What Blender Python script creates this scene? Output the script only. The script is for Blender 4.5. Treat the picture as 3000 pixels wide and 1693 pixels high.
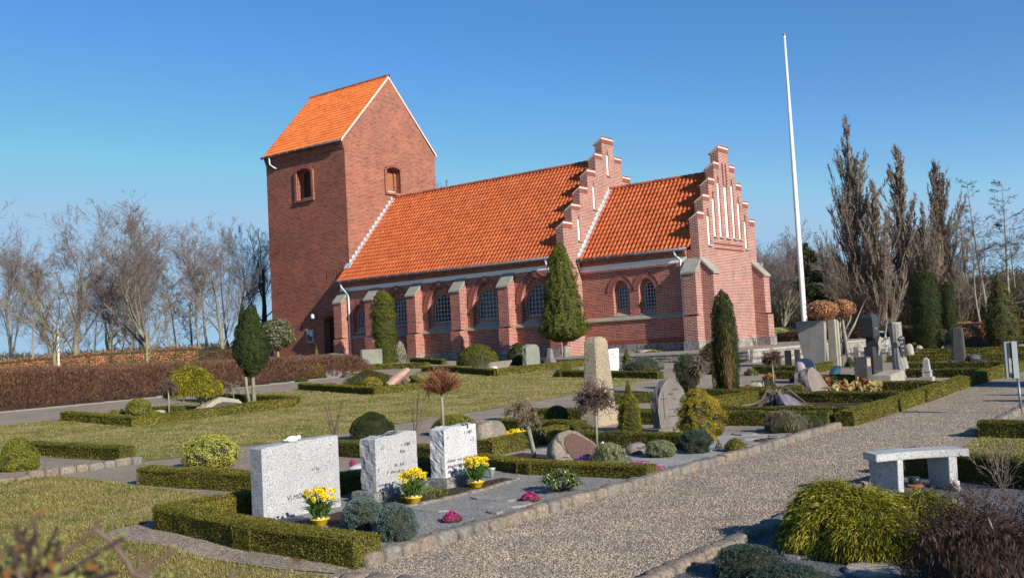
import bpy, bmesh, math, random
import numpy as np
from mathutils import Vector, Matrix

for o in list(bpy.data.objects): bpy.data.objects.remove(o)
SC = bpy.context.scene
COL = SC.collection

# ------------------------------------------------------------------ camera
CAMP = np.array([44.4088, -46.1406, 0.4717])
YAW, PITCH, ROLL, FPX = 0.6507, 0.0568, -0.0535, 2880.6
def cam_axes():
    sy, cy = math.sin(YAW), math.cos(YAW); sp, cp = math.sin(PITCH), math.cos(PITCH)
    f = np.array([-sy*cp, cy*cp, sp]); r = np.array([cy, sy, 0.0]); u = np.cross(r, f)
    cr, sr = math.cos(ROLL), math.sin(ROLL)
    return cr*r + sr*u, -sr*r + cr*u, f
R_, U_, F_ = cam_axes()
cam = bpy.data.cameras.new('camera'); camo = bpy.data.objects.new('camera', cam); COL.objects.link(camo)
cam.sensor_width = 36.0; cam.lens = FPX/3000*36; cam.clip_start = 0.1; cam.clip_end = 4000
M = Matrix(((R_[0], U_[0], -F_[0], CAMP[0]), (R_[1], U_[1], -F_[1], CAMP[1]), (R_[2], U_[2], -F_[2], CAMP[2]), (0, 0, 0, 1)))
camo.matrix_world = M
cam.dof.use_dof = True; cam.dof.focus_distance = 17.0; cam.dof.aperture_fstop = 5.6
SC.camera = camo

# ------------------------------------------------------------------ sky and sun
SUN_EL, SUN_AZ = math.radians(25.6), math.atan2(4.2, -1.0)      # azimuth from +Y towards +X
w = bpy.data.worlds.new('World'); SC.world = w; w.use_nodes = True
nt = w.node_tree; nt.nodes.clear()
sky = nt.nodes.new('ShaderNodeTexSky'); sky.sky_type = 'NISHITA'; sky.sun_disc = False
sky.sun_elevation = SUN_EL; sky.sun_rotation = SUN_AZ; sky.air_density = 1.0; sky.dust_density = 0.0; sky.ozone_density = 1.6; sky.altitude = 0
bg = nt.nodes.new('ShaderNodeBackground'); bg.inputs[1].default_value = 0.09
wo = nt.nodes.new('ShaderNodeOutputWorld')
hs = nt.nodes.new('ShaderNodeHueSaturation'); hs.inputs['Saturation'].default_value = 1.32; nt.links.new(sky.outputs[0], hs.inputs['Color']); ti = nt.nodes.new('ShaderNodeMix'); ti.data_type = 'RGBA'; ti.blend_type = 'MULTIPLY'; ti.inputs[0].default_value = 1.0; ti.inputs[7].default_value = (0.84, 0.95, 1.12, 1); nt.links.new(hs.outputs[0], ti.inputs[6]); cap = nt.nodes.new('ShaderNodeMix'); cap.data_type = 'RGBA'; cap.blend_type = 'DARKEN'; cap.inputs[0].default_value = 1.0; cap.inputs[7].default_value = (2.8, 4.5, 6.3, 1); nt.links.new(ti.outputs[2], cap.inputs[6]); nt.links.new(cap.outputs[2], bg.inputs[0]); nt.links.new(bg.outputs[0], wo.inputs[0])
sl = bpy.data.lights.new('sun', 'SUN'); sl.energy = 5.0; sl.angle = math.radians(0.53); sl.color = (1.0, 0.94, 0.84)
so = bpy.data.objects.new('sun', sl); COL.objects.link(so)
sd = Vector((math.sin(SUN_AZ)*math.cos(SUN_EL), math.cos(SUN_AZ)*math.cos(SUN_EL), math.sin(SUN_EL)))
so.rotation_euler = sd.to_track_quat('Z', 'Y').to_euler(); so.location = (60, -60, 40)
SC.view_settings.view_transform = 'Standard'; SC.view_settings.look = 'None'
SC.view_settings.exposure = 0.5; SC.view_settings.gamma = 1.0
SC.render.engine = 'CYCLES'
SC.cycles.max_bounces = 6; SC.cycles.transparent_max_bounces = 4; SC.cycles.diffuse_bounces = 3; SC.cycles.glossy_bounces = 2
IT={'flame': (20.804, -27.888, -0.85, 2.974, 0.905, 28.7),
'mop': (20.794, -29.655, -0.887, 1.043, 1.252, 27.3),
'weepA': (20.752, -30.63, -0.908, 0.951, 0.482, 26.55),
'weepB': (21.022, -28.727, -0.873, 0.773, 0.533, 27.9),
'ballJ': (19.5, -28.504, -0.831, 0.332, 0.416, 29.0),
'lieboulder': (21.157, -29.316, -0.891, 0.327, 0.901, 27.35),
'a1': (19.903, -31.78, -0.902, 0.225, 0.346, 26.15),
'a2': (20.093, -31.635, -0.906, 0.268, 0.26, 26.15),
'a3': (20.949, -31.736, -0.943, 0.558, 0.656, 25.55),
'a4': (20.988, -31.266, -0.933, 0.193, 0.472, 25.9),
'a4s': (20.654, -30.956, -0.912, 0.131, 0.262, 26.35),
'ballL': (28.027, -38.291, -1.154, 0.566, 0.638, 16.05),
'euon': (31.594, -37.147, -1.177, 0.544, 0.858, 14.8),
'holly': (-3.52, -7.074, 0.139, 2.149, 1.949, 60.0),
'bareJ': (-1.117, -7.773, 0.29, 0.997, 0.942, 58.0),
'whiteJ': (-2.209, -8.595, 0.141, 0.321, 0.388, 58.0),
'gshrub': (-0.245, -8.35, 0.028, 0.524, 1.572, 57.0),
'redboulder': (8.901, -16.021, -0.412, 0.788, 0.834, 45.35),
'golden1': (12.459, -18.34, -0.52, 0.708, 1.071, 41.35),
'spire1': (8.022, -14.178, -0.339, 1.306, 0.356, 47.35),
'lowyel': (8.177, -14.186, -0.342, 0.829, 0.553, 47.25),
'slate1': (6.282, -11.482, -0.232, 0.697, 0.908, 50.55),
'slate2': (6.344, -9.298, -0.193, 0.817, 1.026, 52.25),
'column': (5.81, -7.377, -0.167, 3.988, 1.356, 54.1),
'silver': (6.18, -6.529, -0.164, 1.208, 0.775, 54.55),
'smallcon': (5.11, -4.638, -0.148, 1.256, 0.379, 56.7),
'rhodoG': (4.224, -8.521, -0.168, 0.43, 0.679, 54.15),
'kstone': (12.649, -17.315, -0.503, 0.288, 0.633, 42.05),
'dryG': (13.467, -17.321, -0.515, 0.26, 0.417, 41.55),
'junG': (19.35, -21.892, -0.709, 0.589, 1.608, 34.35),
'goldG': (20.244, -22.532, -0.738, 0.39, 0.696, 33.3),
'leanG0': (20.227, -21.727, -0.72, 0.511, 0.17, 33.95),
'leanG1': (19.201, -19.744, -0.653, 0.363, 0.181, 36.15),
'heathG': (17.302, -21.755, -0.671, 0.125, 0.627, 35.7),
'lowG': (13.149, -19.637, -0.555, 0.167, 0.634, 39.9),
'beigeG': (20.482, -21.093, -0.709, 0.258, 0.373, 34.3),
'dome': (17.971, -14.08, -0.524, 1.131, 1.822, 41.4),
'table': (19.559, -15.071, -0.565, 0.406, 1.12, 39.65),
'tablew': (19.995, -15.619, -0.582, 0.205, 0.215, 38.95),
'rhodoC': (17.445, -10.582, -0.461, 1.04, 0.964, 44.5),
'grayC': (18.712, -11.127, -0.496, 0.933, 0.728, 43.3),
'obC': (18.133, -8.99, -0.453, 0.715, 0.369, 45.35),
'thuja': (17.983, -7.532, -0.426, 4.132, 1.959, 46.6),
'croc1': (19.045, -13.2, -0.529, 0.136, 0.599, 41.45),
'croc2': (16.997, -14.068, -0.509, 0.121, 0.331, 42.0),
'obelisk': (34.149, -30.166, -1.191, 1.734, 0.568, 18.8),
'white': (25.393, -15.404, -0.699, 0.829, 0.471, 35.85),
'con1': (25.329, -14.195, -0.684, 0.857, 0.411, 36.85),
'flatgold': (21.411, -5.038, -0.571, 0.458, 1.344, 46.5),
'junC': (26.959, -15.657, -0.742, 0.501, 1.504, 34.7),
'cloud': (33.097, -24.365, -1.087, 1.033, 0.569, 24.05),
'conI': (32.774, -22.225, -1.009, 1.199, 0.586, 25.95),
'weepI': (33.447, -24.413, -1.096, 1.189, 0.46, 23.8),
'yew': (33.975, -23.948, -1.093, 2.62, 0.626, 23.85),
'yewbr': (34.061, -24.134, -1.1, 1.712, 0.452, 23.65),
'spireC': (35.521, -31.261, -1.202, 0.95, 0.404, 17.1),
'ybush': (37.232, -31.972, -1.211, 0.833, 0.716, 15.5),
'ybush2': (37.097, -31.319, -1.209, 0.363, 0.398, 16.1),
'cross': (36.087, -31.207, -1.204, 0.85, 0.629, 16.8),
'redstd': (36.207, -33.445, -1.207, 1.051, 0.569, 14.95),
'willow': (36.091, -34.918, -1.206, 1.033, 0.491, 13.85),
'maple': (31.985, -32.192, -1.178, 1.257, 0.759, 18.5),
'domeB': (30.999, -33.132, -1.17, 0.533, 0.844, 18.35),
'goldB': (32.043, -31.959, -1.178, 0.401, 0.924, 18.65),
'twigA': (29.773, -32.933, -1.159, 0.981, 0.899, 19.25),
'twigB': (31.558, -32.518, -1.174, 1.021, 0.524, 18.5),
'boulderC': (33.973, -33.196, -1.193, 0.401, 0.488, 16.5),
'daffC': (33.998, -32.547, -1.193, 0.208, 0.38, 17.0),
'ballC': (32.787, -29.567, -1.178, 0.37, 0.47, 20.1),
'lowC': (31.947, -30.144, -1.172, 0.185, 0.45, 20.15),
'plaque': (36.65, -34.932, -1.209, 0.5, 0.754, 13.5),
'panA': (36.931, -34.908, -1.211, 0.123, 0.263, 13.35),
'panB': (36.083, -32.91, -1.206, 0.101, 0.162, 15.45),
'angA': (36.293, -33.442, -1.207, 0.131, 0.117, 14.9),
'angB': (36.533, -33.574, -1.209, 0.087, 0.087, 14.65),
'lav': (37.395, -34.994, -1.213, 0.234, 0.564, 13.0),
'bed': (37.01, -33.777, -1.211, 0.16, 0.336, 14.2),
'vdome': (37.598, -33.959, -1.214, 0.257, 0.45, 13.7),
'dblue': (37.878, -33.431, -1.215, 0.344, 0.458, 13.95),
'heathC': (37.833, -35.039, -1.215, 0.108, 0.384, 12.7),
'heathD': (38.34, -35.408, -1.218, 0.135, 0.27, 12.1),
'rhod': (37.954, -36.961, -1.216, 0.255, 0.43, 11.1),
'magA': (38.004, -37.614, -1.216, 0.111, 0.215, 10.55),
'magB': (37.995, -38.88, -1.217, 0.111, 0.205, 9.55),
'junB1': (37.478, -39.589, -1.215, 0.296, 0.382, 9.3),
'junB2': (38.152, -39.831, -1.218, 0.345, 0.382, 8.7),
'pot1': (36.901, -39.587, -1.211, 0.075, 0.171, 9.65),
'pot2': (36.875, -38.223, -1.211, 0.072, 0.167, 10.75),
'pot3': (36.816, -37.072, -1.21, 0.065, 0.152, 11.7),
'figW': (33.086, -33.682, -1.187, 0.212, 0.106, 16.65),
'vase': (36.461, -36.335, -1.208, 0.131, 0.067, 12.5),
'lantern': (36.277, -30.937, -1.205, 0.206, 0.2, 16.9),
'potw': (36.403, -31.281, -1.206, 0.148, 0.12, 16.55),
'heathI': (36.154, -30.464, -1.203, 0.112, 0.205, 17.35),
'clipI': (38.351, -33.133, -1.217, 0.209, 0.344, 13.9),
'thinI': (37.948, -32.874, -1.215, 0.154, 0.123, 14.35),
'lavD': (38.128, -30.66, -1.212, 0.38, 0.828, 16.0),
'junD': (38.336, -30.188, -1.211, 0.263, 0.604, 16.25),
'vine': (36.197, -26.342, -1.173, 0.407, 0.374, 20.6),
'vstone': (36.707, -26.457, -1.177, 0.353, 0.598, 20.2),
'bigE': (35.745, -22.791, -1.087, 0.634, 0.826, 23.7),
'pinkE': (34.336, -19.715, -0.994, 0.554, 0.58, 27.0),
'berg': (36.793, -23.376, -1.112, 0.41, 1.036, 22.6),
'bergs': (35.51, -22.906, -1.087, 0.084, 0.25, 23.75),
'teal': (34.345, -17.571, -0.966, 0.452, 0.466, 28.7),
'logE': (33.944, -22.402, -1.044, 0.276, 0.408, 25.1),
'bjE': (34.122, -22.015, -1.038, 0.35, 0.508, 25.3),
'barE': (34.109, -21.585, -1.026, 1.0, 0.515, 25.65),
'yucE': (31.557, -17.118, -0.884, 0.206, 0.441, 30.75),
'orE': (32.907, -18.982, -0.945, 0.204, 0.408, 28.45),
'purE': (33.772, -19.328, -0.974, 0.124, 0.264, 27.65),
'brE': (33.892, -22.63, -1.05, 0.203, 0.31, 24.95),
'blk1': (36.123, -20.428, -1.039, 0.717, 0.336, 25.35),
'blkP': (36.655, -20.778, -1.052, 0.346, 0.585, 24.75),
'pillar': (35.299, -16.529, -0.976, 1.41, 0.353, 28.95),
'trunk': (36.234, -17.64, -1.005, 1.507, 0.394, 27.5),
'bigslab': (32.277, -12.668, -0.868, 1.576, 0.509, 33.85),
'bigcol': (31.994, -10.053, -0.85, 1.552, 0.284, 36.1),
'p1': (30.703, -9.779, -0.822, 0.505, 0.252, 37.1),
'p2': (33.502, -12.993, -0.899, 0.659, 0.235, 32.85),
'p3': (31.467, -13.035, -0.85, 0.644, 0.228, 34.05),
'p4': (31.107, -12.995, -0.84, 0.616, 0.262, 34.3),
'p5': (30.367, -12.993, -0.82, 0.425, 0.232, 34.75),
'p6': (30.696, -12.994, -0.829, 0.587, 0.264, 34.55),
'btree1': (32.13, -11.082, -0.856, 1.715, 0.151, 35.2),
'btree2': (32.261, -9.991, -0.631, 1.418, 0.155, 36.0),
'whiteob': (37.356, -19.239, -1.038, 0.558, 0.256, 25.55),
'dpillar': (36.167, -10.71, -0.931, 1.188, 0.272, 33.05),
'dboul': (36.035, -10.999, -0.932, 0.106, 0.354, 32.9),
'dslab': (36.663, -10.772, -0.939, 0.293, 0.468, 32.7),
'ydark1': (32.497, 0.277, -0.884, 3.625, 1.324, 44.0),
'ydark2': (32.228, 5.098, -0.753, 3.266, 0.739, 48.0),
'bball': (34.199, 0.281, -0.425, 1.17, 1.078, 43.0),
'brshrub': (34.854, -1.713, -0.778, 0.617, 1.263, 41.0),
'ygcon': (35.62, 0.139, -0.906, 2.948, 1.504, 42.0),
'weepK': (33.457, -1.514, -0.836, 1.023, 0.451, 42.0),
'slabK': (33.587, -1.413, -0.86, 0.271, 0.602, 42.0),
'sign': (40.779, -26.504, -1.18, 1.258, 0.19, 17.7),
'boulK': (33.958, -8.556, -0.88, 0.646, 0.284, 36.1),
'boulK2': (32.602, -2.172, -0.733, 0.391, 0.271, 42.0),
'goldK': (32.179, -1.227, -0.845, 0.493, 0.4, 43.0),
'conL': (33.124, -12.526, -0.887, 0.359, 0.359, 33.45),
'boulders2': (32.825, -7.032, -0.803, 0.354, 0.245, 38.0),
'gtc': (41.669, -38.852, -1.233, 0.541, 1.189, 7.35),
'bjD': (41.655, -39.807, -1.234, 0.24, 0.662, 6.6),
'brD': (42.711, -39.191, -1.237, 0.532, 0.73, 6.45),
'bareD': (42.191, -35.307, -1.231, 0.446, 0.526, 9.85),
'orn': (41.823, -35.587, -1.231, 0.127, 0.096, 9.85),
'dk1': (41.296, -35.171, -1.229, 0.139, 0.102, 10.5),
'dk2': (41.395, -35.473, -1.229, 0.115, 0.181, 10.2),
'mill': (42.123, -39.199, -1.235, 0.022, 0.33, 6.8),
'step1': (40.823, -35.531, -1.227, 0.034, 0.238, 10.5),
'step2': (41.375, -39.013, -1.232, 0.024, 0.239, 7.4),
's1': (37.596, -37.8, -1.214, 0.038, 0.332, 10.65),
's2': (38.06, -38.264, -1.217, 0.035, 0.34, 10.0),
's3': (37.441, -38.547, -1.214, 0.043, 0.302, 10.15),
'youngA': (-348.859, 158.077, -0.652, 44.136, 18.342, 400.0),
'youngB': (-147.876, 74.801, -0.595, 22.208, 9.127, 212.3),
'pipeA': (-348.724, 158.139, -0.652, 15.476, 0.573, 400.0),
'hose': (30.914, -3.501, -0.107, 0.376, 0.301, 42.0)}
TR=[('beech', -18.04, -18.3, -0.4, 11.11, 11.67, 1),
('beech', -17.01, -12.46, -0.29, 11.64, 7.33, 2),
('beech', -17.53, -10.34, -0.29, 11.77, 7.56, 3),
('beechT', -11.22, -10.55, -0.25, 11.33, 9.47, 4),
('beech', -28.55, -11.21, -0.69, 10.87, 6.5, 5),
('thin', -15.32, -16.21, -0.31, 7.56, 3.54, 2),
('thin', -29.59, -4.43, -0.7, 9.18, 4.06, 3),
('thin', -14.9, -10.84, -0.28, 5.68, 2.89, 4),
('thin', -19.82, -7.04, -0.29, 7.32, 3.89, 5),
('beech', -24.56, -3.1, -0.44, 10.89, 6.86, 6),
('thin', -14.08, -7.69, -0.26, 7.23, 4.12, 6),
('thin', -18.77, -3.71, -0.28, 8.77, 4.25, 7),
('thin', -12.3, -6.33, -0.24, 8.91, 3.9, 8),
('thin', -15.34, -3.61, -0.25, 9.63, 4.13, 9),
('beech', -11.1, -5.41, -0.22, 10.53, 5.27, 7),
('beech', -20.25, 2.72, -0.27, 11.62, 5.96, 8),
('dark', -15.51, 1.3, -0.23, 12.62, 6.94, 1),
('thin', -25.69, 6.12, -0.5, 10.71, 4.67, 1),
('thin', -33.67, 7.58, -0.68, 10.53, 5.0, 2),
('beech', -33.8, -5.14, -0.7, 13.41, 7.78, 9),
('thin', -11.59, 16.93, -0.37, 16.01, 3.21, 3),
('beech', -13.76, 25.36, -0.4, 16.58, 4.47, 5),
('beech', 10.62, 31.41, -0.47, 10.35, 4.27, 2),
('beech', 13.87, 28.86, -0.6, 8.63, 6.23, 3),
('beech', 12.91, 35.7, -0.42, 8.9, 5.83, 7),
('beech', 8.99, 37.74, -0.4, 7.89, 5.5, 5),
('thin', 18.7, 27.51, -0.6, 7.21, 4.11, 6),
('thin', 13.35, 38.55, -0.4, 6.9, 4.78, 6),
('thin', 9.92, 40.97, -0.4, 6.06, 4.06, 7),
('column', 24.88, 14.59, -0.6, 13.76, 3.44, 1),
('columnS', 26.65, 13.42, -0.61, 9.74, 2.01, 2),
('column', 26.51, 19.62, -0.6, 12.69, 3.06, 2),
('columnS', 27.83, 18.11, -0.6, 8.56, 2.01, 1),
('column', 27.38, 24.07, -0.62, 12.08, 3.21, 3),
('columnS', 29.67, 18.26, -0.62, 5.43, 1.88, 3),
('larch', 30.19, 23.7, -0.72, 10.5, 3.33, 1),
('larch', 30.83, 26.72, -0.84, 10.5, 3.21, 2),
('larch', 27.32, 31.6, -0.79, 9.69, 3.5, 2),
('thin', 31.12, 16.85, -0.63, 7.05, 3.02, 8),
('thin', 30.39, 31.43, -0.88, 8.88, 3.89, 9),
('thin', 19.62, 40.83, -0.49, 8.21, 4.67, 1),
('redtree', 28.0, 1.84, -0.82, 2.79, 4.83, 7),
('thin', 9.18, 46.71, -0.4, 11.52, 3.96, 3),
('young', 1.26, -23.69, -0.45, 5.53, 3.67, 1),
('young', 2.84, -19.95, -0.39, 5.13, 2.4, 2)]
PINE=('pine', 17.37, 26.5, -0.6, 7.82, 3.85, 1)
CP=[(44, -46, -1.25), (40, -34, -1.25), (34, -38, -1.2), (36, -30, -1.2), (38, -17, -1.05), (40, -5, -0.95), (30, -12, -0.85), (31, -2, -0.82), (22, -13, -0.45), (10, -8, -0.2), (5, -7, -0.12), (0, -8, -0.12), (-4, -6, -0.1), (15, -15, -0.55), (25, -20, -0.85), (28, -35, -1.12), (15, -28, -0.8), (8, -20, -0.5), (0, -15, -0.3), (-10, -10, -0.3), (-10, -30, -0.8), (-40, -10, -0.7), (0, 40, -0.4), (40, 30, -0.9), (48, -20, -1.1), (20, 20, -0.6)]

# ------------------------------------------------------------------ terrain
CPA = np.array(CP)
def gzv(x, y):
    x = np.asarray(x, float); y = np.asarray(y, float)
    d2 = (x[..., None]-CPA[:, 0])**2 + (y[..., None]-CPA[:, 1])**2
    wt = np.exp(-d2/50) + 1e-4/(1+d2/400)**2
    return (wt*CPA[:, 2]).sum(-1)/wt.sum(-1)
def gz(x, y): return float(gzv(x, y))

# ------------------------------------------------------------------ materials
def newmat(name):
    m = bpy.data.materials.new(name); m.use_nodes = True; t = m.node_tree
    return m, t, t.nodes['Principled BSDF']
def N(t, typ, **kw):
    n = t.nodes.new(typ)
    for k, v in kw.items():
        if k.startswith('i_'): n.inputs[k[2:].replace('_', ' ')].default_value = v
        else: setattr(n, k, v)
    return n
def L(t, a, b): t.links.new(a, b)
def ramp(t, fac, cols, inter='LINEAR'):
    r = t.nodes.new('ShaderNodeValToRGB'); r.color_ramp.interpolation = inter
    e = r.color_ramp.elements
    while len(e) < len(cols): e.new(0.5)
    for i, (p, c) in enumerate(cols): e[i].position = p; e[i].color = (*c, 1)
    if fac is not None: L(t, fac, r.inputs[0])
    return r
def mixc(t, fac, a, b, mode='MIX'):
    m = t.nodes.new('ShaderNodeMix'); m.data_type = 'RGBA'; m.blend_type = mode
    for s, v in ((m.inputs[0], fac), (m.inputs[6], a), (m.inputs[7], b)):
        if isinstance(v, (int, float)): s.default_value = v
        elif isinstance(v, tuple): s.default_value = (*v, 1)
        else: L(t, v, s)
    return m.outputs[2]
def pos(t): return t.nodes.new('ShaderNodeNewGeometry').outputs['Position']
def noise(t, vec, scale, detail=4, rough=0.6):
    n = N(t, 'ShaderNodeTexNoise'); n.inputs['Scale'].default_value = scale; n.inputs['Detail'].default_value = detail; n.inputs['Roughness'].default_value = rough
    L(t, vec, n.inputs['Vector']); return n
def bump(t, b, h, strength, dist=0.02):
    n = N(t, 'ShaderNodeBump'); n.inputs['Strength'].default_value = strength; n.inputs['Distance'].default_value = dist
    L(t, h, n.inputs['Height']); L(t, n.outputs[0], b.inputs['Normal'])
MATS = {}
def plain(name, c, rough=0.7, metal=0.0, var=0.12, scale=3.0, bmp=0.0, spec=0.4):
    if name in MATS: return MATS[name]
    m, t, b = newmat(name); p = pos(t)
    n = noise(t, p, scale, 5)
    r = ramp(t, n.outputs['Fac'], [(0.25, tuple(x*(1-var) for x in c)), (0.75, tuple(min(1, x*(1+var)) for x in c))])
    L(t, r.outputs[0], b.inputs['Base Color'])
    b.inputs['Roughness'].default_value = rough; b.inputs['Metallic'].default_value = metal; b.inputs['Specular IOR Level'].default_value = spec
    if bmp: bump(t, b, noise(t, p, scale*12, 3).outputs['Fac'], bmp, 0.01)
    MATS[name] = m; return m
def leafm(name, c1, c2, c3, trans=0.25, rough=0.6):
    if name in MATS: return MATS[name]
    m, t, b = newmat(name)
    g = t.nodes.new('ShaderNodeNewGeometry')
    r = ramp(t, g.outputs['Random Per Island'], [(0.0, c1), (0.5, c2), (1.0, c3)])
    n = noise(t, g.outputs['Position'], 2.3, 3)
    rr = ramp(t, n.outputs['Fac'], [(0.3, (0.7, 0.72, 0.75)), (0.7, (1.15, 1.1, 1.0))])
    col = mixc(t, 1.0, r.outputs[0], rr.outputs[0], 'MULTIPLY')
    L(t, col, b.inputs['Base Color']); b.inputs['Roughness'].default_value = rough; b.inputs['Specular IOR Level'].default_value = 0.25
    if trans:
        tr = t.nodes.new('ShaderNodeBsdfTranslucent'); L(t, col, tr.inputs[0])
        mx = t.nodes.new('ShaderNodeMixShader'); mx.inputs[0].default_value = trans
        L(t, b.outputs[0], mx.inputs[1]); L(t, tr.outputs[0], mx.inputs[2]); L(t, mx.outputs[0], t.nodes['Material Output'].inputs[0])
    MATS[name] = m; return m
def granite(name, base, dark, light, scale=90, rough=0.75, bmp=0.4, stain=(0.8, 0.8, 0.8), bscale=40):
    if name in MATS: return MATS[name]
    m, t, b = newmat(name); p = pos(t)
    v = noise(t, p, scale, 2, 0.8)
    r = ramp(t, v.outputs['Fac'], [(0.36, dark), (0.47, base), (0.58, base), (0.66, light)])
    s = noise(t, p, 2.5, 6)
    rs = ramp(t, s.outputs['Fac'], [(0.3, stain), (0.65, (1.08, 1.06, 1.04))])
    col = mixc(t, 1.0, r.outputs[0], rs.outputs[0], 'MULTIPLY')
    L(t, col, b.inputs['Base Color']); b.inputs['Roughness'].default_value = rough; b.inputs['Specular IOR Level'].default_value = 0.3
    bump(t, b, noise(t, p, bscale, 6, 0.7).outputs['Fac'], bmp, 0.03)
    MATS[name] = m; return m
def brick(name, c1, c2, mortar, msize=0.010, c3=None, stain=0.25, bw=0.24, rh=0.0667):
    m, t, b = newmat(name)
    g = t.nodes.new('ShaderNodeNewGeometry')
    sp = N(t, 'ShaderNodeSeparateXYZ'); L(t, g.outputs['Position'], sp.inputs[0])
    sn = N(t, 'ShaderNodeSeparateXYZ'); L(t, g.outputs['True Normal'], sn.inputs[0])
    ab = N(t, 'ShaderNodeMath', operation='ABSOLUTE'); L(t, sn.outputs[0], ab.inputs[0])
    gt = N(t, 'ShaderNodeMath', operation='GREATER_THAN'); L(t, ab.outputs[0], gt.inputs[0]); gt.inputs[1].default_value = 0.6
    mx = N(t, 'ShaderNodeMix'); mx.data_type = 'FLOAT'
    L(t, gt.outputs[0], mx.inputs[0]); L(t, sp.outputs[0], mx.inputs[2]); L(t, sp.outputs[1], mx.inputs[3])
    cb = N(t, 'ShaderNodeCombineXYZ'); L(t, mx.outputs[0], cb.inputs[0]); L(t, sp.outputs[2], cb.inputs[1])
    br = N(t, 'ShaderNodeTexBrick'); L(t, cb.outputs[0], br.inputs['Vector'])
    br.inputs['Color1'].default_value = (0, 0, 0, 1); br.inputs['Color2'].default_value = (1, 1, 1, 1); br.inputs['Mortar'].default_value = (0.5, 0.5, 0.5, 1)
    br.inputs['Scale'].default_value = 1; br.inputs['Mortar Size'].default_value = msize/2; br.inputs['Mortar Smooth'].default_value = 0.15
    br.inputs['Bias'].default_value = 0.0; br.inputs['Brick Width'].default_value = bw; br.inputs['Row Height'].default_value = rh
    br.offset = 0.5
    rc = ramp(t, br.outputs['Color'], [(0.0, c1), (0.5, c2), (1.0, c3 or c1)])
    n = noise(t, g.outputs['Position'], 0.55, 7, 0.65)
    rs = ramp(t, n.outputs['Fac'], [(0.28, (1-stain,)*3), (0.55, (1, 1, 1)), (0.78, (1+stain*0.7, 1+stain*0.6, 1+stain*0.6))])
    rowv = mixc(t, 1.0, rc.outputs[0], rs.outputs[0], 'MULTIPLY')
    mpp = N(t, 'ShaderNodeMapping'); mpp.inputs['Scale'].default_value = (0.5, 0.5, 7.0); L(t, g.outputs['Position'], mpp.inputs[0])
    rb = ramp(t, noise(t, mpp.outputs[0], 1.0, 5, 0.7).outputs['Fac'], [(0.32, (0.74,)*3), (0.5, (1, 1, 1)), (0.70, (1.28, 1.22, 1.18))]); rowv = mixc(t, 1.0, rowv, rb.outputs[0], 'MULTIPLY')
    n2 = noise(t, g.outputs['Position'], 14, 3, 0.7)
    r2 = ramp(t, n2.outputs['Fac'], [(0.3, (0.78,)*3), (0.7, (1.2,)*3)])
    cc = mixc(t, 1.0, rowv, r2.outputs[0], 'MULTIPLY')
    n3 = noise(t, g.outputs['Position'], 1.3, 5, 0.7)
    r3 = ramp(t, n3.outputs['Fac'], [(0.35, tuple(x*0.72 for x in mortar)), (0.6, mortar)])
    col = mixc(t, br.outputs['Fac'], cc, r3.outputs[0])
    L(t, col, b.inputs['Base Color']); b.inputs['Roughness'].default_value = 0.88; b.inputs['Specular IOR Level'].default_value = 0.2
    iv = N(t, 'ShaderNodeMath', operation='SUBTRACT'); iv.inputs[0].default_value = 1; L(t, br.outputs['Fac'], iv.inputs[1])
    ad = N(t, 'ShaderNodeMath', operation='MULTIPLY_ADD'); L(t, n2.outputs['Fac'], ad.inputs[0]); ad.inputs[1].default_value = 0.5; L(t, iv.outputs[0], ad.inputs[2])
    bump(t, b, ad.outputs[0], 0.5, 0.008)
    return m
def gravelm(name, cols, scale, bmp=0.8, big=(0.8, 0.8, 0.8), tint=None):
    m, t, b = newmat(name); p = pos(t)
    v = N(t, 'ShaderNodeTexVoronoi'); v.inputs['Scale'].default_value = scale; L(t, p, v.inputs['Vector'])
    s = N(t, 'ShaderNodeSeparateColor'); L(t, v.outputs['Color'], s.inputs[0])
    r = ramp(t, s.outputs[0], [(i/(len(cols)-1), c) for i, c in enumerate(cols)])
    nz = noise(t, p, 0.9, 7, 0.65)
    rb = ramp(t, nz.outputs['Fac'], [(0.3, big), (0.62, (1.08, 1.06, 1.03))])
    c = mixc(t, 1.0, r.outputs[0], rb.outputs[0], 'MULTIPLY')
    if tint:
        nt2 = noise(t, p, 2.1, 6, 0.7); rt = ramp(t, nt2.outputs['Fac'], [(0.54, (0, 0, 0)), (0.64, (1, 1, 1))])
        c = mixc(t, rt.outputs[0], c, tint)
    L(t, c, b.inputs['Base Color']); b.inputs['Roughness'].default_value = 0.9; b.inputs['Specular IOR Level'].default_value = 0.2
    d = N(t, 'ShaderNodeMath', operation='MULTIPLY_ADD'); L(t, v.outputs['Distance'], d.inputs[0]); d.inputs[1].default_value = -1.0
    L(t, noise(t, p, scale*0.35, 4).outputs['Fac'], d.inputs[2])
    bump(t, b, d.outputs[0], bmp, 0.02)
    return m

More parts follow.
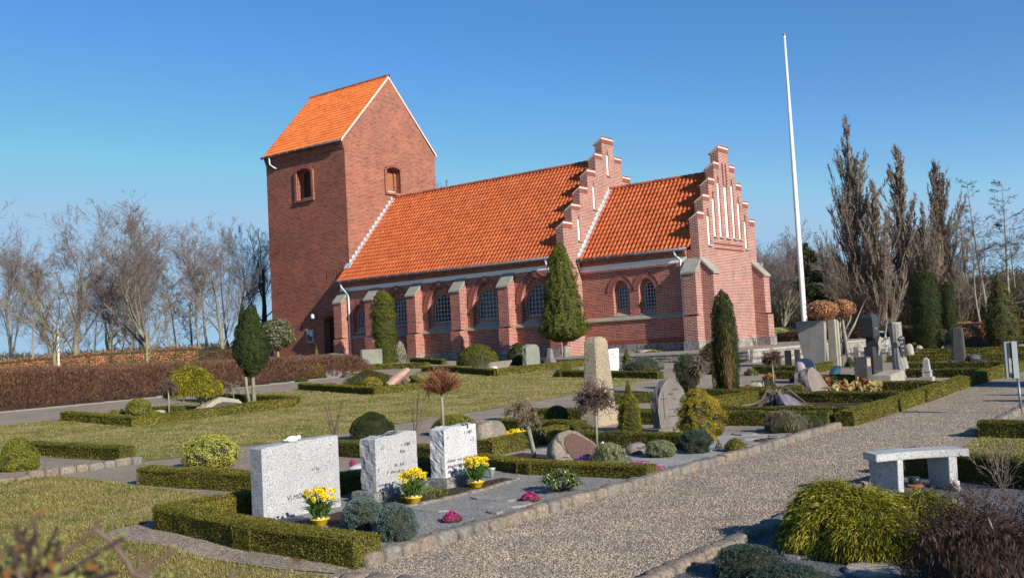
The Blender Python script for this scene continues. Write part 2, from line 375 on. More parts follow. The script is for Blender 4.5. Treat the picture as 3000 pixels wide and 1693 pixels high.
BR_T = brick('tower_brick', (0.25, 0.062, 0.036), (0.34, 0.092, 0.050), (0.50, 0.38, 0.30), 0.014, (0.13, 0.038, 0.028), 0.34, .28, .085)
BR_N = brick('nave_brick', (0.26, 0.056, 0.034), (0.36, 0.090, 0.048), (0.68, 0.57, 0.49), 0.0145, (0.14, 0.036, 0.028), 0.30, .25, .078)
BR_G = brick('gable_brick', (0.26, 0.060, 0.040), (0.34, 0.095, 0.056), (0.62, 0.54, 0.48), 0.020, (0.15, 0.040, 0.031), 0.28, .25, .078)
BR_V = plain('arch_brick', (0.25, 0.075, 0.05), 0.85, var=0.3, scale=9)
MORTAR = plain('lime_mortar', (0.60, 0.52, 0.45), 0.9, var=0.15, scale=6, bmp=0.3)
WHITE = plain('white_render', (0.80, 0.79, 0.77), 0.85, var=0.04, scale=2)
GREYST = granite('sill_stone', (0.30, 0.285, 0.235), (0.16, 0.15, 0.12), (0.45, 0.43, 0.37), 30, 0.85, 0.3)
PLINTH = granite('plinth_granite', (0.27, 0.24, 0.225), (0.12, 0.11, 0.11), (0.42, 0.37, 0.34), 9, 0.85, 1.0, (0.65, 0.62, 0.62), 7)
ZINC = plain('zinc', (0.42, 0.45, 0.47), 0.45, 0.6, 0.1, 4)
ZINCD = plain('dark_zinc_gutter', (0.16, 0.17, 0.18), 0.5, 0.5, 0.2, 4)
LEAD = plain('lead_flashing', (0.50, 0.51, 0.51), 0.6, 0.2, 0.25, 5)
PIPE = plain('painted_pipe', (0.62, 0.64, 0.66), 0.5, 0.0, 0.1, 2)
WFRAME = plain('window_frame_paint', (0.42, 0.45, 0.50), 0.5, 0, 0.06, 3)
GLASSM, _t, _b = newmat('window_glass')
_b.inputs['Base Color'].default_value = (0.012, 0.016, 0.02, 1); _b.inputs['Roughness'].default_value = 0.12; _b.inputs['Specular IOR Level'].default_value = 0.6
bump(_t, _b, noise(_t, pos(_t), 6, 2).outputs['Fac'], 0.15, 0.02)
DARK = plain('dark_void', (0.012, 0.010, 0.010), 0.9)
DOORM = plain('brown_door_paint', (0.055, 0.022, 0.014), 0.6, var=0.2, scale=5)
SHUT = plain('brown_shutter_paint', (0.30, 0.115, 0.05), 0.6, var=0.08, scale=2)
DSHUT = plain('dark_shutter_paint', (0.045, 0.018, 0.012), 0.7)
def tilemat(name, cols):
    m, t, b = newmat(name); g = t.nodes.new('ShaderNodeNewGeometry')
    r = ramp(t, g.outputs['Random Per Island'], cols)
    n = noise(t, g.outputs['Position'], 1.1, 6, 0.65)
    rs = ramp(t, n.outputs['Fac'], [(0.3, (0.78, 0.76, 0.76)), (0.65, (1.08, 1.06, 1.05))])
    L(t, mixc(t, 1.0, r.outputs[0], rs.outputs[0], 'MULTIPLY'), b.inputs['Base Color'])
    b.inputs['Roughness'].default_value = 0.75; b.inputs['Specular IOR Level'].default_value = 0.3
    return m
TILE_T = tilemat('tower_roof_tile', [(0, (0.60, 0.145, 0.034)), (0.5, (0.64, 0.162, 0.038)), (1, (0.68, 0.18, 0.045))])
TILE_N = tilemat('church_roof_tile', [(0, (0.44, 0.095, 0.030)), (0.5, (0.50, 0.115, 0.034)), (1, (0.56, 0.14, 0.044))])
TILE_R = tilemat('ridge_tile', [(0, (0.26, 0.062, 0.035)), (0.5, (0.36, 0.085, 0.045)), (1, (0.44, 0.12, 0.06))])

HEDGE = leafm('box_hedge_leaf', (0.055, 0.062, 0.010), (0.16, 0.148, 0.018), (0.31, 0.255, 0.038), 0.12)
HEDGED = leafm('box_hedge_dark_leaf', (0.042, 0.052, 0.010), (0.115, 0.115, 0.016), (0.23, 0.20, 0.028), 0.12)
HCORE = plain('hedge_shade_core', (0.035, 0.035, 0.014), 0.95, var=0.3, scale=20)  # dark core colour, painted as the shade inside the foliage
GOLD = leafm('golden_leaf', (0.16, 0.13, 0.012), (0.34, 0.29, 0.022), (0.46, 0.40, 0.05))
GOLDO = leafm('orange_golden_leaf', (0.12, 0.11, 0.01), (0.34, 0.27, 0.015), (0.52, 0.36, 0.025))
YGRN = leafm('yellow_green_leaf', (0.09, 0.11, 0.012), (0.20, 0.21, 0.02), (0.32, 0.31, 0.04))
VARI = leafm('variegated_leaf', (0.11, 0.15, 0.02), (0.42, 0.41, 0.05), (0.75, 0.70, 0.18), .15)
DGRN = leafm('dark_green_leaf', (0.012, 0.026, 0.007), (0.032, 0.052, 0.012), (0.075, 0.095, 0.020), 0.12)
MGRN = leafm('mid_green_leaf', (0.030, 0.050, 0.010), (0.060, 0.090, 0.014), (0.11, 0.14, 0.022), 0.2)
THUJ = leafm('thuja_leaf', (0.040, 0.056, 0.008), (0.10, 0.118, 0.012), (0.20, 0.205, 0.025), 0.15)
OLIV = leafm('olive_brown_leaf', (0.045, 0.040, 0.014), (0.085, 0.080, 0.02), (0.14, 0.13, 0.03), 0.15)
BLUE = leafm('blue_juniper_leaf', (0.035, 0.065, 0.060), (0.10, 0.155, 0.145), (0.24, 0.31, 0.29), 0.1)
BLUED = leafm('dark_blue_juniper_leaf', (0.018, 0.035, 0.028), (0.038, 0.066, 0.055), (0.075, 0.115, 0.10), 0.1)
SILV = leafm('silver_leaf', (0.14, 0.15, 0.09), (0.30, 0.31, 0.20), (0.48, 0.48, 0.34), 0.15)
GRGR = leafm('grey_green_leaf', (0.08, 0.095, 0.045), (0.17, 0.19, 0.09), (0.34, 0.35, 0.20), 0.15)
BRLF = leafm('dead_beech_leaf', (0.18, 0.068, 0.030), (0.42, 0.19, 0.085), (0.72, 0.40, 0.22), 0.2)
BRDK = leafm('brown_dark_leaf', (0.05, 0.026, 0.014), (0.10, 0.05, 0.028), (0.20, 0.10, 0.055), 0.1)
HOLL = leafm('holly_leaf', (0.025, 0.04, 0.015), (0.09, 0.11, 0.05), (0.42, 0.40, 0.24), 0.1, 0.35)
RHOD = leafm('rhododendron_leaf', (0.05, 0.08, 0.018), (0.12, 0.17, 0.04), (0.24, 0.28, 0.09), 0.15, 0.4)
RUSTG = leafm('rust_green_leaf', (0.09, 0.05, 0.015), (0.10, 0.10, 0.02), (0.15, 0.16, 0.03), 0.15)
PINK = leafm('pink_heather_flower', (0.30, 0.06, 0.16), (0.55, 0.16, 0.34), (0.72, 0.34, 0.52), 0.2)
MAG = leafm('magenta_heather_flower', (0.25, 0.012, 0.09), (0.46, 0.03, 0.18), (0.60, 0.08, 0.30), 0.2)
PURP = leafm('purple_flower', (0.08, 0.02, 0.22), (0.18, 0.06, 0.45), (0.42, 0.28, 0.65), 0.2)
LILA = leafm('lilac_flower', (0.25, 0.22, 0.50), (0.42, 0.38, 0.68), (0.62, 0.58, 0.80), 0.2)
YELF = leafm('yellow_daffodil_petal', (0.75, 0.52, 0.012), (0.88, 0.68, 0.02), (0.92, 0.80, 0.05), 0.25)
GRNB = leafm('daffodil_blade', (0.05, 0.11, 0.02), (0.09, 0.18, 0.03), (0.16, 0.26, 0.06), 0.3)
BERG = leafm('bergenia_leaf', (0.30, 0.05, 0.03), (0.30, 0.24, 0.07), (0.48, 0.40, 0.14), 0.25, 0.35)
GRASS = leafm('grass_blade', (0.10, 0.125, 0.018), (0.25, 0.215, 0.055), (0.48, 0.38, 0.20), 0.3)
SHRB = leafm('reddish_brown_twig', (0.055, 0.026, 0.016), (0.135, 0.065, 0.038), (0.26, 0.145, 0.09), 0.0)
TWIG = plain('purple_brown_twig', (0.19, 0.145, 0.125), 0.9, var=0.3, scale=2)
TWIGD = plain('dark_twig', (0.030, 0.024, 0.022), 0.9, var=0.2, scale=2)
TWIGR = plain('red_twig', (0.24, 0.10, 0.045), 0.8, var=0.3, scale=9)
TWIGG = plain('grey_twig', (0.17, 0.13, 0.10), 0.9, var=0.3, scale=9)
TWIGM = plain('maroon_twig', (0.12, 0.075, 0.06), 0.9, var=0.3, scale=9)
TWIGC = plain('column_oak_twig', (0.22, 0.165, 0.125), 0.9, var=0.35, scale=1.2)
BARK = plain('grey_green_bark', (0.22, 0.20, 0.15), 0.95, var=0.35, scale=3, bmp=0.6)
BARKD = plain('dark_bark', (0.045, 0.038, 0.030), 0.95, var=0.3, scale=3, bmp=0.5)
BARKP = plain('pale_bark', (0.25, 0.225, 0.18), 0.95, var=0.3, scale=14, bmp=0.6)
BARKY = plain('lichened_bark', (0.24, 0.21, 0.10), 0.95, var=0.3, scale=8, bmp=0.5)
SOIL = gravelm('dark_soil', [(0.03, 0.02, 0.014), (0.06, 0.042, 0.03), (0.10, 0.07, 0.05)], 60, 0.8)

# ------------------------------------------------------------------ mesh helpers
def npmesh(name, V, F):
    me = bpy.data.meshes.new(name); V = np.asarray(V, np.float32); F = np.asarray(F, np.int32); k = F.shape[1]
    me.vertices.add(len(V)); me.vertices.foreach_set('co', V.ravel())
    me.loops.add(F.size); me.loops.foreach_set('vertex_index', F.ravel())
    me.polygons.add(len(F)); me.polygons.foreach_set('loop_start', np.arange(0, F.size, k, dtype=np.int32))
    me.update(calc_edges=True); return me
def link(name, me, mat, parent=None, smooth=False, loc=None):
    o = bpy.data.objects.new(name, me); COL.objects.link(o)
    if mat: me.materials.append(mat)
    if smooth: me.polygons.foreach_set('use_smooth', np.ones(len(me.polygons), bool))
    if parent is not None: o.parent = parent
    if loc is not None: o.location = loc
    return o
def tag(o, label, cat, group=None):
    o['label'] = label; o['category'] = cat
    if group: o['group'] = group
    return o
def thing(name, label, cat, loc, group=None, rz=0.0):
    o = bpy.data.objects.new(name, None); COL.objects.link(o); o.location = loc; o.rotation_euler = (0, 0, rz)
    o.empty_display_size = 0.2
    return tag(o, label, cat, group)
def copy_tree(o, parent=None):
    c = o.copy(); COL.objects.link(c); c.parent = parent
    for ch in o.children: copy_tree(ch, c)
    return c
class MB:
    def __init__(s): s.V = []; s.F = []
    def add(s, V, F):
        n = len(s.V); s.V += [tuple(float(c) for c in v) for v in V]; s.F += [tuple(i+n for i in f) for f in F]; return s
    def box(s, x0, x1, y0, y1, z0, z1):
        return s.add([(x0, y0, z0), (x1, y0, z0), (x1, y1, z0), (x0, y1, z0), (x0, y0, z1), (x1, y0, z1), (x1, y1, z1), (x0, y1, z1)],
                     [(0, 3, 2, 1), (4, 5, 6, 7), (0, 1, 5, 4), (1, 2, 6, 5), (2, 3, 7, 6), (3, 0, 4, 7)])
    def hexa(s, p): return s.add(p, [(0, 3, 2, 1), (4, 5, 6, 7), (0, 1, 5, 4), (1, 2, 6, 5), (2, 3, 7, 6), (3, 0, 4, 7)])
    def lathe(s, prof, n=16, c=(0, 0, 0)):
        V = []; F = []
        for r, z in prof:
            for i in range(n): a = 2*math.pi*i/n; V.append((c[0]+r*math.cos(a), c[1]+r*math.sin(a), c[2]+z))
        for j in range(len(prof)-1):
            for i in range(n): k = (i+1) % n; F.append((j*n+i, j*n+k, (j+1)*n+k, (j+1)*n+i))
        F.append(tuple(range(n))[::-1]); F.append(tuple((len(prof)-1)*n+i for i in range(n)))
        return s.add(V, F)
    def tube(s, pts, rad, n=8):
        pts = [Vector(p) for p in pts]; rs = rad if isinstance(rad, (list, tuple)) else [rad]*len(pts); V = []; F = []
        up = Vector((0.13, 0.21, 0.97))
        for i, p in enumerate(pts):
            d = (pts[min(i+1, len(pts)-1)]-pts[max(i-1, 0)]).normalized()
            a = d.cross(up) if abs(d.dot(up)) < 0.95 else d.cross(Vector((1, 0, 0)))
            a.normalize(); b = d.cross(a)
            for k in range(n): t = 2*math.pi*k/n; V.append(p+(a*math.cos(t)+b*math.sin(t))*rs[i])
        for j in range(len(pts)-1):
            for k in range(n): l = (k+1) % n; F.append((j*n+k, j*n+l, (j+1)*n+l, (j+1)*n+k))
        F.append(tuple(range(n))[::-1]); F.append(tuple((len(pts)-1)*n+k for k in range(n)))
        return s.add(V, F)
    def build(s, name, mat, parent=None, smooth=False, loc=None, bevel=0):
        me = bpy.data.meshes.new(name); me.from_pydata(s.V, [], s.F); me.update()
        if bevel:
            bm = bmesh.new(); bm.from_mesh(me); bmesh.ops.bevel(bm, geom=[e for e in bm.edges if len(e.link_faces) == 2 and e.calc_face_angle(0) > 0.6], offset=bevel, segments=2, affect='EDGES'); bm.to_mesh(me); bm.free()
        return link(name, me, mat, parent, smooth, loc)
def snoise(P, f, seed=0):
    P = np.asarray(P); rs = np.random.RandomState(seed); out = 0; amp = 1.0; tot = 0
    for o in range(3):
        for k in range(3):
            d = rs.normal(size=3); d /= np.linalg.norm(d); out = out + amp*np.sin(P@d*f*(1.0+0.3*k)*2**o + rs.uniform(0, 6.28)); tot += amp*0.7
        amp *= 0.55
    return out/tot
def plate(outline, holes, thick):
    """2-D outline with holes, extruded: returns verts (u, v, w) with w from -thick to 0 and faces"""
    cu = bpy.data.curves.new('t', 'CURVE'); cu.dimensions = '2D'; cu.fill_mode = 'BOTH'; cu.extrude = thick/2
    for loop in [outline]+list(holes):
        s = cu.splines.new('POLY'); s.points.add(len(loop)-1); s.use_cyclic_u = True
        for i, (x, y) in enumerate(loop): s.points[i].co = (x, y, 0, 1)
    o = bpy.data.objects.new('t', cu); COL.objects.link(o)
    dg = bpy.context.evaluated_depsgraph_get(); me = bpy.data.meshes.new_from_object(o.evaluated_get(dg))
    V = [(v.co.x, v.co.y, v.co.z-thick/2) for v in me.vertices]; F = [tuple(p.vertices) for p in me.polygons]
    bpy.data.objects.remove(o); bpy.data.curves.remove(cu); bpy.data.meshes.remove(me)
    return V, F
def onS(V, y): return [(u, y-w, v) for u, v, w in V]      # plate seen from the south, front face at y
def onE(V, x): return [(x+w, u, v) for u, v, w in V]      # plate seen from the east, front face at x
def arch(cx, hw, zs, rise, n=10):
    """arch intrados from right springing to left springing"""
    P = []
    if rise >= hw*1.001:
        Rr = (hw*hw+rise*rise)/(2*hw); a1 = math.atan2(rise, Rr-hw) if Rr > hw else math.pi/2
        a1 = math.asin(min(1, rise/Rr))
        for i in range(n+1): a = a1*i/n; P.append((cx+hw-Rr+Rr*math.cos(a), zs+Rr*math.sin(a)))
        for i in range(n-1, -1, -1): a = a1*i/n; P.append((cx-hw+Rr-Rr*math.cos(a), zs+Rr*math.sin(a)))
    else:
        Rr = (hw*hw+rise*rise)/(2*rise); a0 = math.asin(hw/Rr)
        for i in range(2*n+1): a = a0-2*a0*i/(2*n); P.append((cx+Rr*math.sin(a), zs+rise-Rr+Rr*math.cos(a)))
    return P
def archhole(cx, hw, z0, zs, rise, n=10): return [(cx-hw, z0), (cx+hw, z0)] + arch(cx, hw, zs, rise, n)
def resample(P, step):
    P = [np.array(p, float) for p in P]; d = [0]
    for a, b in zip(P, P[1:]): d.append(d[-1]+np.linalg.norm(b-a))
    n = max(2, int(round(d[-1]/step))); out = []
    for i in range(n+1):
        s = d[-1]*i/n; j = max(k for k in range(len(d)) if d[k] <= s+1e-9); j = min(j, len(P)-2)
        out.append(P[j]+(P[j+1]-P[j])*((s-d[j])/(d[j+1]-d[j]+1e-12)))
    return out
def voussoirs(mb, cx, hw, zs, rise, ringw, mapf, front, proud, gap=0.16, step=0.078):
    pts = resample(arch(cx, hw, zs, rise), step)
    for a, b in zip(pts, pts[1:]):
        t = (b-a); L_ = np.linalg.norm(t); t = t/L_; n = np.array([t[1], -t[0]])
        m = (a+b)/2
        if np.dot(n, m-np.array([cx, zs-0.3])) < 0: n = -n
        h = t*L_*(1-gap)/2
        q = [m-h, m+h, m+h*1.15+n*ringw, m-h*1.15+n*ringw]
        mb.add([mapf(p[0], p[1], -0.02) for p in q]+[mapf(p[0], p[1], proud) for p in q], [(0, 1, 2, 3), (7, 6, 5, 4), (0, 4, 5, 1), (1, 5, 6, 2), (2, 6, 7, 3), (3, 7, 4, 0)])

# ------------------------------------------------------------------ the church
CH = thing('brick_church', 'red brick village church with tiled roofs, square tower and stepped gables behind the graves', 'church', (0, 0, 0))
def part(name, mb, mat, parent=None, **k): return mb.build(name, mat, parent or CH, **k)
HT, X0, HN, X2, HC, X3 = 4.17, -7.54, 4.80, 16.40, 3.33, 23.20
def tiles(name, O, U, Vd, Nn, Wd, Ln, tw, tl, mat, parent, seed=0):
    rs = np.random.RandomState(seed); nc = int(round(Wd/tw)); nr = int(round(Ln/tl)); tw = Wd/nc; tl = Ln/nr
    us = np.array([0, .14, .30, .45, .58, .72, .86, 1.0, 1.06])
    h = np.where(us < .45, -.012*np.sin(np.pi*us/.45), .062*np.sin(np.pi*np.clip((us-.45)/.6, 0, 1)))
    k = len(us); O, U, Vd, Nn = map(lambda a: np.array(a, float), (O, U, Vd, Nn))
    ii, jj = np.meshgrid(np.arange(nc), np.arange(nr), indexing='ij'); ii = ii.ravel(); jj = jj.ravel(); n = len(ii)
    j1 = rs.normal(0, .004, n); j2 = rs.normal(0, .004, n)
    V = np.zeros((n, 3, k, 3))
    for row, (dv, lift) in enumerate(((0.0, .035), (1.12, -.004), (0.0, .010))):
        u = (ii[:, None]+us[None])*tw; v = (jj[:, None]+dv)*tl + j1[:, None]; z = h[None]+lift+j2[:, None]
        V[:, row] = O+u[..., None]*U+v[..., None]*Vd+z[..., None]*Nn
    base = (np.arange(n)*3*k)[:, None]; a = np.arange(k-1)
    f1 = np.stack([a, a+1, k+a+1, k+a], -1); f2 = np.stack([2*k+a, 2*k+a+1, a+1, a], -1); f = np.concatenate([f1, f2])
    F = (base[:, :, None]+f[None]).reshape(-1, 4)
    return link(name, npmesh(name, V.reshape(-1, 3), F), mat, parent)
def roof(nm, xa, xb, hw, ze, zr, mat, seed, tw=.245, parent=None):
    L_ = math.hypot(hw, zr-ze); c, s = hw/L_, (zr-ze)/L_
    a = tiles(nm, (xa, -hw, ze), (1, 0, 0), (0, c, s), (0, -s, c), xb-xa, L_, tw, .335, mat, parent or CH, seed)
    b = tiles(nm, (xb, hw, ze), (-1, 0, 0), (0, -c, s), (0, s, c), xb-xa, L_, tw, .335, mat, parent or CH, seed+1)
    mb = MB()    # boarding under the tiles
    mb.add([(xa+.2, -hw+.05, ze-.02), (xb-.2, -hw+.05, ze-.02), (xb-.2, 0, zr-.04), (xa+.2, 0, zr-.04), (xa+.2, hw-.05, ze-.02), (xb-.2, hw-.05, ze-.02)], [(0, 1, 2, 3), (3, 2, 5, 4), (0, 3, 4), (1, 5, 2)])
    mb.build('roof_boarding', DARK, a)
    rt = MB(); n = int((xb-xa)/.38)
    for i in range(n):
        x = xa+(xb-xa)*i/n; x2 = xa+(xb-xa)*(i+1)/n+.03; V = []
        for q, (xx, dr, dz) in enumerate(((x, .02, .012), (x2, 0, 0))):
            for kk in range(7): t = math.pi*(kk/6)*1.1-.157; V.append((xx, (.125+dr)*math.cos(t), zr-.03+dz+(.125+dr)*math.sin(t)))
        rt.add(V, [(kk, kk+1, 8+kk, 7+kk) for kk in range(6)]+[tuple(range(7))])
    rt.build('ridge_tiles', TILE_R, a)
    return a
# tower walls
holeS = [archhole(-3.80, .70, 10.48, 12.25, .20), ]
holeS += [[(x-.05, z), (x+.05, z), (x+.05, z+.44), (x-.05, z+.44)] for x, z in ((-2.14, 5.2), (-1.23, 5.2), (-5.64, 2.08), (-4.71, 2.08))]
door_hole = [(-2.55, -.05), (-1.05, -.05), (-1.05, 2.62)] + arch(-1.8, .75, 2.62, .28)[1:]
mb = MB()
V, F = plate([(X0, -.6), (0, -.6), (0, 13.2), (X0, 13.2)], holeS+[[(p[0], p[1]) for p in door_hole]], .7); mb.add(onS(V, -HT), F)
V, F = plate([(-3.47, -.6), (3.47, -.6), (3.47, 13.2), (4.17, 13.2), (4.17, 13.72), (0, 18.36), (-4.17, 13.72), (-4.17, 13.2), (-3.47, 13.2)], [archhole(.02, .62, 10.75, 12.22, .2)], .7); mb.add(onE(V, 0), F)
V, F = plate([(-3.47, -.6), (3.47, -.6), (3.47, 13.2), (4.17, 13.2), (4.17, 13.72), (0, 18.36), (-4.17, 13.72), (-4.17, 13.2), (-3.47, 13.2)], [], .7); mb.add(onE(V, X0+.7), F)
mb.box(X0, 0, 3.47, 4.17, -.6, 13.2)
for s in (-1, 1):
    for i, p in enumerate((.05, .10, .15, .20)):
        z = 13.2+.13*i
        y0, y1 = sorted((s*4.17, s*(4.17+p))); mb.box(X0, 0, y0, y1, z, z+.13)
    y0, y1 = sorted((s*3.5, s*4.17)); mb.box(X0+.7, -.7, y0, y1, 13.2, 13.7)
tower = part('tower_wall', mb, BR_T)
mb = MB(); mb.box(X0+.75, -.75, -3.42, 3.42, 9, 13); mb.build('tower_inside', DARK, tower)
# tower windows
def bar_frame(mb, cx, hw, z0, zs, rise, wd, mapf, proud):
    o = [(cx-hw-wd, z0), (cx+hw+wd, z0)]+arch(cx, hw+wd, zs, rise+.02); i = [(cx-hw, z0+.001), (cx+hw, z0+.001)]+arch(cx, hw, zs, rise)
    V, F = plate([(cx+hw, z0), (cx+hw+wd, z0)]+arch(cx, hw+wd, zs, rise+.03)+[(cx-hw-wd, z0), (cx-hw, z0)]+arch(cx, hw, zs, rise)[::-1], [], proud+.04)
    mb.add([mapf(a, b, c+proud) for a, b, c in V], F)
mS = lambda u, v, w: (u, -HT-w, v)
mE = lambda u, v, w: (w, u, v)
for mapf, cx, hw, z0, zs, sh, nm in ((mS, -3.80, .70, 10.48, 12.25, DSHUT, 'S'), (mE, .02, .62, 10.75, 12.22, SHUT, 'E')):
    mb = MB(); bar_frame(mb, cx, hw, z0, zs, .2, .19, mapf, .10)
    wn = part('tower_window', mb, BR_T)
    mb = MB(); voussoirs(mb, cx, hw+.02, zs, .2, .17, mapf, 0, .13); mb.build('brick_arch', BR_V, wn)
    mb = MB(); q = [mapf(cx-hw-.2, z0-.14, -.3), mapf(cx+hw+.2, z0-.14, -.3), mapf(cx+hw+.2, z0-.14, .15), mapf(cx-hw-.2, z0-.14, .15), mapf(cx-hw-.2, z0+.10, -.3), mapf(cx+hw+.2, z0+.10, -.3), mapf(cx+hw+.2, z0-.02, .15), mapf(cx-hw-.2, z0-.02, .15)]
    mb.hexa(q); mb.build('window_sill', BR_T, wn)
    mb = MB(); V, F = plate(archhole(cx, hw-.17, z0+.12, zs-.08, .18), [], .03); mb.add([mapf(a, b, c-.45) for a, b, c in V], F); mb.build('shutter', sh, wn)
    mb = MB(); V, F = plate(archhole(cx, hw+.05, z0-.05, zs+.03, .2), [archhole(cx, hw-.18, z0+.13, zs-.09, .17)], .12); mb.add([mapf(a, b, c-.33) for a, b, c in V], F); mb.build('inner_frame', BR_T, wn)
    mb = MB(); q = [mapf(cx-hw+.18, z0+.06, -.45), mapf(cx+hw-.18, z0+.06, -.45), mapf(cx+hw-.18, z0+.06, -.30), mapf(cx-hw+.18, z0+.06, -.30), mapf(cx-hw+.18, z0+.19, -.45), mapf(cx+hw-.18, z0+.19, -.45), mapf(cx+hw-.18, z0+.17, -.30), mapf(cx-hw+.18, z0+.17, -.30)]
    mb.hexa(q); mb.build('shutter_sill', LEAD, wn)
# door, notice board, lamp
mb = MB(); V, F = plate([(-2.5, -.05), (-1.1, -.05)]+arch(-1.8, .70, 2.62, .26), [], .06); mb.add(onS(V, -HT+.42), F)
for i in range(6): mb.box(-2.45+i*.23, -2.44+i*.23, -HT+.405, -HT+.42, 0, 2.6)
dr = part('door', mb, DOORM)
mb = MB(); voussoirs(mb, -1.8, .76, 2.63, .28, .24, mS, 0, .03); mb.build('brick_arch', BR_V, dr)
mb = MB(); mb.tube([(-2.3, -HT+.36, 1.05), (-2.3, -HT+.33, 1.15)], .02); mb.build('door_handle', ZINC, dr)
mb = MB(); mb.box(-4.12, -3.50, -HT-.09, -HT-.003, 1.33, 2.14); nb = part('notice_board', mb, PIPE, bevel=.01)
mb = MB(); mb.box(-4.07, -3.55, -HT-.096, -HT-.092, 1.38, 2.09); mb.build('board_glass', GLASSM, nb)
mb = MB(); mb.box(-4.04, -3.84, -HT-.101, -HT-.098, 1.85, 2.06); mb.box(-3.80, -3.58, -HT-.101, -HT-.098, 1.72, 2.06); mb.build('notice_sheet', WHITE, nb)
mb = MB(); mb.lathe([(.02, 0), (.13, 0), (.15, .06), (.15, .22), (.10, .30), (.02, .32)], 14); lm = part('wall_lamp', mb, PIPE, smooth=True)
lm.location = (-3.25, -HT-.24, 2.80)
mb = MB(); mb.tube([(0, .24, .12), (0, .08, .14)], .03); mb.build('lamp_arm', ZINC, lm)
# tower roof
roof('tower_roof', X0-.05, .03, 4.47, 13.70, 18.49, TILE_T, 1, .23)
for s in (-1, 1):
    mb = MB()
    y0, z0, y1, z1 = s*4.43, 13.60, 0, 18.33
    for x in ((.0, .045),): mb.hexa([(x[0], y0, z0-.02), (x[1], y0, z0-.02), (x[1], y1, z1-.02), (x[0], y1, z1-.02), (x[0], y0, z0+.13), (x[1], y0, z0+.13), (x[1], y1, z1+.14), (x[0], y1, z1+.14)] if s < 0 else
            [(x[0], y1, z1-.02), (x[1], y1, z1-.02), (x[1], y0, z0-.02), (x[0], y0, z0-.02), (x[0], y1, z1+.14), (x[1], y1, z1+.14), (x[1], y0, z0+.13), (x[0], y0, z0+.13)])
    part('verge_mortar', mb, MORTAR)
def gutter(xa, xb, y, z, brackets=.8):
    mb = MB(); mb.tube([(xa, y, z), (xb, y, z)], .075, 10); g = part('gutter', mb, ZINCD, smooth=True)
    b = MB(); x = xa+.3
    while x < xb: b.tube([(x, y, z), (x+.03, y, z)], .085, 10); x += brackets
    b.build('gutter_bracket', ZINC, g); return g
gutter(X0-.05, .0, -4.53, 13.66); gutter(-.05, 15.95, -5.24, 4.80); gutter(16.44, 22.72, -3.75, 4.63)
mb = MB(); mb.tube([(-6.75, -4.53, 13.6), (-6.75, -4.52, 13.15), (-6.6, -4.3, 12.95), (-6.45, -4.2, 12.86)], .05); part('downpipe', mb, PIPE, smooth=True)
mb = MB(); mb.tube([(.28, -5.22, 4.74), (.30, -5.2, 4.5), (.55, -4.93, 4.05), (.58, -4.91, 3.8), (.58, -4.91, -.1)], .055); dp = part('downpipe', mb, PIPE, smooth=True)
mb = MB()
for z in (3.0, 1.6, .4): mb.tube([(.58, -4.91, z), (.58, -4.91, z+.06)], .07)
mb.build('pipe_clamp', ZINC, dp)
mb = MB(); mb.tube([(22.05, -3.74, 4.58), (22.07, -3.72, 4.4), (22.2, -3.45, 4.15), (22.22, -3.43, 3.2), (22.22, -3.43, -.2)], .055); part('downpipe', mb, PIPE, smooth=True)
mb = MB(); mb.tube([(15.5, -5.22, 4.74), (15.5, -5.2, 4.5), (15.5, -4.93, 4.1), (15.5, -4.91, -.2)], .055); part('downpipe', mb, PIPE, smooth=True)

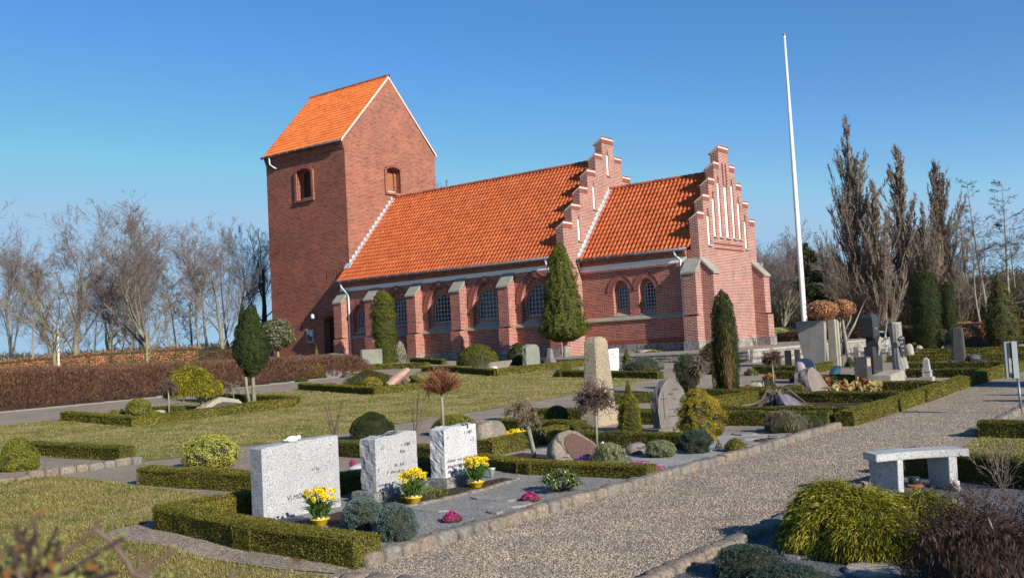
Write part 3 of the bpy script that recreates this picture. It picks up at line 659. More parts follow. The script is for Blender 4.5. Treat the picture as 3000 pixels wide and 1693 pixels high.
# nave and choir walls: an outer leaf with the wide openings and an inner leaf with the window openings
def longwall(nm, xa, xb, y, ztop, wins):
    mb = MB()
    V, F = plate([(xa, -.6), (xb, -.6), (xb, ztop), (xa, ztop)], [archhole(c, ho, zb, zs, ro) for c, ho, zb, zs, ro, hg, zg, zsg, rg in wins], .24); mb.add(onS(V, y), F)
    V, F = plate([(xa, -.6), (xb, -.6), (xb, ztop), (xa, ztop)], [archhole(c, hg, zg, zsg, rg) for c, ho, zb, zs, ro, hg, zg, zsg, rg in wins], .22); mb.add(onS(V, y+.24), F)
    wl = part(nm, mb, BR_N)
    mp = lambda u, v, w: (u, y-w, v)
    for c, ho, zb, zs, ro, hg, zg, zsg, rg in wins:
        yy = y+.36; t = .028
        o = arch(c, hg, zsg, rg); ins = arch(c, hg-.045, zsg, rg-.04)
        V, F = plate([(c-hg, zg), (c+hg, zg)]+o, [[(c-hg+.045, zg+.05), (c+hg-.045, zg+.05)]+ins], .05)
        mb = MB(); mb.add(onS(V, yy), F)
        def top(x):
            b = max((p for p in zip(o, o[1:])), key=lambda p: 1 if min(p[0][0], p[1][0]) <= x <= max(p[0][0], p[1][0]) else 0)
            (xa_, za_), (xb_, zb_) = b; return za_+(zb_-za_)*((x-xa_)/(xb_-xa_+1e-9))
        nb_ = 6 if hg > .5 else (4 if hg > .3 else 3)
        for i in range(1, nb_): x = c-hg+2*hg*i/nb_; mb.box(x-t/2, x+t/2, yy+.004, yy+.046, zg+.05, min(top(x), zsg+rg)-.02)
        nz = 7 if hg > .3 else 4
        for j in range(1, nz):
            z = zg+(zsg+rg-zg)*j/nz
            if z < zsg: xl = hg
            else:
                xs = [abs(p[0]-c) for p in o if p[1] >= z]; xl = max(xs) if xs else .05
            mb.box(c-xl+.02, c+xl-.02, yy+.007, yy+.043, z-t/2, z+t/2)
        wn = part('window', mb, WFRAME)
        mb = MB(); V, F = plate([(c-hg, zg), (c+hg, zg)]+o, [], .01); mb.add(onS(V, yy+.06), F); mb.build('window_pane', GLASSM, wn)
        mb = MB(); voussoirs(mb, c, ho, zs, ro, .24, mp, 0, .022); voussoirs(mb, c, ho+.25, zs+.0, ro+.25, .07, mp, 0, .05, .12, .24); mb.build('brick_arch', BR_V, wn)
        pr = arch(c, ho+.002, zs, ro); V, F = plate([(c+ho, zs)]+arch(c, ho+.30, zs, ro+.30)+[(c-ho, zs)]+pr[::-1], [], .03); mb = MB(); mb.add([mp(a, b, d+.010) for a, b, d in V], F); mb.build('arch_mortar', MORTAR, wn)
        mb = MB(); mb.hexa([(c-ho-.02, y-.0, zb-.06), (c+ho+.02, y-.0, zb-.06), (c+ho, yy+.02, zb-.06), (c-ho, yy+.02, zb-.06), (c-ho+.001, y+.0, zb), (c+ho-.001, y+.0, zb), (c+hg, yy+.02, zg+.01), (c-hg, yy+.02, zg+.01)]); mb.build('window_sill', GREYST, wn)
    return wl
NW = [(1.30, .52, 1.62, 2.55, .80, .29, 1.98, 2.55, .44)]+[(c, .92, 1.55, 2.60, 1.36, .72, 1.95, 2.65, .92) for c in (4.46, 7.79, 11.10, 14.42)]
longwall('nave_wall', 0, 15.95, -HN, 4.75, NW)
longwall('choir_wall', 16.40, 22.75, -HC, 4.60, [(c, .47, 1.62, 2.85, .585, .35, 2.0, 2.85, .42) for c in (18.72, 20.20)])
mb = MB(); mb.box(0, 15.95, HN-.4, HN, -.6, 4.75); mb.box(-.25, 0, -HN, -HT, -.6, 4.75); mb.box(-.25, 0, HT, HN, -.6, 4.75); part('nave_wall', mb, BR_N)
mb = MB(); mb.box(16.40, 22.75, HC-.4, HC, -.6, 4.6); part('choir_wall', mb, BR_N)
# window sill string courses
def sillband(xa, xb, y, z, drop=.14):
    mb = MB(); mb.hexa([(xa, y-.10, z-.07), (xb, y-.10, z-.07), (xb, y-.002, z-.07), (xa, y-.002, z-.07), (xa, y-.10, z-.01), (xb, y-.10, z-.01), (xb, y-.002, z+drop), (xa, y-.002, z+drop)]); part('sill_course', mb, GREYST)
sillband(16.45, 22.48, -HC, 1.46)
BX = [(-.25, .42), (2.42, 3.10), (5.80, 6.48), (9.10, 9.78), (12.43, 13.11), (15.72, 16.40)]
for (a, b), (c, d) in zip(BX, BX[1:]): sillband(b+.002, c-.002, -HN, 1.42)
# eaves: corbelled brick rows and white frieze
def eaves(xa, xb, y, zt, zw0, zw1):
    mb = MB(); mb.box(xa, xb, y-.004, y, zw0, zw1); part('white_frieze', mb, WHITE)
    mb = MB(); mb.box(xa, xb, y-.05, y, zw1, zw1+.07); n = int((xb-xa)/.09)
    for i in range(n): x = xa+(xb-xa)*(i+.5)/n; mb.box(x-.032, x+.032, y-.11, y-.02, zw1+.07, zw1+.20)
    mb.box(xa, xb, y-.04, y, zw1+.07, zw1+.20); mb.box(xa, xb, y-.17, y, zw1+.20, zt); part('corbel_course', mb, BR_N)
eaves(-.25, 15.95, -HN, 4.80, 4.24, 4.47); eaves(16.40, 22.50, -HC, 4.62, 4.03, 4.30)
# roofs of nave and choir
roof('nave_roof', 0.0, 15.97, 5.155, 4.84, 10.41, TILE_N, 5)
roof('choir_roof', 16.42, 22.78, 3.62, 4.67, 8.71, TILE_N, 9)
tiles('nave_roof', (-.26, -5.155, 4.84), (1, 0, 0), (0, .678, .735), (0, -.735, .678), .26, 1.25, .245, .335, TILE_N, CH, 12)
# lead flashings
def flashing(x, ya, yb, zf, w):
    mb = MB(); n = 16
    for i in range(n):
        y0 = ya+(yb-ya)*i/n; y1 = ya+(yb-ya)*(i+1)/n; z0, z1 = zf(y0), zf(y1)
        mb.hexa([(x+.002, y0, z0-.02), (x+.02, y0, z0-.02), (x+.02, y1, z1-.02), (x+.002, y1, z1-.02), (x+.002, y0, z0+w+.12), (x+.02, y0, z0+w+.12), (x+.02, y1, z0+w+.14), (x+.002, y1, z0+w+.14)])
        mb.hexa([(x+.01, y0, z0+.05), (x+.24, y0, z0+.05), (x+.24, y1, z1+.05), (x+.01, y1, z1+.05), (x+.01, y0, z0+.12), (x+.24, y0, z0+.085), (x+.24, y1, z1+.085), (x+.01, y1, z1+.12)])
    part('lead_flashing', mb, LEAD)
flashing(0, -HT, 0, lambda y: 4.84+1.0805*(5.155+y), .22)
flashing(16.40, -3.6, 0, lambda y: 4.67+1.116*(3.62+y), .22)
mb = MB(); mb.hexa([(-.26, -4.42, 5.66), (.25, -4.42, 5.66), (.25, -4.16, 5.95), (-.26, -4.16, 5.95), (-.26, -4.42, 5.74), (.25, -4.42, 5.74), (.25, -4.16, 6.04), (-.26, -4.16, 6.04)]); part('lead_flashing', mb, LEAD)
# stepped gables
def gable(xf, hs, zs, zbot, niches, dz=.30):
    mb = MB(); o = [(-hs[0], zbot), (hs[0], zbot)]
    for i, (h, z) in enumerate(zip(hs, zs)):
        o.append((h, z-dz))
        if i+1 < len(hs): o.append((hs[i+1], z-dz))
    for i in range(len(hs)-1, -1, -1):
        o.append((-hs[i], zs[i]-dz))
        if i > 0: o.append((-hs[i], zs[i-1]-dz))
    hol = []
    for (y, w, z0, zw, zt, ns) in niches:
        hol.append([(y-w/2, z0), (y+w/2, z0), (y+w/2, zw), (y-w/2, zw)])
        for sx in (([-.19, .19]) if ns == 2 else [0]):
            b = w*.28; hol.append([(y+sx-b, zw+.02), (y+sx+b, zw+.02), (y+sx+b*.8, zt-.1), (y+sx, zt), (y+sx-b*.8, zt-.1)])
    V, F = plate(o, hol, .08); mb.add(onE(V, xf), F); V, F = plate(o, [], .37); mb.add(onE(V, xf-.08), F)
    prev = None
    for i, (h, z) in enumerate(zip(hs, zs)):
        hin = hs[i+1] if i+1 < len(hs) else 0
        for s in ((-1, 1) if hin else (1,)):
            ya, yb = (sorted((s*h, s*hin)) if hin else (-h, h))
            mb.hexa([(xf-.45, ya, z-dz), (xf, ya, z-dz), (xf, yb, z-dz), (xf-.45, yb, z-dz), (xf-.45, ya, z-dz+.01), (xf, ya, z), (xf, yb, z), (xf-.45, yb, z-dz+.01)])
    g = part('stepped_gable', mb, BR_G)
    for (y, w, z0, zw, zt, ns) in niches:
        m2 = MB(); m2.box(xf-.078, xf-.072, y-w/2+.003, y+w/2-.003, z0, zw); m2.build('white_niche', WHITE, g)
        m2 = MB(); m2.hexa([(xf-.12, y-w/2-.05, z0-.08), (xf+.09, y-w/2-.05, z0-.10), (xf+.09, y+w/2+.05, z0-.10), (xf-.12, y+w/2+.05, z0-.08), (xf-.12, y-w/2-.05, z0+.03), (xf+.09, y-w/2-.05, z0-.04), (xf+.09, y+w/2+.05, z0-.04), (xf-.12, y+w/2+.05, z0+.03)]); m2.build('niche_sill', GREYST, g)
    for i, (h, z) in enumerate(zip(hs, zs)):
        hin = hs[i+1] if i+1 < len(hs) else 0
        for s in ((-1, 1) if hin else (1,)):
            ya, yb = (sorted((s*h, s*hin)) if hin else (-h, h)); ya -= .04*(s < 0 or not hin); yb += .04*(s > 0 or not hin)
            m2 = MB(); n = max(12, int((yb-ya)/.028)); V = []
            for (x, zz) in ((xf+.06, z+.05), (xf-.56, z-dz-.05)):
                for th in (0, .03):
                    for k in range(n+1): y = ya+(yb-ya)*k/n; V.append((x, y, zz+th+.03*abs(math.sin(math.pi*(y-ya)/.17))))
            q = n+1
            for k in range(n): m2.add([V[k], V[k+1], V[2*q+k+1], V[2*q+k], V[q+k], V[q+k+1], V[3*q+k+1], V[3*q+k]], [(0, 3, 2, 1), (4, 5, 6, 7), (0, 1, 5, 4), (2, 3, 7, 6), (1, 2, 6, 5), (3, 0, 4, 7)])
            cp = m2.build('step_cap', TILE_R, g)
            m2 = MB(); m2.hexa([(xf-.45, ya+.02, z-dz-.02), (xf+.025, ya+.02, z-.04), (xf+.025, yb-.02, z-.04), (xf-.45, yb-.02, z-dz-.02), (xf-.45, ya+.02, z-dz+.05), (xf+.025, ya+.02, z+.05), (xf+.025, yb-.02, z+.05), (xf-.45, yb-.02, z-dz+.05)]); m2.build('cap_mortar', MORTAR, cp)
            m2 = MB(); nn = int((yb-ya)/.075)
            for k in range(nn): y = ya+.04+(yb-ya-.08)*k/nn; m2.box(xf, xf+.012, y+.006, y+.064, z-.26, z-.06)
            m2.build('soldier_course', BR_V, cp)
    return g
NH = [4.80, 3.93, 3.08, 2.24, 1.36, .60]; NZ = [6.56, 7.54, 8.52, 9.51, 10.49, 11.47]
gable(X2, NH, NZ, -.6, [(s*y, .25, z0, zw, zt, 1) for s in (-1, 1) for y, z0, zw, zt in ((3.30, 5.73, 6.84, 7.05), (1.65, 7.50, 8.72, 8.97))]+[(-.06, .25, 9.48, 10.62, 10.95, 1)])
CHh = [3.33, 2.64, 1.92, 1.22, .57]; CZ = [6.33, 7.23, 8.11, 8.99, 9.87]
cg = gable(X3, CHh, CZ, -.6, [(s*y, .31, z0, zw, zt, 1) for s in (-1, 1) for y, z0, zw, zt in ((2.16, 4.84, 6.28, 6.66), (1.47, 5.30, 7.20, 7.55), (.79, 5.30, 8.03, 8.40))]+[(0, .37, 5.30, 7.92, 9.12, 2)])
mb = MB()
for z in (4.93, 4.69):
    for k in range(42): y = -1.68+3.36*k/42; mb.box(X3, X3+.03, y+.01, y+.06, z-.05, z+.05)
mb.build('dentil_course', BR_V, cg)
mb = MB()
for xa, xb, y, z in ((16.5, 22.4, -HC, .21), ):
    n = int((xb-xa)/.078)
    for k in range(n): x = xa+(xb-xa)*k/n; mb.box(x+.006, x+.066, y-.02, y, z, z+.2)
part('soldier_course', mb, BR_V)
# buttresses
def buttress(ax, a, b, f, p, zw, zo, side=-1):
    """ax 'S': spans x a..b in front of y=f; ax 'E': spans y a..b in front of x=f"""
    mp = (lambda u, d, z: (u, f-d, z)) if ax == 'S' else (lambda u, d, z: (f+d, u, z))
    def hx(m, a, b, d0, d1, z0, z1a, z1b):
        q = [mp(a, d1, z0), mp(b, d1, z0), mp(b, d0, z0), mp(a, d0, z0), mp(a, d1, z1b), mp(b, d1, z1b), mp(b, d0, z1a), mp(a, d0, z1a)]
        m.hexa(q)
    m = MB(); hx(m, a, b, -.05, p, 1.45, zw-.08, zo-.02); hx(m, a-.0, b, -.05, p+.10, .2, 1.47, 1.36); 
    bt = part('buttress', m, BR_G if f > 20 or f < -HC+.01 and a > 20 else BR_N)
    m = MB(); q = .055
    V = [mp(a-q, -.02, zw-.03), mp(b+q, -.02, zw-.03), mp(b+q, p+.07, zo-.05), mp(a-q, p+.07, zo-.05), mp(a-q, -.02, zw+.13), mp(b+q, -.02, zw+.13), mp(b+q, p+.07, zo+.04), mp(a-q, p+.07, zo+.04)]
    m.add(V, [(0, 3, 2, 1), (4, 5, 6, 7), (0, 1, 5, 4), (1, 2, 6, 5), (2, 3, 7, 6), (3, 0, 4, 7)]); m.build('buttress_cap', GREYST, bt)
    m = MB(); hx(m, a-.05, b+.05, -.05, p+.17, -.6, .22, .19); m.build('buttress_plinth', PLINTH, bt)
for a, b in BX: buttress('S', a, b, -HN, .60, 4.18, 3.56)
buttress('S', 22.50, 23.195, -HC, .60, 4.06, 3.44)
buttress('S', 22.50, 23.195, HC+.65, .60, 4.06, 3.44)
buttress('E', -3.325, -2.62, X3, .62, 4.06, 3.40); buttress('E', 2.62, 3.325, X3, .62, 4.06, 3.40)
rs = random.Random(4)
def blocks(mp, a, b):
    x = a; mb = MB()
    while x < b-.05:
        l = min(rs.uniform(.55, 1.15), b-x); d = rs.uniform(.05, .10); mb.box(*mp(x+.0, x+l-.006, d)); x += l
    part('granite_plinth', mb, PLINTH)
for a, b in list(zip([q[1]+.05 for q in BX[:-1]], [q[0]-.05 for q in BX[1:]])): blocks(lambda x0, x1, d: (x0, x1, -HN-d, -HN+.1, -.6, .22), a, b)
blocks(lambda x0, x1, d: (x0, x1, -HC-d, -HC+.1, -.6, .20), 16.46, 22.44)
blocks(lambda y0, y1, d: (X3-.1, X3+d, y0, y1, -.6, .20), -2.56, 2.56)

# ------------------------------------------------------------------ foliage builders
def quads(P, D, S, l, w, mode='diamond'):
    """one leaf per point: P base, D long axis (unit), S side axis (unit)"""
    l = np.asarray(l)[:, None] if np.ndim(l) else l; w = np.asarray(w)[:, None] if np.ndim(w) else w
    a = P-D*l*0.5; b = P+S*w*0.5; c = P+D*l*0.5; d = P-S*w*0.5
    return np.stack([a, b, c, d], 1).reshape(-1, 3)
def unit(a): return a/(np.linalg.norm(a, axis=1, keepdims=True)+1e-9)
def leafmesh(name, P, Nm, size, aspect, mat, parent, rng, style='leaf', drop=0.0):
    n = len(P); rnd = rng.normal(size=(n, 3)); up = np.array([0, 0, 1.0])
    if style == 'leaf':   # blades roughly facing outwards
        nn = unit(Nm+rnd*0.55); D = unit(np.cross(nn, rng.normal(size=(n, 3)))); S = np.cross(nn, D)
    elif style == 'needle':  # sprays pointing out and up
        D = unit(Nm*0.8+up*0.55+rnd*0.45); S = unit(np.cross(D, rng.normal(size=(n, 3))))
    elif style == 'up':
        D = unit(Nm*0.25+up*1.0+rnd*0.25); S = unit(np.cross(D, Nm+rnd*0.5))
    elif style == 'hang':
        D = unit(Nm*0.45-up*0.8+rnd*0.25); S = unit(np.cross(D, Nm+rnd*0.6))
    s = size*rng.uniform(0.65, 1.35, n)
    V = quads(P, D, S, s, s*aspect)
    return link(name, npmesh(name, V, np.arange(4*n).reshape(-1, 4)), mat, parent)
def revolve_pts(n, prof, H, Rx, Ry, rng, amp, freq, seed, shell=0.12, sq=1.0):
    ts = np.linspace(0, 1, 60); pr = np.interp(ts, [p[0] for p in prof], [p[1] for p in prof])
    dr = np.gradient(pr*Rx, ts*H+1e-9); wgt = (pr+0.02)*np.sqrt(1+dr**2); cdf = np.cumsum(wgt); cdf /= cdf[-1]
    t = np.interp(rng.uniform(size=n), cdf, ts); a = rng.uniform(0, 2*np.pi, n); r = np.interp(t, ts, pr); s = np.interp(t, ts, dr)
    c, sn = np.cos(a), np.sin(a)
    Nm = unit(np.stack([c, sn, -np.clip(s, -4, 4)], 1))
    P = np.stack([c*r*Rx, sn*r*Ry, t*H], 1)
    cl = snoise(P/max(Rx, .05), freq*2.6, seed+9); f = 1+amp*snoise(P/max(Rx, .05), freq, seed)+amp*.45*cl-shell*rng.uniform(size=n)**2*2-np.where(cl < -.25, .09+amp*.9, 0)
    P[:, :2] *= f[:, None]; P[:, 2] = P[:, 2]+amp*0.3*H*0.3*snoise(P/max(Rx, .05), freq, seed+5)*np.clip(t, 0, 1)
    return P, Nm
def core(name, prof, H, Rx, Ry, amp, freq, seed, mat, parent, k=0.84):  # added dark body, blocks light and shows as shade in leaf gaps
    nt_, na = 14, 18; V = []
    for i in range(nt_):
        t = i/(nt_-1); r = np.interp(t, [p[0] for p in prof], [p[1] for p in prof])
        for j in range(na):
            a = 2*math.pi*j/na; V.append([math.cos(a)*r*Rx, math.sin(a)*r*Ry, t*H])
    V = np.array(V); f = (1+amp*snoise(V/max(Rx, .05), freq, seed))*k; V[:, :2] *= f[:, None]; V[:, 2] = V[:, 2]*(.5+k/2)
    F = [[i*na+j, i*na+(j+1) % na, (i+1)*na+(j+1) % na, (i+1)*na+j] for i in range(nt_-1) for j in range(na)]
    return link(name, npmesh(name, V, F), mat, parent, True)
BALL = [(0, .55), (.12, .82), (.3, .98), (.5, 1), (.7, .92), (.85, .7), (.95, .4), (1, .05)]
DOME = [(0, .88), (.15, 1), (.4, .98), (.65, .84), (.83, .6), (.95, .3), (1, .03)]
CONE = [(0, .75), (.08, 1), (.3, .86), (.6, .56), (.85, .24), (1, .02)]
COLM = [(0, .7), (.1, .9), (.35, 1), (.65, .97), (.85, .8), (.95, .5), (1, .12)]
FLAM = [(0, .12), (.06, .3), (.16, .72), (.3, .96), (.42, 1), (.6, .84), (.75, .6), (.88, .33), (1, .03)]
SPRD = [(0, .7), (.25, 1), (.5, .9), (.8, .5), (1, .1)]
CAPP = [(0, .82), (.15, 1), (.45, .92), (.75, .68), (.92, .35), (1, .05)]
def lsize(D, real): return max(real*.85, D/983*1.12)
FSEED = [100]
def foliage(parent, nm, prof, H, Rx, D, mat, z0=0.0, real=.014, aspect=.6, style='leaf', amp=.06, freq=3.0, dens=1.0, Ry=None, shell=.10, corem=HCORE, ck=.84, maxn=60000):
    FSEED[0] += 1; sd_ = FSEED[0]; rng = np.random.default_rng(sd_); Ry = Ry or Rx; amp = amp*1.25+.015
    s = lsize(D, real); area = 2*math.pi*Rx*H*0.85+math.pi*Rx*Rx*.5
    n = int(min(maxn, max(120, dens*2.6*area/(s*s*max(aspect, .35)))))
    P, Nm = revolve_pts(n, prof, H, Rx, Ry, rng, amp, freq, sd_, shell); P[:, 2] += z0
    o = leafmesh(nm, P, Nm, s, aspect, mat, parent, rng, style)
    if corem:
        c = core('shade_core', prof, H, Rx, Ry, amp, freq, sd_, corem, o, ck); c.location = (0, 0, z0)
    return o
def bush(key, name, label, cat, prof, mat, group=None, **k):
    x, y, z, h, w, D = IT[key]; z = gz(x, y) if abs(gz(x, y)-z) < .6 else z
    x += F_[0]*w*.28; y += F_[1]*w*.28; z = gz(x, y) if abs(gz(x, y)-z) < .6 else z
    t = thing(name, label, cat, (x, y, z-.01), group); kk = dict(real=.014); kk.update(k); sc = kk.pop('hs', 1.0)
    foliage(t, 'foliage', prof, h*sc, w/2, D, mat, **kk)
    m = MB(); m.tube([(0, 0, -.03), (0.01, 0, h*.4)], [max(.012, w*.04), .008], 6); m.build('stem', BARKD, t)
    return t
# ------------------------------------------------------------------ clipped box hedges
def hedge(pts, wd, h, label, D=None, mat=HEDGE, name='clipped_hedge', group='clipped box hedges around the grave plots', cat='hedge', real=.014, off=0, rough=.008, style='leaf', dens=1.0, zf=None, corem=HCORE):
    pts = [np.array(p, float) for p in pts]; FSEED[0] += 1; rng = np.random.default_rng(FSEED[0])
    o0 = pts[0]; zf = zf or gz; z0 = zf(*o0)
    t = thing(name, label, cat, (o0[0], o0[1], z0), group)
    Ps = []; Ns = []; mb = MB()
    for a, b in zip(pts, pts[1:]):
        d = b-a; L_ = np.linalg.norm(d); d /= L_; n = np.array([d[1], -d[0]]); mid = (a+b)/2
        DD = D or max(6, float(np.dot(np.array([mid[0], mid[1], 0])-CAMP*np.array([1, 1, 0]), F_))); s = lsize(DD, real)
        ext = wd/2
        for kind in ('top', 'l', 'r', 'e0', 'e1'):
            ar = {'top': (L_+wd)*wd, 'l': L_*h, 'r': L_*h, 'e0': wd*h, 'e1': wd*h}[kind]
            m = int(dens*2.2*ar/(s*s*.6))+4; u = rng.uniform(-ext, L_+ext, m); q = rng.uniform(-.5, .5, m)*wd; zz = rng.uniform(0, 1, m)*h
            if kind == 'top': zz[:] = h; nm_ = np.tile([0, 0, 1.0], (m, 1))
            elif kind in 'lr': sg = 1 if kind == 'l' else -1; q[:] = sg*wd/2; nm_ = np.tile([n[0]*sg, n[1]*sg, 0.0], (m, 1))
            else: sg = -1 if kind == 'e0' else 1; u[:] = -ext if sg < 0 else L_+ext; nm_ = np.tile([d[0]*sg, d[1]*sg, 0.0], (m, 1))
            # rounded shoulders and small unevenness
            edge = np.clip((np.abs(q)/(wd/2)-.7)/.3, 0, 1)*np.clip((zz/h-.75)/.25, 0, 1); zz2 = zz-edge*h*.10
            P = np.stack([a[0]+d[0]*u+n[0]*q, a[1]+d[1]*u+n[1]*q, zz2], 1)
            wv = snoise(P, 4.0, 7)*rough*2.2+rng.normal(0, rough*.8, m)-.012; P += nm_*wv[:, None]
            P[:, 2] += gzv(P[:, 0], P[:, 1])-z0 if zf is gz else 0
            Ps.append(P-np.array([o0[0], o0[1], 0])); Ns.append(nm_)
        k = .035; A = a-d*(ext-k)-o0; B = b+d*(ext-k)-o0; hw = wd/2-k; za, zb = zf(*a)-z0, zf(*b)-z0
        mb.hexa([(*(A-n*-hw), za-.05), (*(B-n*-hw), zb-.05), (*(B-n*hw), zb-.05), (*(A-n*hw), za-.05), (*(A-n*-hw), za+h-k), (*(B-n*-hw), zb+h-k), (*(B-n*hw), zb+h-k), (*(A-n*hw), za+h-k)])
    P = np.concatenate(Ps); Nm = np.concatenate(Ns); s = lsize(DD, real)
    o = leafmesh('foliage', P, Nm, s, .62, mat, t, rng, style)
    mb.build('shade_core', corem, o); return t  # dark inner box, its colour stands in for shade between the leaves
# ------------------------------------------------------------------ branching trees
def grow(rng, p, d, ln, r, lvl, st, out, maxl):
    steps = st['steps'][lvl]; sl = ln/steps; q = p.copy(); dd = d.copy()
    for i in range(steps):
        dd = dd+rng.normal(0, st['wig'][lvl], 3)+np.array([0, 0, st['up'][lvl]]); dd /= np.linalg.norm(dd)
        r1 = r*(1-(i+1)/steps*st['tap'][lvl]); r0 = r*(1-i/steps*st['tap'][lvl]); q2 = q+dd*sl
        out.append((lvl, *q, *q2, r0, r1))
        if lvl < maxl and (i+1)/steps >= st['bare'][lvl]:
            nb = rng.poisson(st['n'][lvl])
            if i == steps-1: nb = max(nb, 2)
            for _ in range(nb):
                ax = np.cross(dd, rng.normal(size=3)); ax /= np.linalg.norm(ax)+1e-9
                an = math.radians(rng.normal(st['ang'][lvl], 9)); nd = dd*math.cos(an)+ax*math.sin(an)
                frac = 1-(i+1)/steps*st['short'][lvl]
                s_ = rng.uniform(0, 1); grow(rng, q+dd*sl*s_, nd, ln*st['len'][lvl]*frac*rng.uniform(.75, 1.25), max(r1*st['rr'][lvl], .0002), lvl+1, st, out, maxl)
        q = q2
def segmesh(segs, rmin, sides):
    S = np.array(segs, float); A = S[:, 1:4]; B = S[:, 4:7]; ra = np.maximum(S[:, 7], rmin); rb = np.maximum(S[:, 8], rmin)
    d = unit(B-A); x = unit(np.cross(d, np.array([.31, .17, .94]))); y = np.cross(d, x); k = sides; n = len(S)
    V = np.zeros((n, 2*k, 3))
    for j in range(k):
        t = 2*math.pi*j/k; e = x*math.cos(t)+y*math.sin(t); V[:, j] = A-d*ra[:, None]*.2+e*ra[:, None]; V[:, k+j] = B+e*rb[:, None]
    f = np.array([[j, (j+1) % k, k+(j+1) % k, k+j] for j in range(k)])
    F = (np.arange(n)[:, None, None]*2*k+f[None]).reshape(-1, 4)
    return V.reshape(-1, 3), F
STY = {
 'beech': dict(steps=[8, 7, 6, 5, 3], wig=[.06, .07, .09, .12, .15], up=[.03, .09, .06, .03, .0], tap=[.7, .8, .85, .85, .8], bare=[.35, .2, .12, .1, 0], n=[2.1, 1.1, 1.1, 1.0, 0], ang=[33, 32, 34, 36, 35], short=[.35, .45, .45, .4, 0], len=[.85, .62, .58, .5, .5], rr=[.46, .36, .34, .4, .6], r=.0125),
 'thin': dict(steps=[9, 6, 5, 3], wig=[.04, .08, .11, .15], up=[.04, .10, .04, 0], tap=[.88, .85, .85, .9], bare=[.3, .15, .1, 0], n=[2.6, 1.3, 1.3, 0], ang=[44, 36, 38, 35], short=[.6, .5, .4, 0], len=[.40, .5, .5, .5], rr=[.28, .34, .4, .6], r=.0085),
 'dark': dict(steps=[8, 8, 6, 4], wig=[.04, .06, .09, .12], up=[.04, .12, .10, .08], tap=[.8, .8, .85, .9], bare=[.35, .15, .1, 0], n=[2.6, 1.5, 1.5, 0], ang=[34, 30, 30, 30], short=[.4, .5, .4, 0], len=[.75, .5, .5, .5], rr=[.40, .34, .4, .6], r=.013),
 'column': dict(steps=[12, 9, 6, 4], wig=[.02, .035, .06, .10], up=[.05, .10, .12, .12], tap=[.9, .85, .85, .9], bare=[.03, .10, .1, 0], n=[7.0, 2.0, 1.8, 0], ang=[15, 14, 18, 22], short=[.86, .6, .5, 0], len=[.44, .34, .42, .5], rr=[.15, .40, .45, .6], r=.013),
 'larch': dict(steps=[16, 5, 4, 3], wig=[.015, .08, .12, .2], up=[.03, .03, .0, 0], tap=[.93, .85, .9, .9], bare=[.22, .1, .1, 0], n=[3.6, 1.5, 1.2, 0], ang=[68, 42, 42, 35], short=[.75, .5, .4, 0], len=[.20, .5, .5, .5], rr=[.25, .5, .55, .6], r=.009),
 'young': dict(steps=[5, 7, 6, 4], wig=[.02, .07, .10, .14], up=[.02, .10, .07, 0], tap=[.4, .8, .85, .9], bare=[.55, .12, .1, 0], n=[3.4, 1.5, 1.4, 0], ang=[38, 32, 34, 35], short=[.1, .5, .4, 0], len=[1.0, .45, .45, .5], rr=[.42, .45, .5, .6], r=.013),
}
def tree_proto(kind, seed, maxl, rmin=.012):
    st = STY[kind]; rng = np.random.default_rng(seed*17+5); out = []
    grow(rng, np.array([0, 0, -.02]), np.array([rng.normal(0, .03), rng.normal(0, .03), 1.0]), .46 if kind in ('beech', 'dark') else (.42 if kind == 'young' else .92), st['r'], 0, st, out, maxl)
    S = np.array(out); zt = S[:, 6].max(); S[:, 1:9] /= zt
    wd = np.percentile(np.abs(S[:, 4:6]), 96)*2
    return S, wd
PROTO = {}
def bare_tree(kind, x, y, z, h, w, seed, label, group, trunkm, twigm, name='bare_tree', maxl=4, rmin=.013, fl=None):
    key = (kind, seed)
    if key not in PROTO:
        S, wd = tree_proto(kind, seed, min(maxl, len(STY[kind]['steps'])-1)); tr = S[S[:, 0] <= 1]; br = S[S[:, 0] > 1]
        V, F = segmesh(tr, rmin/h, 6); m1 = npmesh('trunk', V, F); V, F = segmesh(br, rmin*.5/h, 3); m2 = npmesh('branches', V, F)
        m1.materials.append(trunkm); m2.materials.append(twigm)
        m1.polygons.foreach_set('use_smooth', np.ones(len(m1.polygons), bool))
        PROTO[key] = (m1, m2, wd)
        if fl:
            rng = np.random.default_rng(seed); q = br[rng.integers(0, len(br), fl[1])]; P = q[:, 4:7]+rng.normal(0, .004, (len(q), 3))
            D = unit(rng.normal(size=(len(q), 3))); Sx = unit(np.cross(D, rng.normal(size=(len(q), 3))))
            m3 = npmesh('dead_leaves', quads(P, D, Sx, fl[2]/h, fl[2]*.7/h), np.arange(4*len(q)).reshape(-1, 4)); m3.materials.append(fl[0]); PROTO[key] += (m3,)
    m1, m2, wd = PROTO[key][:3]
    t = thing(name, label, 'tree', (x, y, z), group, rz=0)
    sx = min(1.5, max(.5, (w/h)/wd)); a = seed*1.7+x
    for nm, me in (('trunk', m1), ('branches', m2))+((('dead_leaves', PROTO[key][3]),) if len(PROTO[key]) > 3 else ()):
        o = bpy.data.objects.new(nm, me); COL.objects.link(o); o.parent = t
        o.rotation_euler = (0, 0, a); o.scale = (h*sx, h*sx, h)
    return t

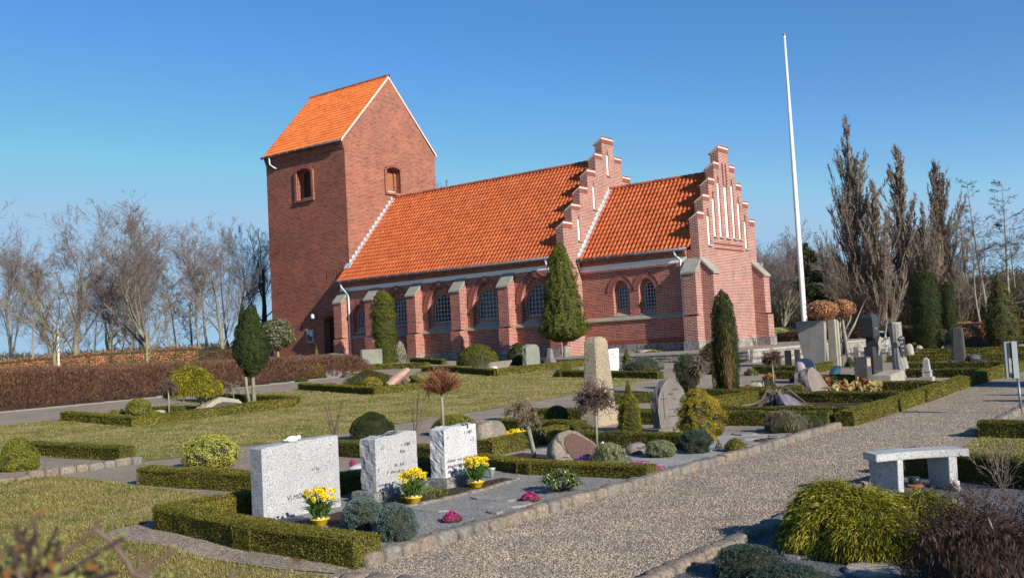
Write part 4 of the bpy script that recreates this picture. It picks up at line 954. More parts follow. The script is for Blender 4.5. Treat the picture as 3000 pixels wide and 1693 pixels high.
# ------------------------------------------------------------------ ground, paths, lawns
def struct(o): o['kind'] = 'structure'; return o
def stuff(o, label): o['kind'] = 'stuff'; o['label'] = label; return o
gr = gravelm('path_gravel', [(0.15, 0.115, 0.085), (0.33, 0.265, 0.205), (0.42, 0.35, 0.28), (0.27, 0.22, 0.17), (0.52, 0.455, 0.375), (0.36, 0.27, 0.20)], 90, 1.0, (0.82, 0.80, 0.78))
grg = gravelm('grey_chippings', [(0.11, 0.105, 0.10), (0.27, 0.26, 0.245), (0.50, 0.485, 0.46), (0.19, 0.185, 0.175), (0.34, 0.33, 0.31)], 85, 1.0, (0.85, 0.85, 0.85))
grd = gravelm('dark_chippings', [(0.05, 0.05, 0.055), (0.13, 0.13, 0.14), (0.26, 0.26, 0.27), (0.09, 0.09, 0.095)], 85, 1.0, (0.8, 0.8, 0.8))
m, t, b = newmat('lawn_turf'); p_ = pos(t)
n1 = noise(t, p_, 0.9, 8, 0.75); n2 = noise(t, p_, 30, 3, 0.7)
r1 = ramp(t, n1.outputs['Fac'], [(0.36, (0.095, 0.135, 0.020)), (0.47, (0.19, 0.185, 0.042)), (0.58, (0.36, 0.285, 0.14))])
r2 = ramp(t, n2.outputs['Fac'], [(0.3, (0.6, 0.6, 0.6)), (0.7, (1.35, 1.3, 1.2))])
L(t, mixc(t, 1.0, r1.outputs[0], r2.outputs[0], 'MULTIPLY'), b.inputs['Base Color']); b.inputs['Roughness'].default_value = 0.95; b.inputs['Specular IOR Level'].default_value = 0.1
bump(t, b, n2.outputs['Fac'], 0.7, 0.03); TURF = m
m, t, b = newmat('field'); p_ = pos(t)
r1 = ramp(t, noise(t, p_, 0.05, 8, 0.65).outputs['Fac'], [(0.3, (0.085, 0.10, 0.03)), (0.5, (0.15, 0.13, 0.06)), (0.7, (0.20, 0.15, 0.09))])
L(t, r1.outputs[0], b.inputs['Base Color']); b.inputs['Roughness'].default_value = 1.0; FIELD = m
gx = np.unique(np.concatenate([np.arange(-30, 61, 1.0), -30-np.geomspace(2, 1800, 24), 60+np.geomspace(2, 1800, 24)]))
gy = np.unique(np.concatenate([np.arange(-60, 31, 1.0), -60-np.geomspace(2, 400, 12), 30+np.geomspace(2, 2200, 26)]))
X, Y = np.meshgrid(gx, gy, indexing='ij'); Zg = gzv(X, Y)-.02
V = np.stack([X, Y, Zg], -1).reshape(-1, 3); nx, ny = X.shape
F = [[i*ny+j, (i+1)*ny+j, (i+1)*ny+j+1, i*ny+j+1] for i in range(nx-1) for j in range(ny-1)]
struct(link('ground', npmesh('ground', V, F), FIELD))
def drape(name, poly, off, mat):
    bm = bmesh.new(); vs = [bm.verts.new((x, y, 0)) for x, y in poly]; bm.faces.new(vs)
    xs = [p[0] for p in poly]; ys = [p[1] for p in poly]
    for k in range(math.ceil(min(xs)), math.floor(max(xs))+1): bmesh.ops.bisect_plane(bm, geom=bm.verts[:]+bm.edges[:]+bm.faces[:], plane_co=(k, 0, 0), plane_no=(1, 0, 0))
    for k in range(math.ceil(min(ys)), math.floor(max(ys))+1): bmesh.ops.bisect_plane(bm, geom=bm.verts[:]+bm.edges[:]+bm.faces[:], plane_co=(0, k, 0), plane_no=(0, 1, 0))
    for v in bm.verts: v.co.z = gz(v.co.x, v.co.y)+off
    bmesh.ops.recalc_face_normals(bm, faces=bm.faces[:])
    if sum(f.normal.z for f in bm.faces) < 0: bmesh.ops.reverse_faces(bm, faces=bm.faces[:])
    me = bpy.data.meshes.new(name); bm.to_mesh(me); bm.free(); return struct(link(name, me, mat))
drape('gravel_path', [(-6, -8), (-2, -14), (8, -22), (10, -60), (60, -60), (60, 12), (28, 14), (0, 14), (-6, 2)], 0.0, gr)
LAWN1 = [(18.3, -36), (18.6, -32.6), (17.4, -28.9), (16.5, -24.5), (17.3, -23.4), (17.5, -23.3), (20.6, -22.5), (20.5, -20.1), (16.6, -16.8), (15.0, -14.0), (17.3, -14.9), (21.8, -17.4), (22.2, -12.9), (24.2, -15.5), (29.2, -18.9), (29.1, -19.4), (29.5, -22.2), (29.35, -24.0), (29.3, -26.1), (29.0, -28.0), (29.0, -30.4), (29.3, -32.5), (29.0, -34.6), (29.3, -36.1), (29.1, -36.8), (25.3, -36.9), (24, -40), (19, -42)]
LAWN2 = [(29.4, -60), (29.3, -39.0), (29.5, -38.3), (30.8, -38.4), (31.9, -38.55), (33.5, -38.6), (34.4, -39.0), (34.9, -40.4), (35.0, -40.75), (35.6, -40.9), (36.3, -40.88), (37.2, -41.05), (38.2, -41.03), (38.6, -41.0), (39.0, -41.5), (39.6, -46), (40, -60)]
LAWN3 = [(41.0, -30.5), (41.4, -31.0), (43.6, -31.1), (44, -34.6), (41.2, -34.3)]
drape('lawn', LAWN1, .008, TURF); drape('lawn', LAWN2, .008, TURF); drape('lawn', LAWN3, .008, TURF)
drape('soil_strip', [(34.85, -40.3), (34.95, -40.72), (35.4, -40.88), (36.2, -40.86), (37.1, -41.02), (38.0, -41.0), (38.55, -40.9), (38.5, -40.5), (35.1, -40.4)], .010, SOILP := gravelm('sandy_soil', [(0.16, 0.12, 0.085), (0.34, 0.27, 0.20), (0.48, 0.40, 0.32)], 60, 0.9))
drape('chipping_bed', [(35.55, -40.35), (38.45, -40.35), (38.5, -35.9), (35.65, -35.6)], .012, grg)
drape('chipping_bed', [(35.1, -35.3), (38.45, -35.6), (38.5, -30.9), (37.6, -30.5), (36.2, -32.6), (35.1, -33.0)], .012, gravelm('pale_chippings', [(0.20, 0.19, 0.18), (0.40, 0.39, 0.37), (0.55, 0.53, 0.50), (0.30, 0.29, 0.28)], 85, 1.0))
drape('soil_bed', [(36.45, -39.75), (36.95, -39.75), (37.1, -39.3), (36.98, -38.3), (36.95, -36.4), (36.6, -36.3), (36.5, -37.9)], .018, SOIL)
drape('soil_bed', [(35.2, -35.2), (37.2, -35.35), (37.3, -34.8), (36.9, -34.4), (35.2, -34)], .018, SOIL)
drape('chipping_bed', [(40.95, -42), (44.5, -42), (44.5, -35.2), (40.95, -34.9)], .012, grd)
drape('soil_bed', [(35.3, -29.0), (38.4, -29.0), (38.5, -25.2), (35.2, -25)], .012, SOIL)
drape('soil_bed', [(10.0, -33), (12.85, -33), (12.85, -16.5), (9.0, -15)], .010, SOIL)
drape('soil_bed', [(19.4, -32.4), (22.3, -32.5), (22.6, -31.2), (20, -30.9)], .016, SOILP)

GP = np.random.default_rng(77)
def inpoly(P, poly):
    x, y = P[:, 0], P[:, 1]; c = np.zeros(len(P), bool); n = len(poly)
    for i in range(n):
        (x1, y1), (x2, y2) = poly[i], poly[(i+1) % n]
        c ^= ((y1 > y) != (y2 > y)) & (x < (x2-x1)*(y-y1)/(y2-y1+1e-12)+x1)
    return c
def visible(P, m=.06):
    d = np.c_[P, np.full(len(P), -1.1)]-CAMP; z = d@F_; u = d@R_/z*FPX/1500; v = d@U_/z*FPX/846.5
    return (z > .5) & (abs(u) < 1+m) & (abs(v) < 1+m), z
def scatter(poly, n, rng, dmin, dmax, pw=1.0):
    """points on the ground with density falling with distance from the path the visitor stands on"""
    out = []; tot = 0
    xs = [p[0] for p in poly]; ys = [p[1] for p in poly]
    while tot < n:
        P = np.c_[rng.uniform(min(xs), max(xs), 200000), rng.uniform(min(ys), max(ys), 200000)]
        vis, z = visible(P); k = vis & (z > dmin) & (z < dmax) & inpoly(P, poly); P = P[k]; z = z[k]
        k = rng.uniform(size=len(P)) < (dmin/z)**pw; P = P[k]
        if not len(P): break
        out.append(P); tot += len(P)
    return np.concatenate(out)[:n]
def grass(name, poly, n, dmin, dmax, hgt, label, pw=1.4):
    P = scatter(poly, n, GP, dmin, dmax, pw); k = snoise(np.c_[P, P[:, 0]*0], 1.6, 3)+GP.normal(0, .45, len(P)) > -.5; P = P[k]; z = gzv(P[:, 0], P[:, 1])+.006
    D = np.linalg.norm(P-CAMP[:2], axis=1); s = hgt*GP.uniform(.5, 1.3, len(P)); wd = np.maximum(.006, D/983*.55)
    up = unit(GP.normal(0, .75, (len(P), 3))+np.array([0, 0, 1.0])); up[:, 2] = np.abs(up[:, 2]); sd_ = unit(np.cross(up, GP.normal(size=(len(P), 3))))
    C_ = np.c_[P, z]+up*s[:, None]*.45
    o = link(name, npmesh(name, quads(C_, up, sd_, s, wd), np.arange(4*len(P)).reshape(-1, 4)), GRASS); return stuff(o, label)
grass('grass', LAWN2, 90000, 6.5, 19, .042, 'short spring grass and straw on the lawn in the foreground')
grass('grass', LAWN1, 70000, 14, 46, .05, 'short grass of the lawn between the hedged graves', 1.0)
grass('grass', LAWN3, 9000, 9, 18, .04, 'short grass of the small lawn behind the stone bench')
def pebbles(name, poly, n, dmin, dmax, size, mat, label, avoid=()):
    P = scatter(poly, n, GP, dmin, dmax, 2.0); z = gzv(P[:, 0], P[:, 1])+.002; n = len(P)
    s = size*GP.uniform(.5, 1.5, n); a = GP.uniform(0, 6.28, n); V = np.zeros((n, 5, 3))
    for k in range(4): V[:, k, 0] = P[:, 0]+np.cos(a+k*1.571)*s*(1 if k % 2 else .7)*.6; V[:, k, 1] = P[:, 1]+np.sin(a+k*1.571)*s*(1 if k % 2 else .7)*.6; V[:, k, 2] = z
    V[:, 4, 0] = P[:, 0]+GP.normal(0, .1, n)*s; V[:, 4, 1] = P[:, 1]+GP.normal(0, .1, n)*s; V[:, 4, 2] = z+s*.45
    f = np.array([[0, 1, 4], [1, 2, 4], [2, 3, 4], [3, 0, 4]]); F = (np.arange(n)[:, None, None]*5+f[None]).reshape(-1, 3)
    return stuff(link(name, npmesh(name, V.reshape(-1, 3), F), mat), label)
PEB = leafm('pebble', (0.15, 0.115, 0.085), (0.34, 0.275, 0.21), (0.54, 0.47, 0.39), 0.0, 0.85)
PEBG = leafm('grey_chip', (0.10, 0.10, 0.11), (0.30, 0.30, 0.31), (0.66, 0.66, 0.67), 0.0, 0.8)
pebbles('pebbles', [(38.62, -42), (40.8, -42), (40.8, -20), (38.62, -20)], 80000, 6.5, 24, .015, PEB, 'loose beige pebbles lying on the gravel path')
pebbles('chippings', [(36.9, -40.3), (38.45, -40.3), (38.45, -36), (36.9, -36)], 26000, 7, 14, .014, PEBG, 'loose grey stone chippings in the grave bed by the kerb')
pebbles('chippings', [(41, -41), (44, -41), (44, -35.3), (41, -35)], 12000, 5, 12, .016, PEBG, 'dark grey chippings scattered around the stone bench')

# terrace under the choir with its retaining wall of granite blocks
mb = MB(); mb.add([(15.6, -8.7, -.235), (27.8, -8.7, -.235), (27.8, 15, -.235), (15.6, 15, -.235), (15.6, -8.7, -1), (27.8, -8.7, -1)], [(0, 1, 2, 3), (4, 5, 1, 0)])
struct(mb.build('terrace', gr))
WALLST = granite('wall_stone', (0.34, 0.31, 0.275), (0.20, 0.18, 0.165), (0.46, 0.42, 0.38), 6, 0.9, 0.8, (0.5, 0.5, 0.5), 9)
mb = MB(); mc = MB(); rs = random.Random(8)
def wallrun(p0, p1, nrm, ztop, h):
    d = Vector((p1[0]-p0[0], p1[1]-p0[1])); L_ = d.length; d.normalize(); n = Vector(nrm)
    for row in range(2):
        x = 0
        while x < L_-.1:
            l = min(rs.uniform(.35, .8), L_-x); pr = rs.uniform(-.01, .02); z1 = ztop-.09-row*h*.5; z0 = z1-h*.5+.015
            A = Vector(p0)+d*(x+.01); B = Vector(p0)+d*(x+l-.01); o = n*(.10+pr)
            mb.hexa([(A.x, A.y, z0), (B.x, B.y, z0), (B.x+o.x, B.y+o.y, z0), (A.x+o.x, A.y+o.y, z0), (A.x, A.y, z1), (B.x, B.y, z1), (B.x+o.x, B.y+o.y, z1), (A.x+o.x, A.y+o.y, z1)]); x += l
    x = 0
    while x < L_-.1:
        l = min(rs.uniform(.9, 1.4), L_-x); A = Vector(p0)+d*(x+.004); B = Vector(p0)+d*(x+l-.004); i = -n*.2; o = n*.15
        mc.hexa([(A.x+i.x, A.y+i.y, ztop-.085), (B.x+i.x, B.y+i.y, ztop-.085), (B.x+o.x, B.y+o.y, ztop-.085), (A.x+o.x, A.y+o.y, ztop-.085), (A.x+i.x, A.y+i.y, ztop+.012), (B.x+i.x, B.y+i.y, ztop+.012), (B.x+o.x, B.y+o.y, ztop+.012), (A.x+o.x, A.y+o.y, ztop+.012)]); x += l
tw_ = thing('retaining_wall', 'low retaining wall of squared granite blocks holding the gravel terrace around the choir', 'wall', (27.8, -8.7, -.85))
wallrun((27.8, -8.7), (27.8, 14), (1, 0), -.235, .62); wallrun((15.7, -8.7), (27.8, -8.7), (0, -1), -.235, .30)
for m_, nm, mt in ((mb, 'block_face', WALLST), (mc, 'coping', granite('coping_stone', (0.36, 0.335, 0.30), (0.24, 0.22, 0.20), (0.48, 0.45, 0.41), 25, 0.9, 0.4))):
    o = m_.build(nm, mt, tw_, bevel=.01); o.location = (-27.8, 8.7, .85)

# kerb stones along the path
KST = granite('kerb_granite', (0.23, 0.185, 0.14), (0.13, 0.105, 0.085), (0.33, 0.28, 0.22), 30, 0.9, 0.7, (0.72, 0.72, 0.72), 14)
KST2 = granite('kerb_granite_grey', (0.20, 0.18, 0.155), (0.12, 0.11, 0.10), (0.28, 0.26, 0.23), 30, 0.9, 0.7, (0.72, 0.72, 0.72), 14)
def rough_box(lx, ly, lz, seed, amp=.012, n=4):
    bm = bmesh.new(); bmesh.ops.create_cube(bm, size=1)
    bmesh.ops.subdivide_edges(bm, edges=bm.edges[:], cuts=n, use_grid_fill=True)
    P = np.array([v.co[:] for v in bm.verts]); r = np.abs(P*2)**6; k = (r.sum(1))**(1/6.0)
    P = P/np.maximum(1, k)[:, None]
    P = P*np.array([lx, ly, lz]); P += np.stack([snoise(P, 22, seed+i) for i in range(3)], 1)*amp
    for v, q in zip(bm.verts, P): v.co = q
    me = bpy.data.meshes.new('block'); bm.to_mesh(me); bm.free(); return me
KM = []
for i in range(8):
    me = rough_box(1, 1, 1, i, 0); me = rough_box(.17, .26, .16, i, .010); me.materials.append(KST if i % 3 else KST2); me.polygons.foreach_set('use_smooth', np.ones(len(me.polygons), bool)); KM.append(me)
rs = random.Random(3)
def kerb(p0, p1, zoff, label, group, name='kerb_stone', sc=1.0):
    p0 = Vector(p0); p1 = Vector(p1); d = p1-p0; L_ = d.length; d.normalize(); x = 0; a = math.atan2(-d.x, d.y)
    while x < L_:
        l = rs.uniform(.17, .30)*sc; c = p0+d*(x+l/2); o = bpy.data.objects.new(name, rs.choice(KM)); COL.objects.link(o)
        o.location = (c.x+rs.uniform(-.008, .008), c.y, gz(c.x, c.y)+zoff+rs.uniform(-.008, .008)); o.scale = (rs.uniform(.9, 1.1)*sc, l/.27, sc); o.rotation_euler = (rs.uniform(-.03, .03), rs.uniform(-.03, .03), a+rs.uniform(-.04, .04)); x += l
        tag(o, label, 'kerb stone', group)
kerb((38.55, -40.62), (38.56, -35.9), .020, 'squared granite kerb stone edging the first grave bed beside the gravel path', 'kerb stones along the first grave bed')
kerb((38.56, -35.9), (38.56, -29.7), .020, 'squared granite kerb stone further up the left side of the gravel path', 'kerb stones further along the path')
kerb((40.87, -41.6), (40.87, -35.2), -.01, 'flat kerb stone sunk along the right side of the path by the golden cypress', 'kerb stones on the right side of the path')
kerb((40.87, -30.6), (40.87, -24.5), .02, 'kerb stone at the far right of the gravel path beside the grey sign post', 'kerb stones by the sign')
kerb((41.0, -29.4), (43.0, -29.5), .02, 'kerb stone in the short row crossing in front of the grey sign', 'kerb stones in the cross row')
kerb((29.3, -38.7), (29.28, -36.9), .03, 'kerb stone between the gravel and the lawn, left of the stones on the grass', 'kerb stones by the lawn')
kerb((29.4, -41.5), (29.3, -38.7), -.02, 'low kerb stone nearly level with the lawn at the left edge of the photo', 'low kerb stones at the left')
kerb((36.98, -39.72), (37.16, -39.35), -.02, 'small cobble in front of the leftmost daffodil bowl', 'cobbles by the leftmost daffodil bowl', 'cobble_stone', .6)
kerb((36.98, -38.45), (37.0, -37.2), -.015, 'small cobble edging the soil in front of the middle daffodil bowl', 'cobbles by the middle daffodil bowl', 'cobble_stone', .6)
kerb((37.0, -37.2), (36.88, -36.4), -.015, 'small cobble edging the soil in front of the right daffodil bowl', 'cobbles by the right daffodil bowl', 'cobble_stone', .6)
kerb((38.65, -40.9), (39.4, -40.75), -.06, 'flat paving stone at the near end of the raised kerb', 'flat stones at the kerb end', 'paving_stone', 1.1)
for x, ya, yb in ((12.95, -34, -16.0),):
    mb = MB(); y = ya
    while y < yb: mb.box(x-.05, x+.05, y+.005, y+.995, gz(x, y)-.05, gz(x, y)+.05); y += 1.0
    tag(mb.build('concrete_edging', plain('edging_concrete', (0.20, 0.185, 0.16), .9, var=.2, scale=5)), 'straight pale concrete edging between the brown shrub row and the gravel', 'edging')

# ------------------------------------------------------------------ stones
def stone_slab(name, outline, thick, mat, parent, rough=.012, step=.035, seed=0, layers=4, tilt=0.0, rnd=None):
    O = resample([*outline, outline[0]], step)[:-1]; n = len(O); c = np.mean(O, 0); V = []
    for k in range(layers):
        x = -thick*k/(layers-1); edge = k in (0,)
        for i, p in enumerate(O):
            d = (p-c)/(np.linalg.norm(p-c)+1e-9); q = np.array([[p[0]*1.0, p[1]*1.0, x]]); f = float(snoise(q, 30, seed)[0])*rough+float(snoise(q, 9, seed+3)[0])*rough
            if p[1] < .002: f = 0; 
            rk = rnd[k] if rnd else 1.0; V.append((x, c[0]+(p[0]-c[0])*rk+d[0]*f*(0.25 if edge else 1), (p[1]-c[1])*rk+c[1]+d[1]*f*(0.25 if edge else 1)))
    F = [tuple(range(n))]+[tuple((layers-1)*n+i for i in range(n))[::-1]]
    for k in range(layers-1):
        for i in range(n): j = (i+1) % n; F.append((k*n+j, k*n+i, (k+1)*n+i, (k+1)*n+j))
    me = bpy.data.meshes.new(name); me.from_pydata(V, [], F); me.update()
    o = link(name, me, mat, parent)
    if tilt: o.rotation_euler = (0, -tilt, 0)
    return o
def rock(name, lx, ly, lz, seed, mat, parent, amp=.12, loc=(0, 0, 0), rot=(0, 0, 0), pw=2.6):
    bm = bmesh.new(); bmesh.ops.create_icosphere(bm, subdivisions=4, radius=1)
    P = np.array([v.co[:] for v in bm.verts]); k = (np.abs(P)**pw).sum(1)**(1/pw); P = P/k[:, None]; P *= (1+amp*snoise(P, 1.7, seed)+amp*.25*snoise(P, 6, seed+1))[:, None]
    P = P*np.array([lx, ly, lz])/2; P[:, 2] += lz/2*.92
    for v, q in zip(bm.verts, P): v.co = q
    me = bpy.data.meshes.new(name); bm.to_mesh(me); bm.free(); o = link(name, me, mat, parent, True, loc); o.rotation_euler = rot; return o
def lettering(s, size, org, parent, mat, shear=0.0, face='E', tilt=0.0, name='inscription'):
    cu = bpy.data.curves.new('t', 'FONT'); cu.body = s; cu.size = size; cu.shear = shear; cu.extrude = .001; cu.resolution_u = 2
    o = bpy.data.objects.new('t', cu); COL.objects.link(o); dg = bpy.context.evaluated_depsgraph_get(); me = bpy.data.meshes.new_from_object(o.evaluated_get(dg))
    bpy.data.objects.remove(o)
    x0, y0, z0 = org
    for v in me.vertices: u, w_, e = v.co; v.co = (x0+e+.0015-math.sin(tilt)*w_, y0+u, z0+w_*math.cos(tilt)) if face == 'E' else (x0+u, y0-e-.0015, z0+w_)
    me.materials.clear(); o = link(name, me, mat, parent); return o
G1 = granite('light_grey_granite', (0.37, 0.37, 0.375), (0.11, 0.11, 0.12), (0.56, 0.56, 0.56), 85, 0.8, 0.25, (0.88, 0.88, 0.89))
G2 = granite('white_grey_granite', (0.50, 0.50, 0.505), (0.20, 0.20, 0.21), (0.66, 0.66, 0.66), 85, 0.8, 0.35, (0.86, 0.86, 0.87))
G3 = granite('plinth_dark_granite', (0.19, 0.185, 0.175), (0.07, 0.07, 0.07), (0.48, 0.47, 0.45), 45, 0.85, 0.5)
G4 = granite('brown_grey_granite', (0.17, 0.148, 0.13), (0.09, 0.08, 0.07), (0.27, 0.24, 0.22), 70, 0.75, 0.3)
G5 = granite('tan_granite', (0.36, 0.295, 0.195), (0.17, 0.135, 0.09), (0.52, 0.45, 0.33), 38, 0.9, 1.0, (0.86, 0.86, 0.86), 22)
G6 = granite('boulder_granite', (0.23, 0.195, 0.15), (0.13, 0.11, 0.09), (0.32, 0.28, 0.225), 25, 0.85, 0.4, (0.75, 0.75, 0.75), 8)
G7 = granite('slate_grey', (0.15, 0.165, 0.17), (0.12, 0.13, 0.135), (0.19, 0.20, 0.21), 20, 0.5, 0.1)
G8 = granite('lichened_granite', (0.21, 0.22, 0.175), (0.13, 0.14, 0.11), (0.30, 0.31, 0.25), 25, 0.85, 0.4)
G9 = granite('red_granite', (0.27, 0.10, 0.065), (0.17, 0.065, 0.045), (0.36, 0.16, 0.11), 40, 0.8, 0.2)
G10 = granite('polished_black_granite', (0.035, 0.035, 0.038), (0.015, 0.015, 0.016), (0.08, 0.08, 0.085), 50, 0.3, 0.05)
G11 = granite('grey_pink_granite', (0.21, 0.175, 0.155), (0.11, 0.10, 0.095), (0.31, 0.265, 0.24), 45, 0.8, 0.5)
G12 = granite('dark_rough_granite', (0.075, 0.075, 0.075), (0.035, 0.035, 0.035), (0.16, 0.155, 0.15), 30, 0.8, 0.8)
G13 = granite('buff_stone', (0.34, 0.305, 0.245), (0.24, 0.215, 0.175), (0.43, 0.39, 0.32), 40, 0.9, 0.4)
MARB = granite('white_marble', (0.70, 0.71, 0.71), (0.62, 0.63, 0.64), (0.78, 0.78, 0.78), 8, 0.5, 0.1, (0.92, 0.92, 0.92))
INK = plain('inscription_dark', (0.045, 0.045, 0.05), .8); INKW = plain('inscription_pale', (0.5, 0.5, 0.5), .8)
CERW = plain('white_ceramic', (0.78, 0.77, 0.74), .5, var=.05)
BRONZ = plain('patinated_bronze', (0.12, 0.13, 0.12), .5, .6)
M_, t_, b_ = newmat('streaked_granite_plaque'); pp_ = pos(t_)
mp_ = N(t_, 'ShaderNodeMapping'); mp_.inputs['Scale'].default_value = (14, 5, 5); mp_.inputs['Rotation'].default_value = (0.5, 0.2, 0.3); L(t_, pp_, mp_.inputs[0])
rr_ = ramp(t_, noise(t_, mp_.outputs[0], 5, 6, .75).outputs['Fac'], [(0.35, (0.025, 0.025, 0.03)), (0.48, (0.115, 0.050, 0.035)), (0.56, (0.05, 0.038, 0.038)), (0.66, (0.19, 0.10, 0.07))]); L(t_, rr_.outputs[0], b_.inputs[0]); b_.inputs['Roughness'].default_value = .55; b_.inputs['Specular IOR Level'].default_value = .2
PLAQ = M_
def rect(w_, h, y0=None): y0 = -w_/2 if y0 is None else y0; return [(y0, 0), (y0+w_, 0), (y0+w_, h), (y0, h)]
# three pale grave stones of the first plot
t1 = thing('headstone', 'largest and leftmost of the three pale granite headstones, smooth, with a white bird on top', 'headstone', (36.13, -39.66, -1.215), 'pale granite headstones in the first plot', rz=-.06)
stone_slab('stone_block', [(0, 0), (1.0, 0), (1.0, .80), (.5, .79), (0, .765)], .20, G1, t1, .003, .05, 3)
lettering('+/ 30', .05, (.001, .62, .45), t1, INK); lettering('VI MØDES', .075, (.001, .29, .19), t1, INK)
t2 = thing('headstone', 'middle one of the three pale granite headstones, rough broken sides, set on a dark plinth', 'headstone', (36.46, -38.42, -1.215), 'pale granite headstones in the first plot', rz=.02)
stone_slab('plinth', rect(.92, .14, 0), .34, G3, t2, .006, .05, 5)
o = stone_slab('stone_block', [(.10, .14), (.80, .14), (.80, .745), (.62, .765), (.45, .73), (.28, .74), (.11, .715)], .24, G1, t2, .014, .03, 11, 7); o.location = (-.05, 0, 0)
for i, (s_, y_, z_) in enumerate((('liv.  Joh', .40, .375), ('+  tror på', .27, .305), ('som han  en', .125, .185), ('+ 1980', .52, .59), ('frue', .50, .52), ('S', .13, .35), ('( )', .2, .60))): lettering(s_, .056, (-.048, y_, z_), t2, INK, .3)
t3 = thing('headstone', 'rightmost and whitest of the three pale granite headstones, with lines of slanted writing', 'headstone', (36.55, -37.30, -1.213), 'pale granite headstones in the first plot', rz=.04)
stone_slab('plinth', rect(.60, .14, 0), .36, G3, t3, .008, .05, 6)
o = stone_slab('stone_block', [(.06, .14), (.70, .14), (.70, .735), (.52, .73), (.36, .72), (.20, .74), (.06, .715)], .22, G2, t3, .014, .03, 21, 7); o.location = (-.06, 0, 0)
for s_, y_, z_ in (('Enhver  tror på  ham skal', .10, .315), ('ikke fortabes  Se, vind', .10, .25), ('liv. Joh', .10, .185), ('+ 1987', .44, .62), ('+ 2', .56, .52), ('c', .12, .60)): lettering(s_, .058, (-.058, y_, z_), t3, INK, .3)
def fig(name, label, cat, loc, parts, mat, group=None, rz=0):
    t = thing(name, label, cat, loc, group, rz)
    for nm, args in parts: rock(nm, *args[0], args[1], mat, t, .05, args[2], args[3] if len(args) > 3 else (0, 0, 0), 2)
    return t
fig('bird_figure', 'white ceramic bird sitting on the top edge of the largest pale headstone', 'ornament', (36.07, -39.20, -.435), [('body', ((.09, .15, .07), 1, (0, 0, 0))), ('head', ((.05, .06, .05), 2, (.02, .07, .02))), ('tail', ((.03, .06, .02), 3, (0, -.09, .02)))], CERW)
fig('lizard_figure', 'small dark bronze figure lying on the top of the middle pale headstone', 'ornament', (36.33, -37.98, -.48), [('body', ((.05, .13, .035), 1, (0, 0, 0))), ('head', ((.04, .05, .04), 2, (0, .08, .01))), ('tail', ((.02, .10, .02), 3, (0, -.10, .0)))], BRONZ)
fig('bird_figure', 'little bronze bird perched on the rim of the whitest headstone', 'ornament', (36.46, -36.78, -.485), [('body', ((.035, .05, .05), 1, (0, 0, 0))), ('head', ((.025, .03, .03), 2, (.01, .01, .045))), ('tail', ((.015, .02, .07), 3, (.02, 0, -.04)))], BRONZ)
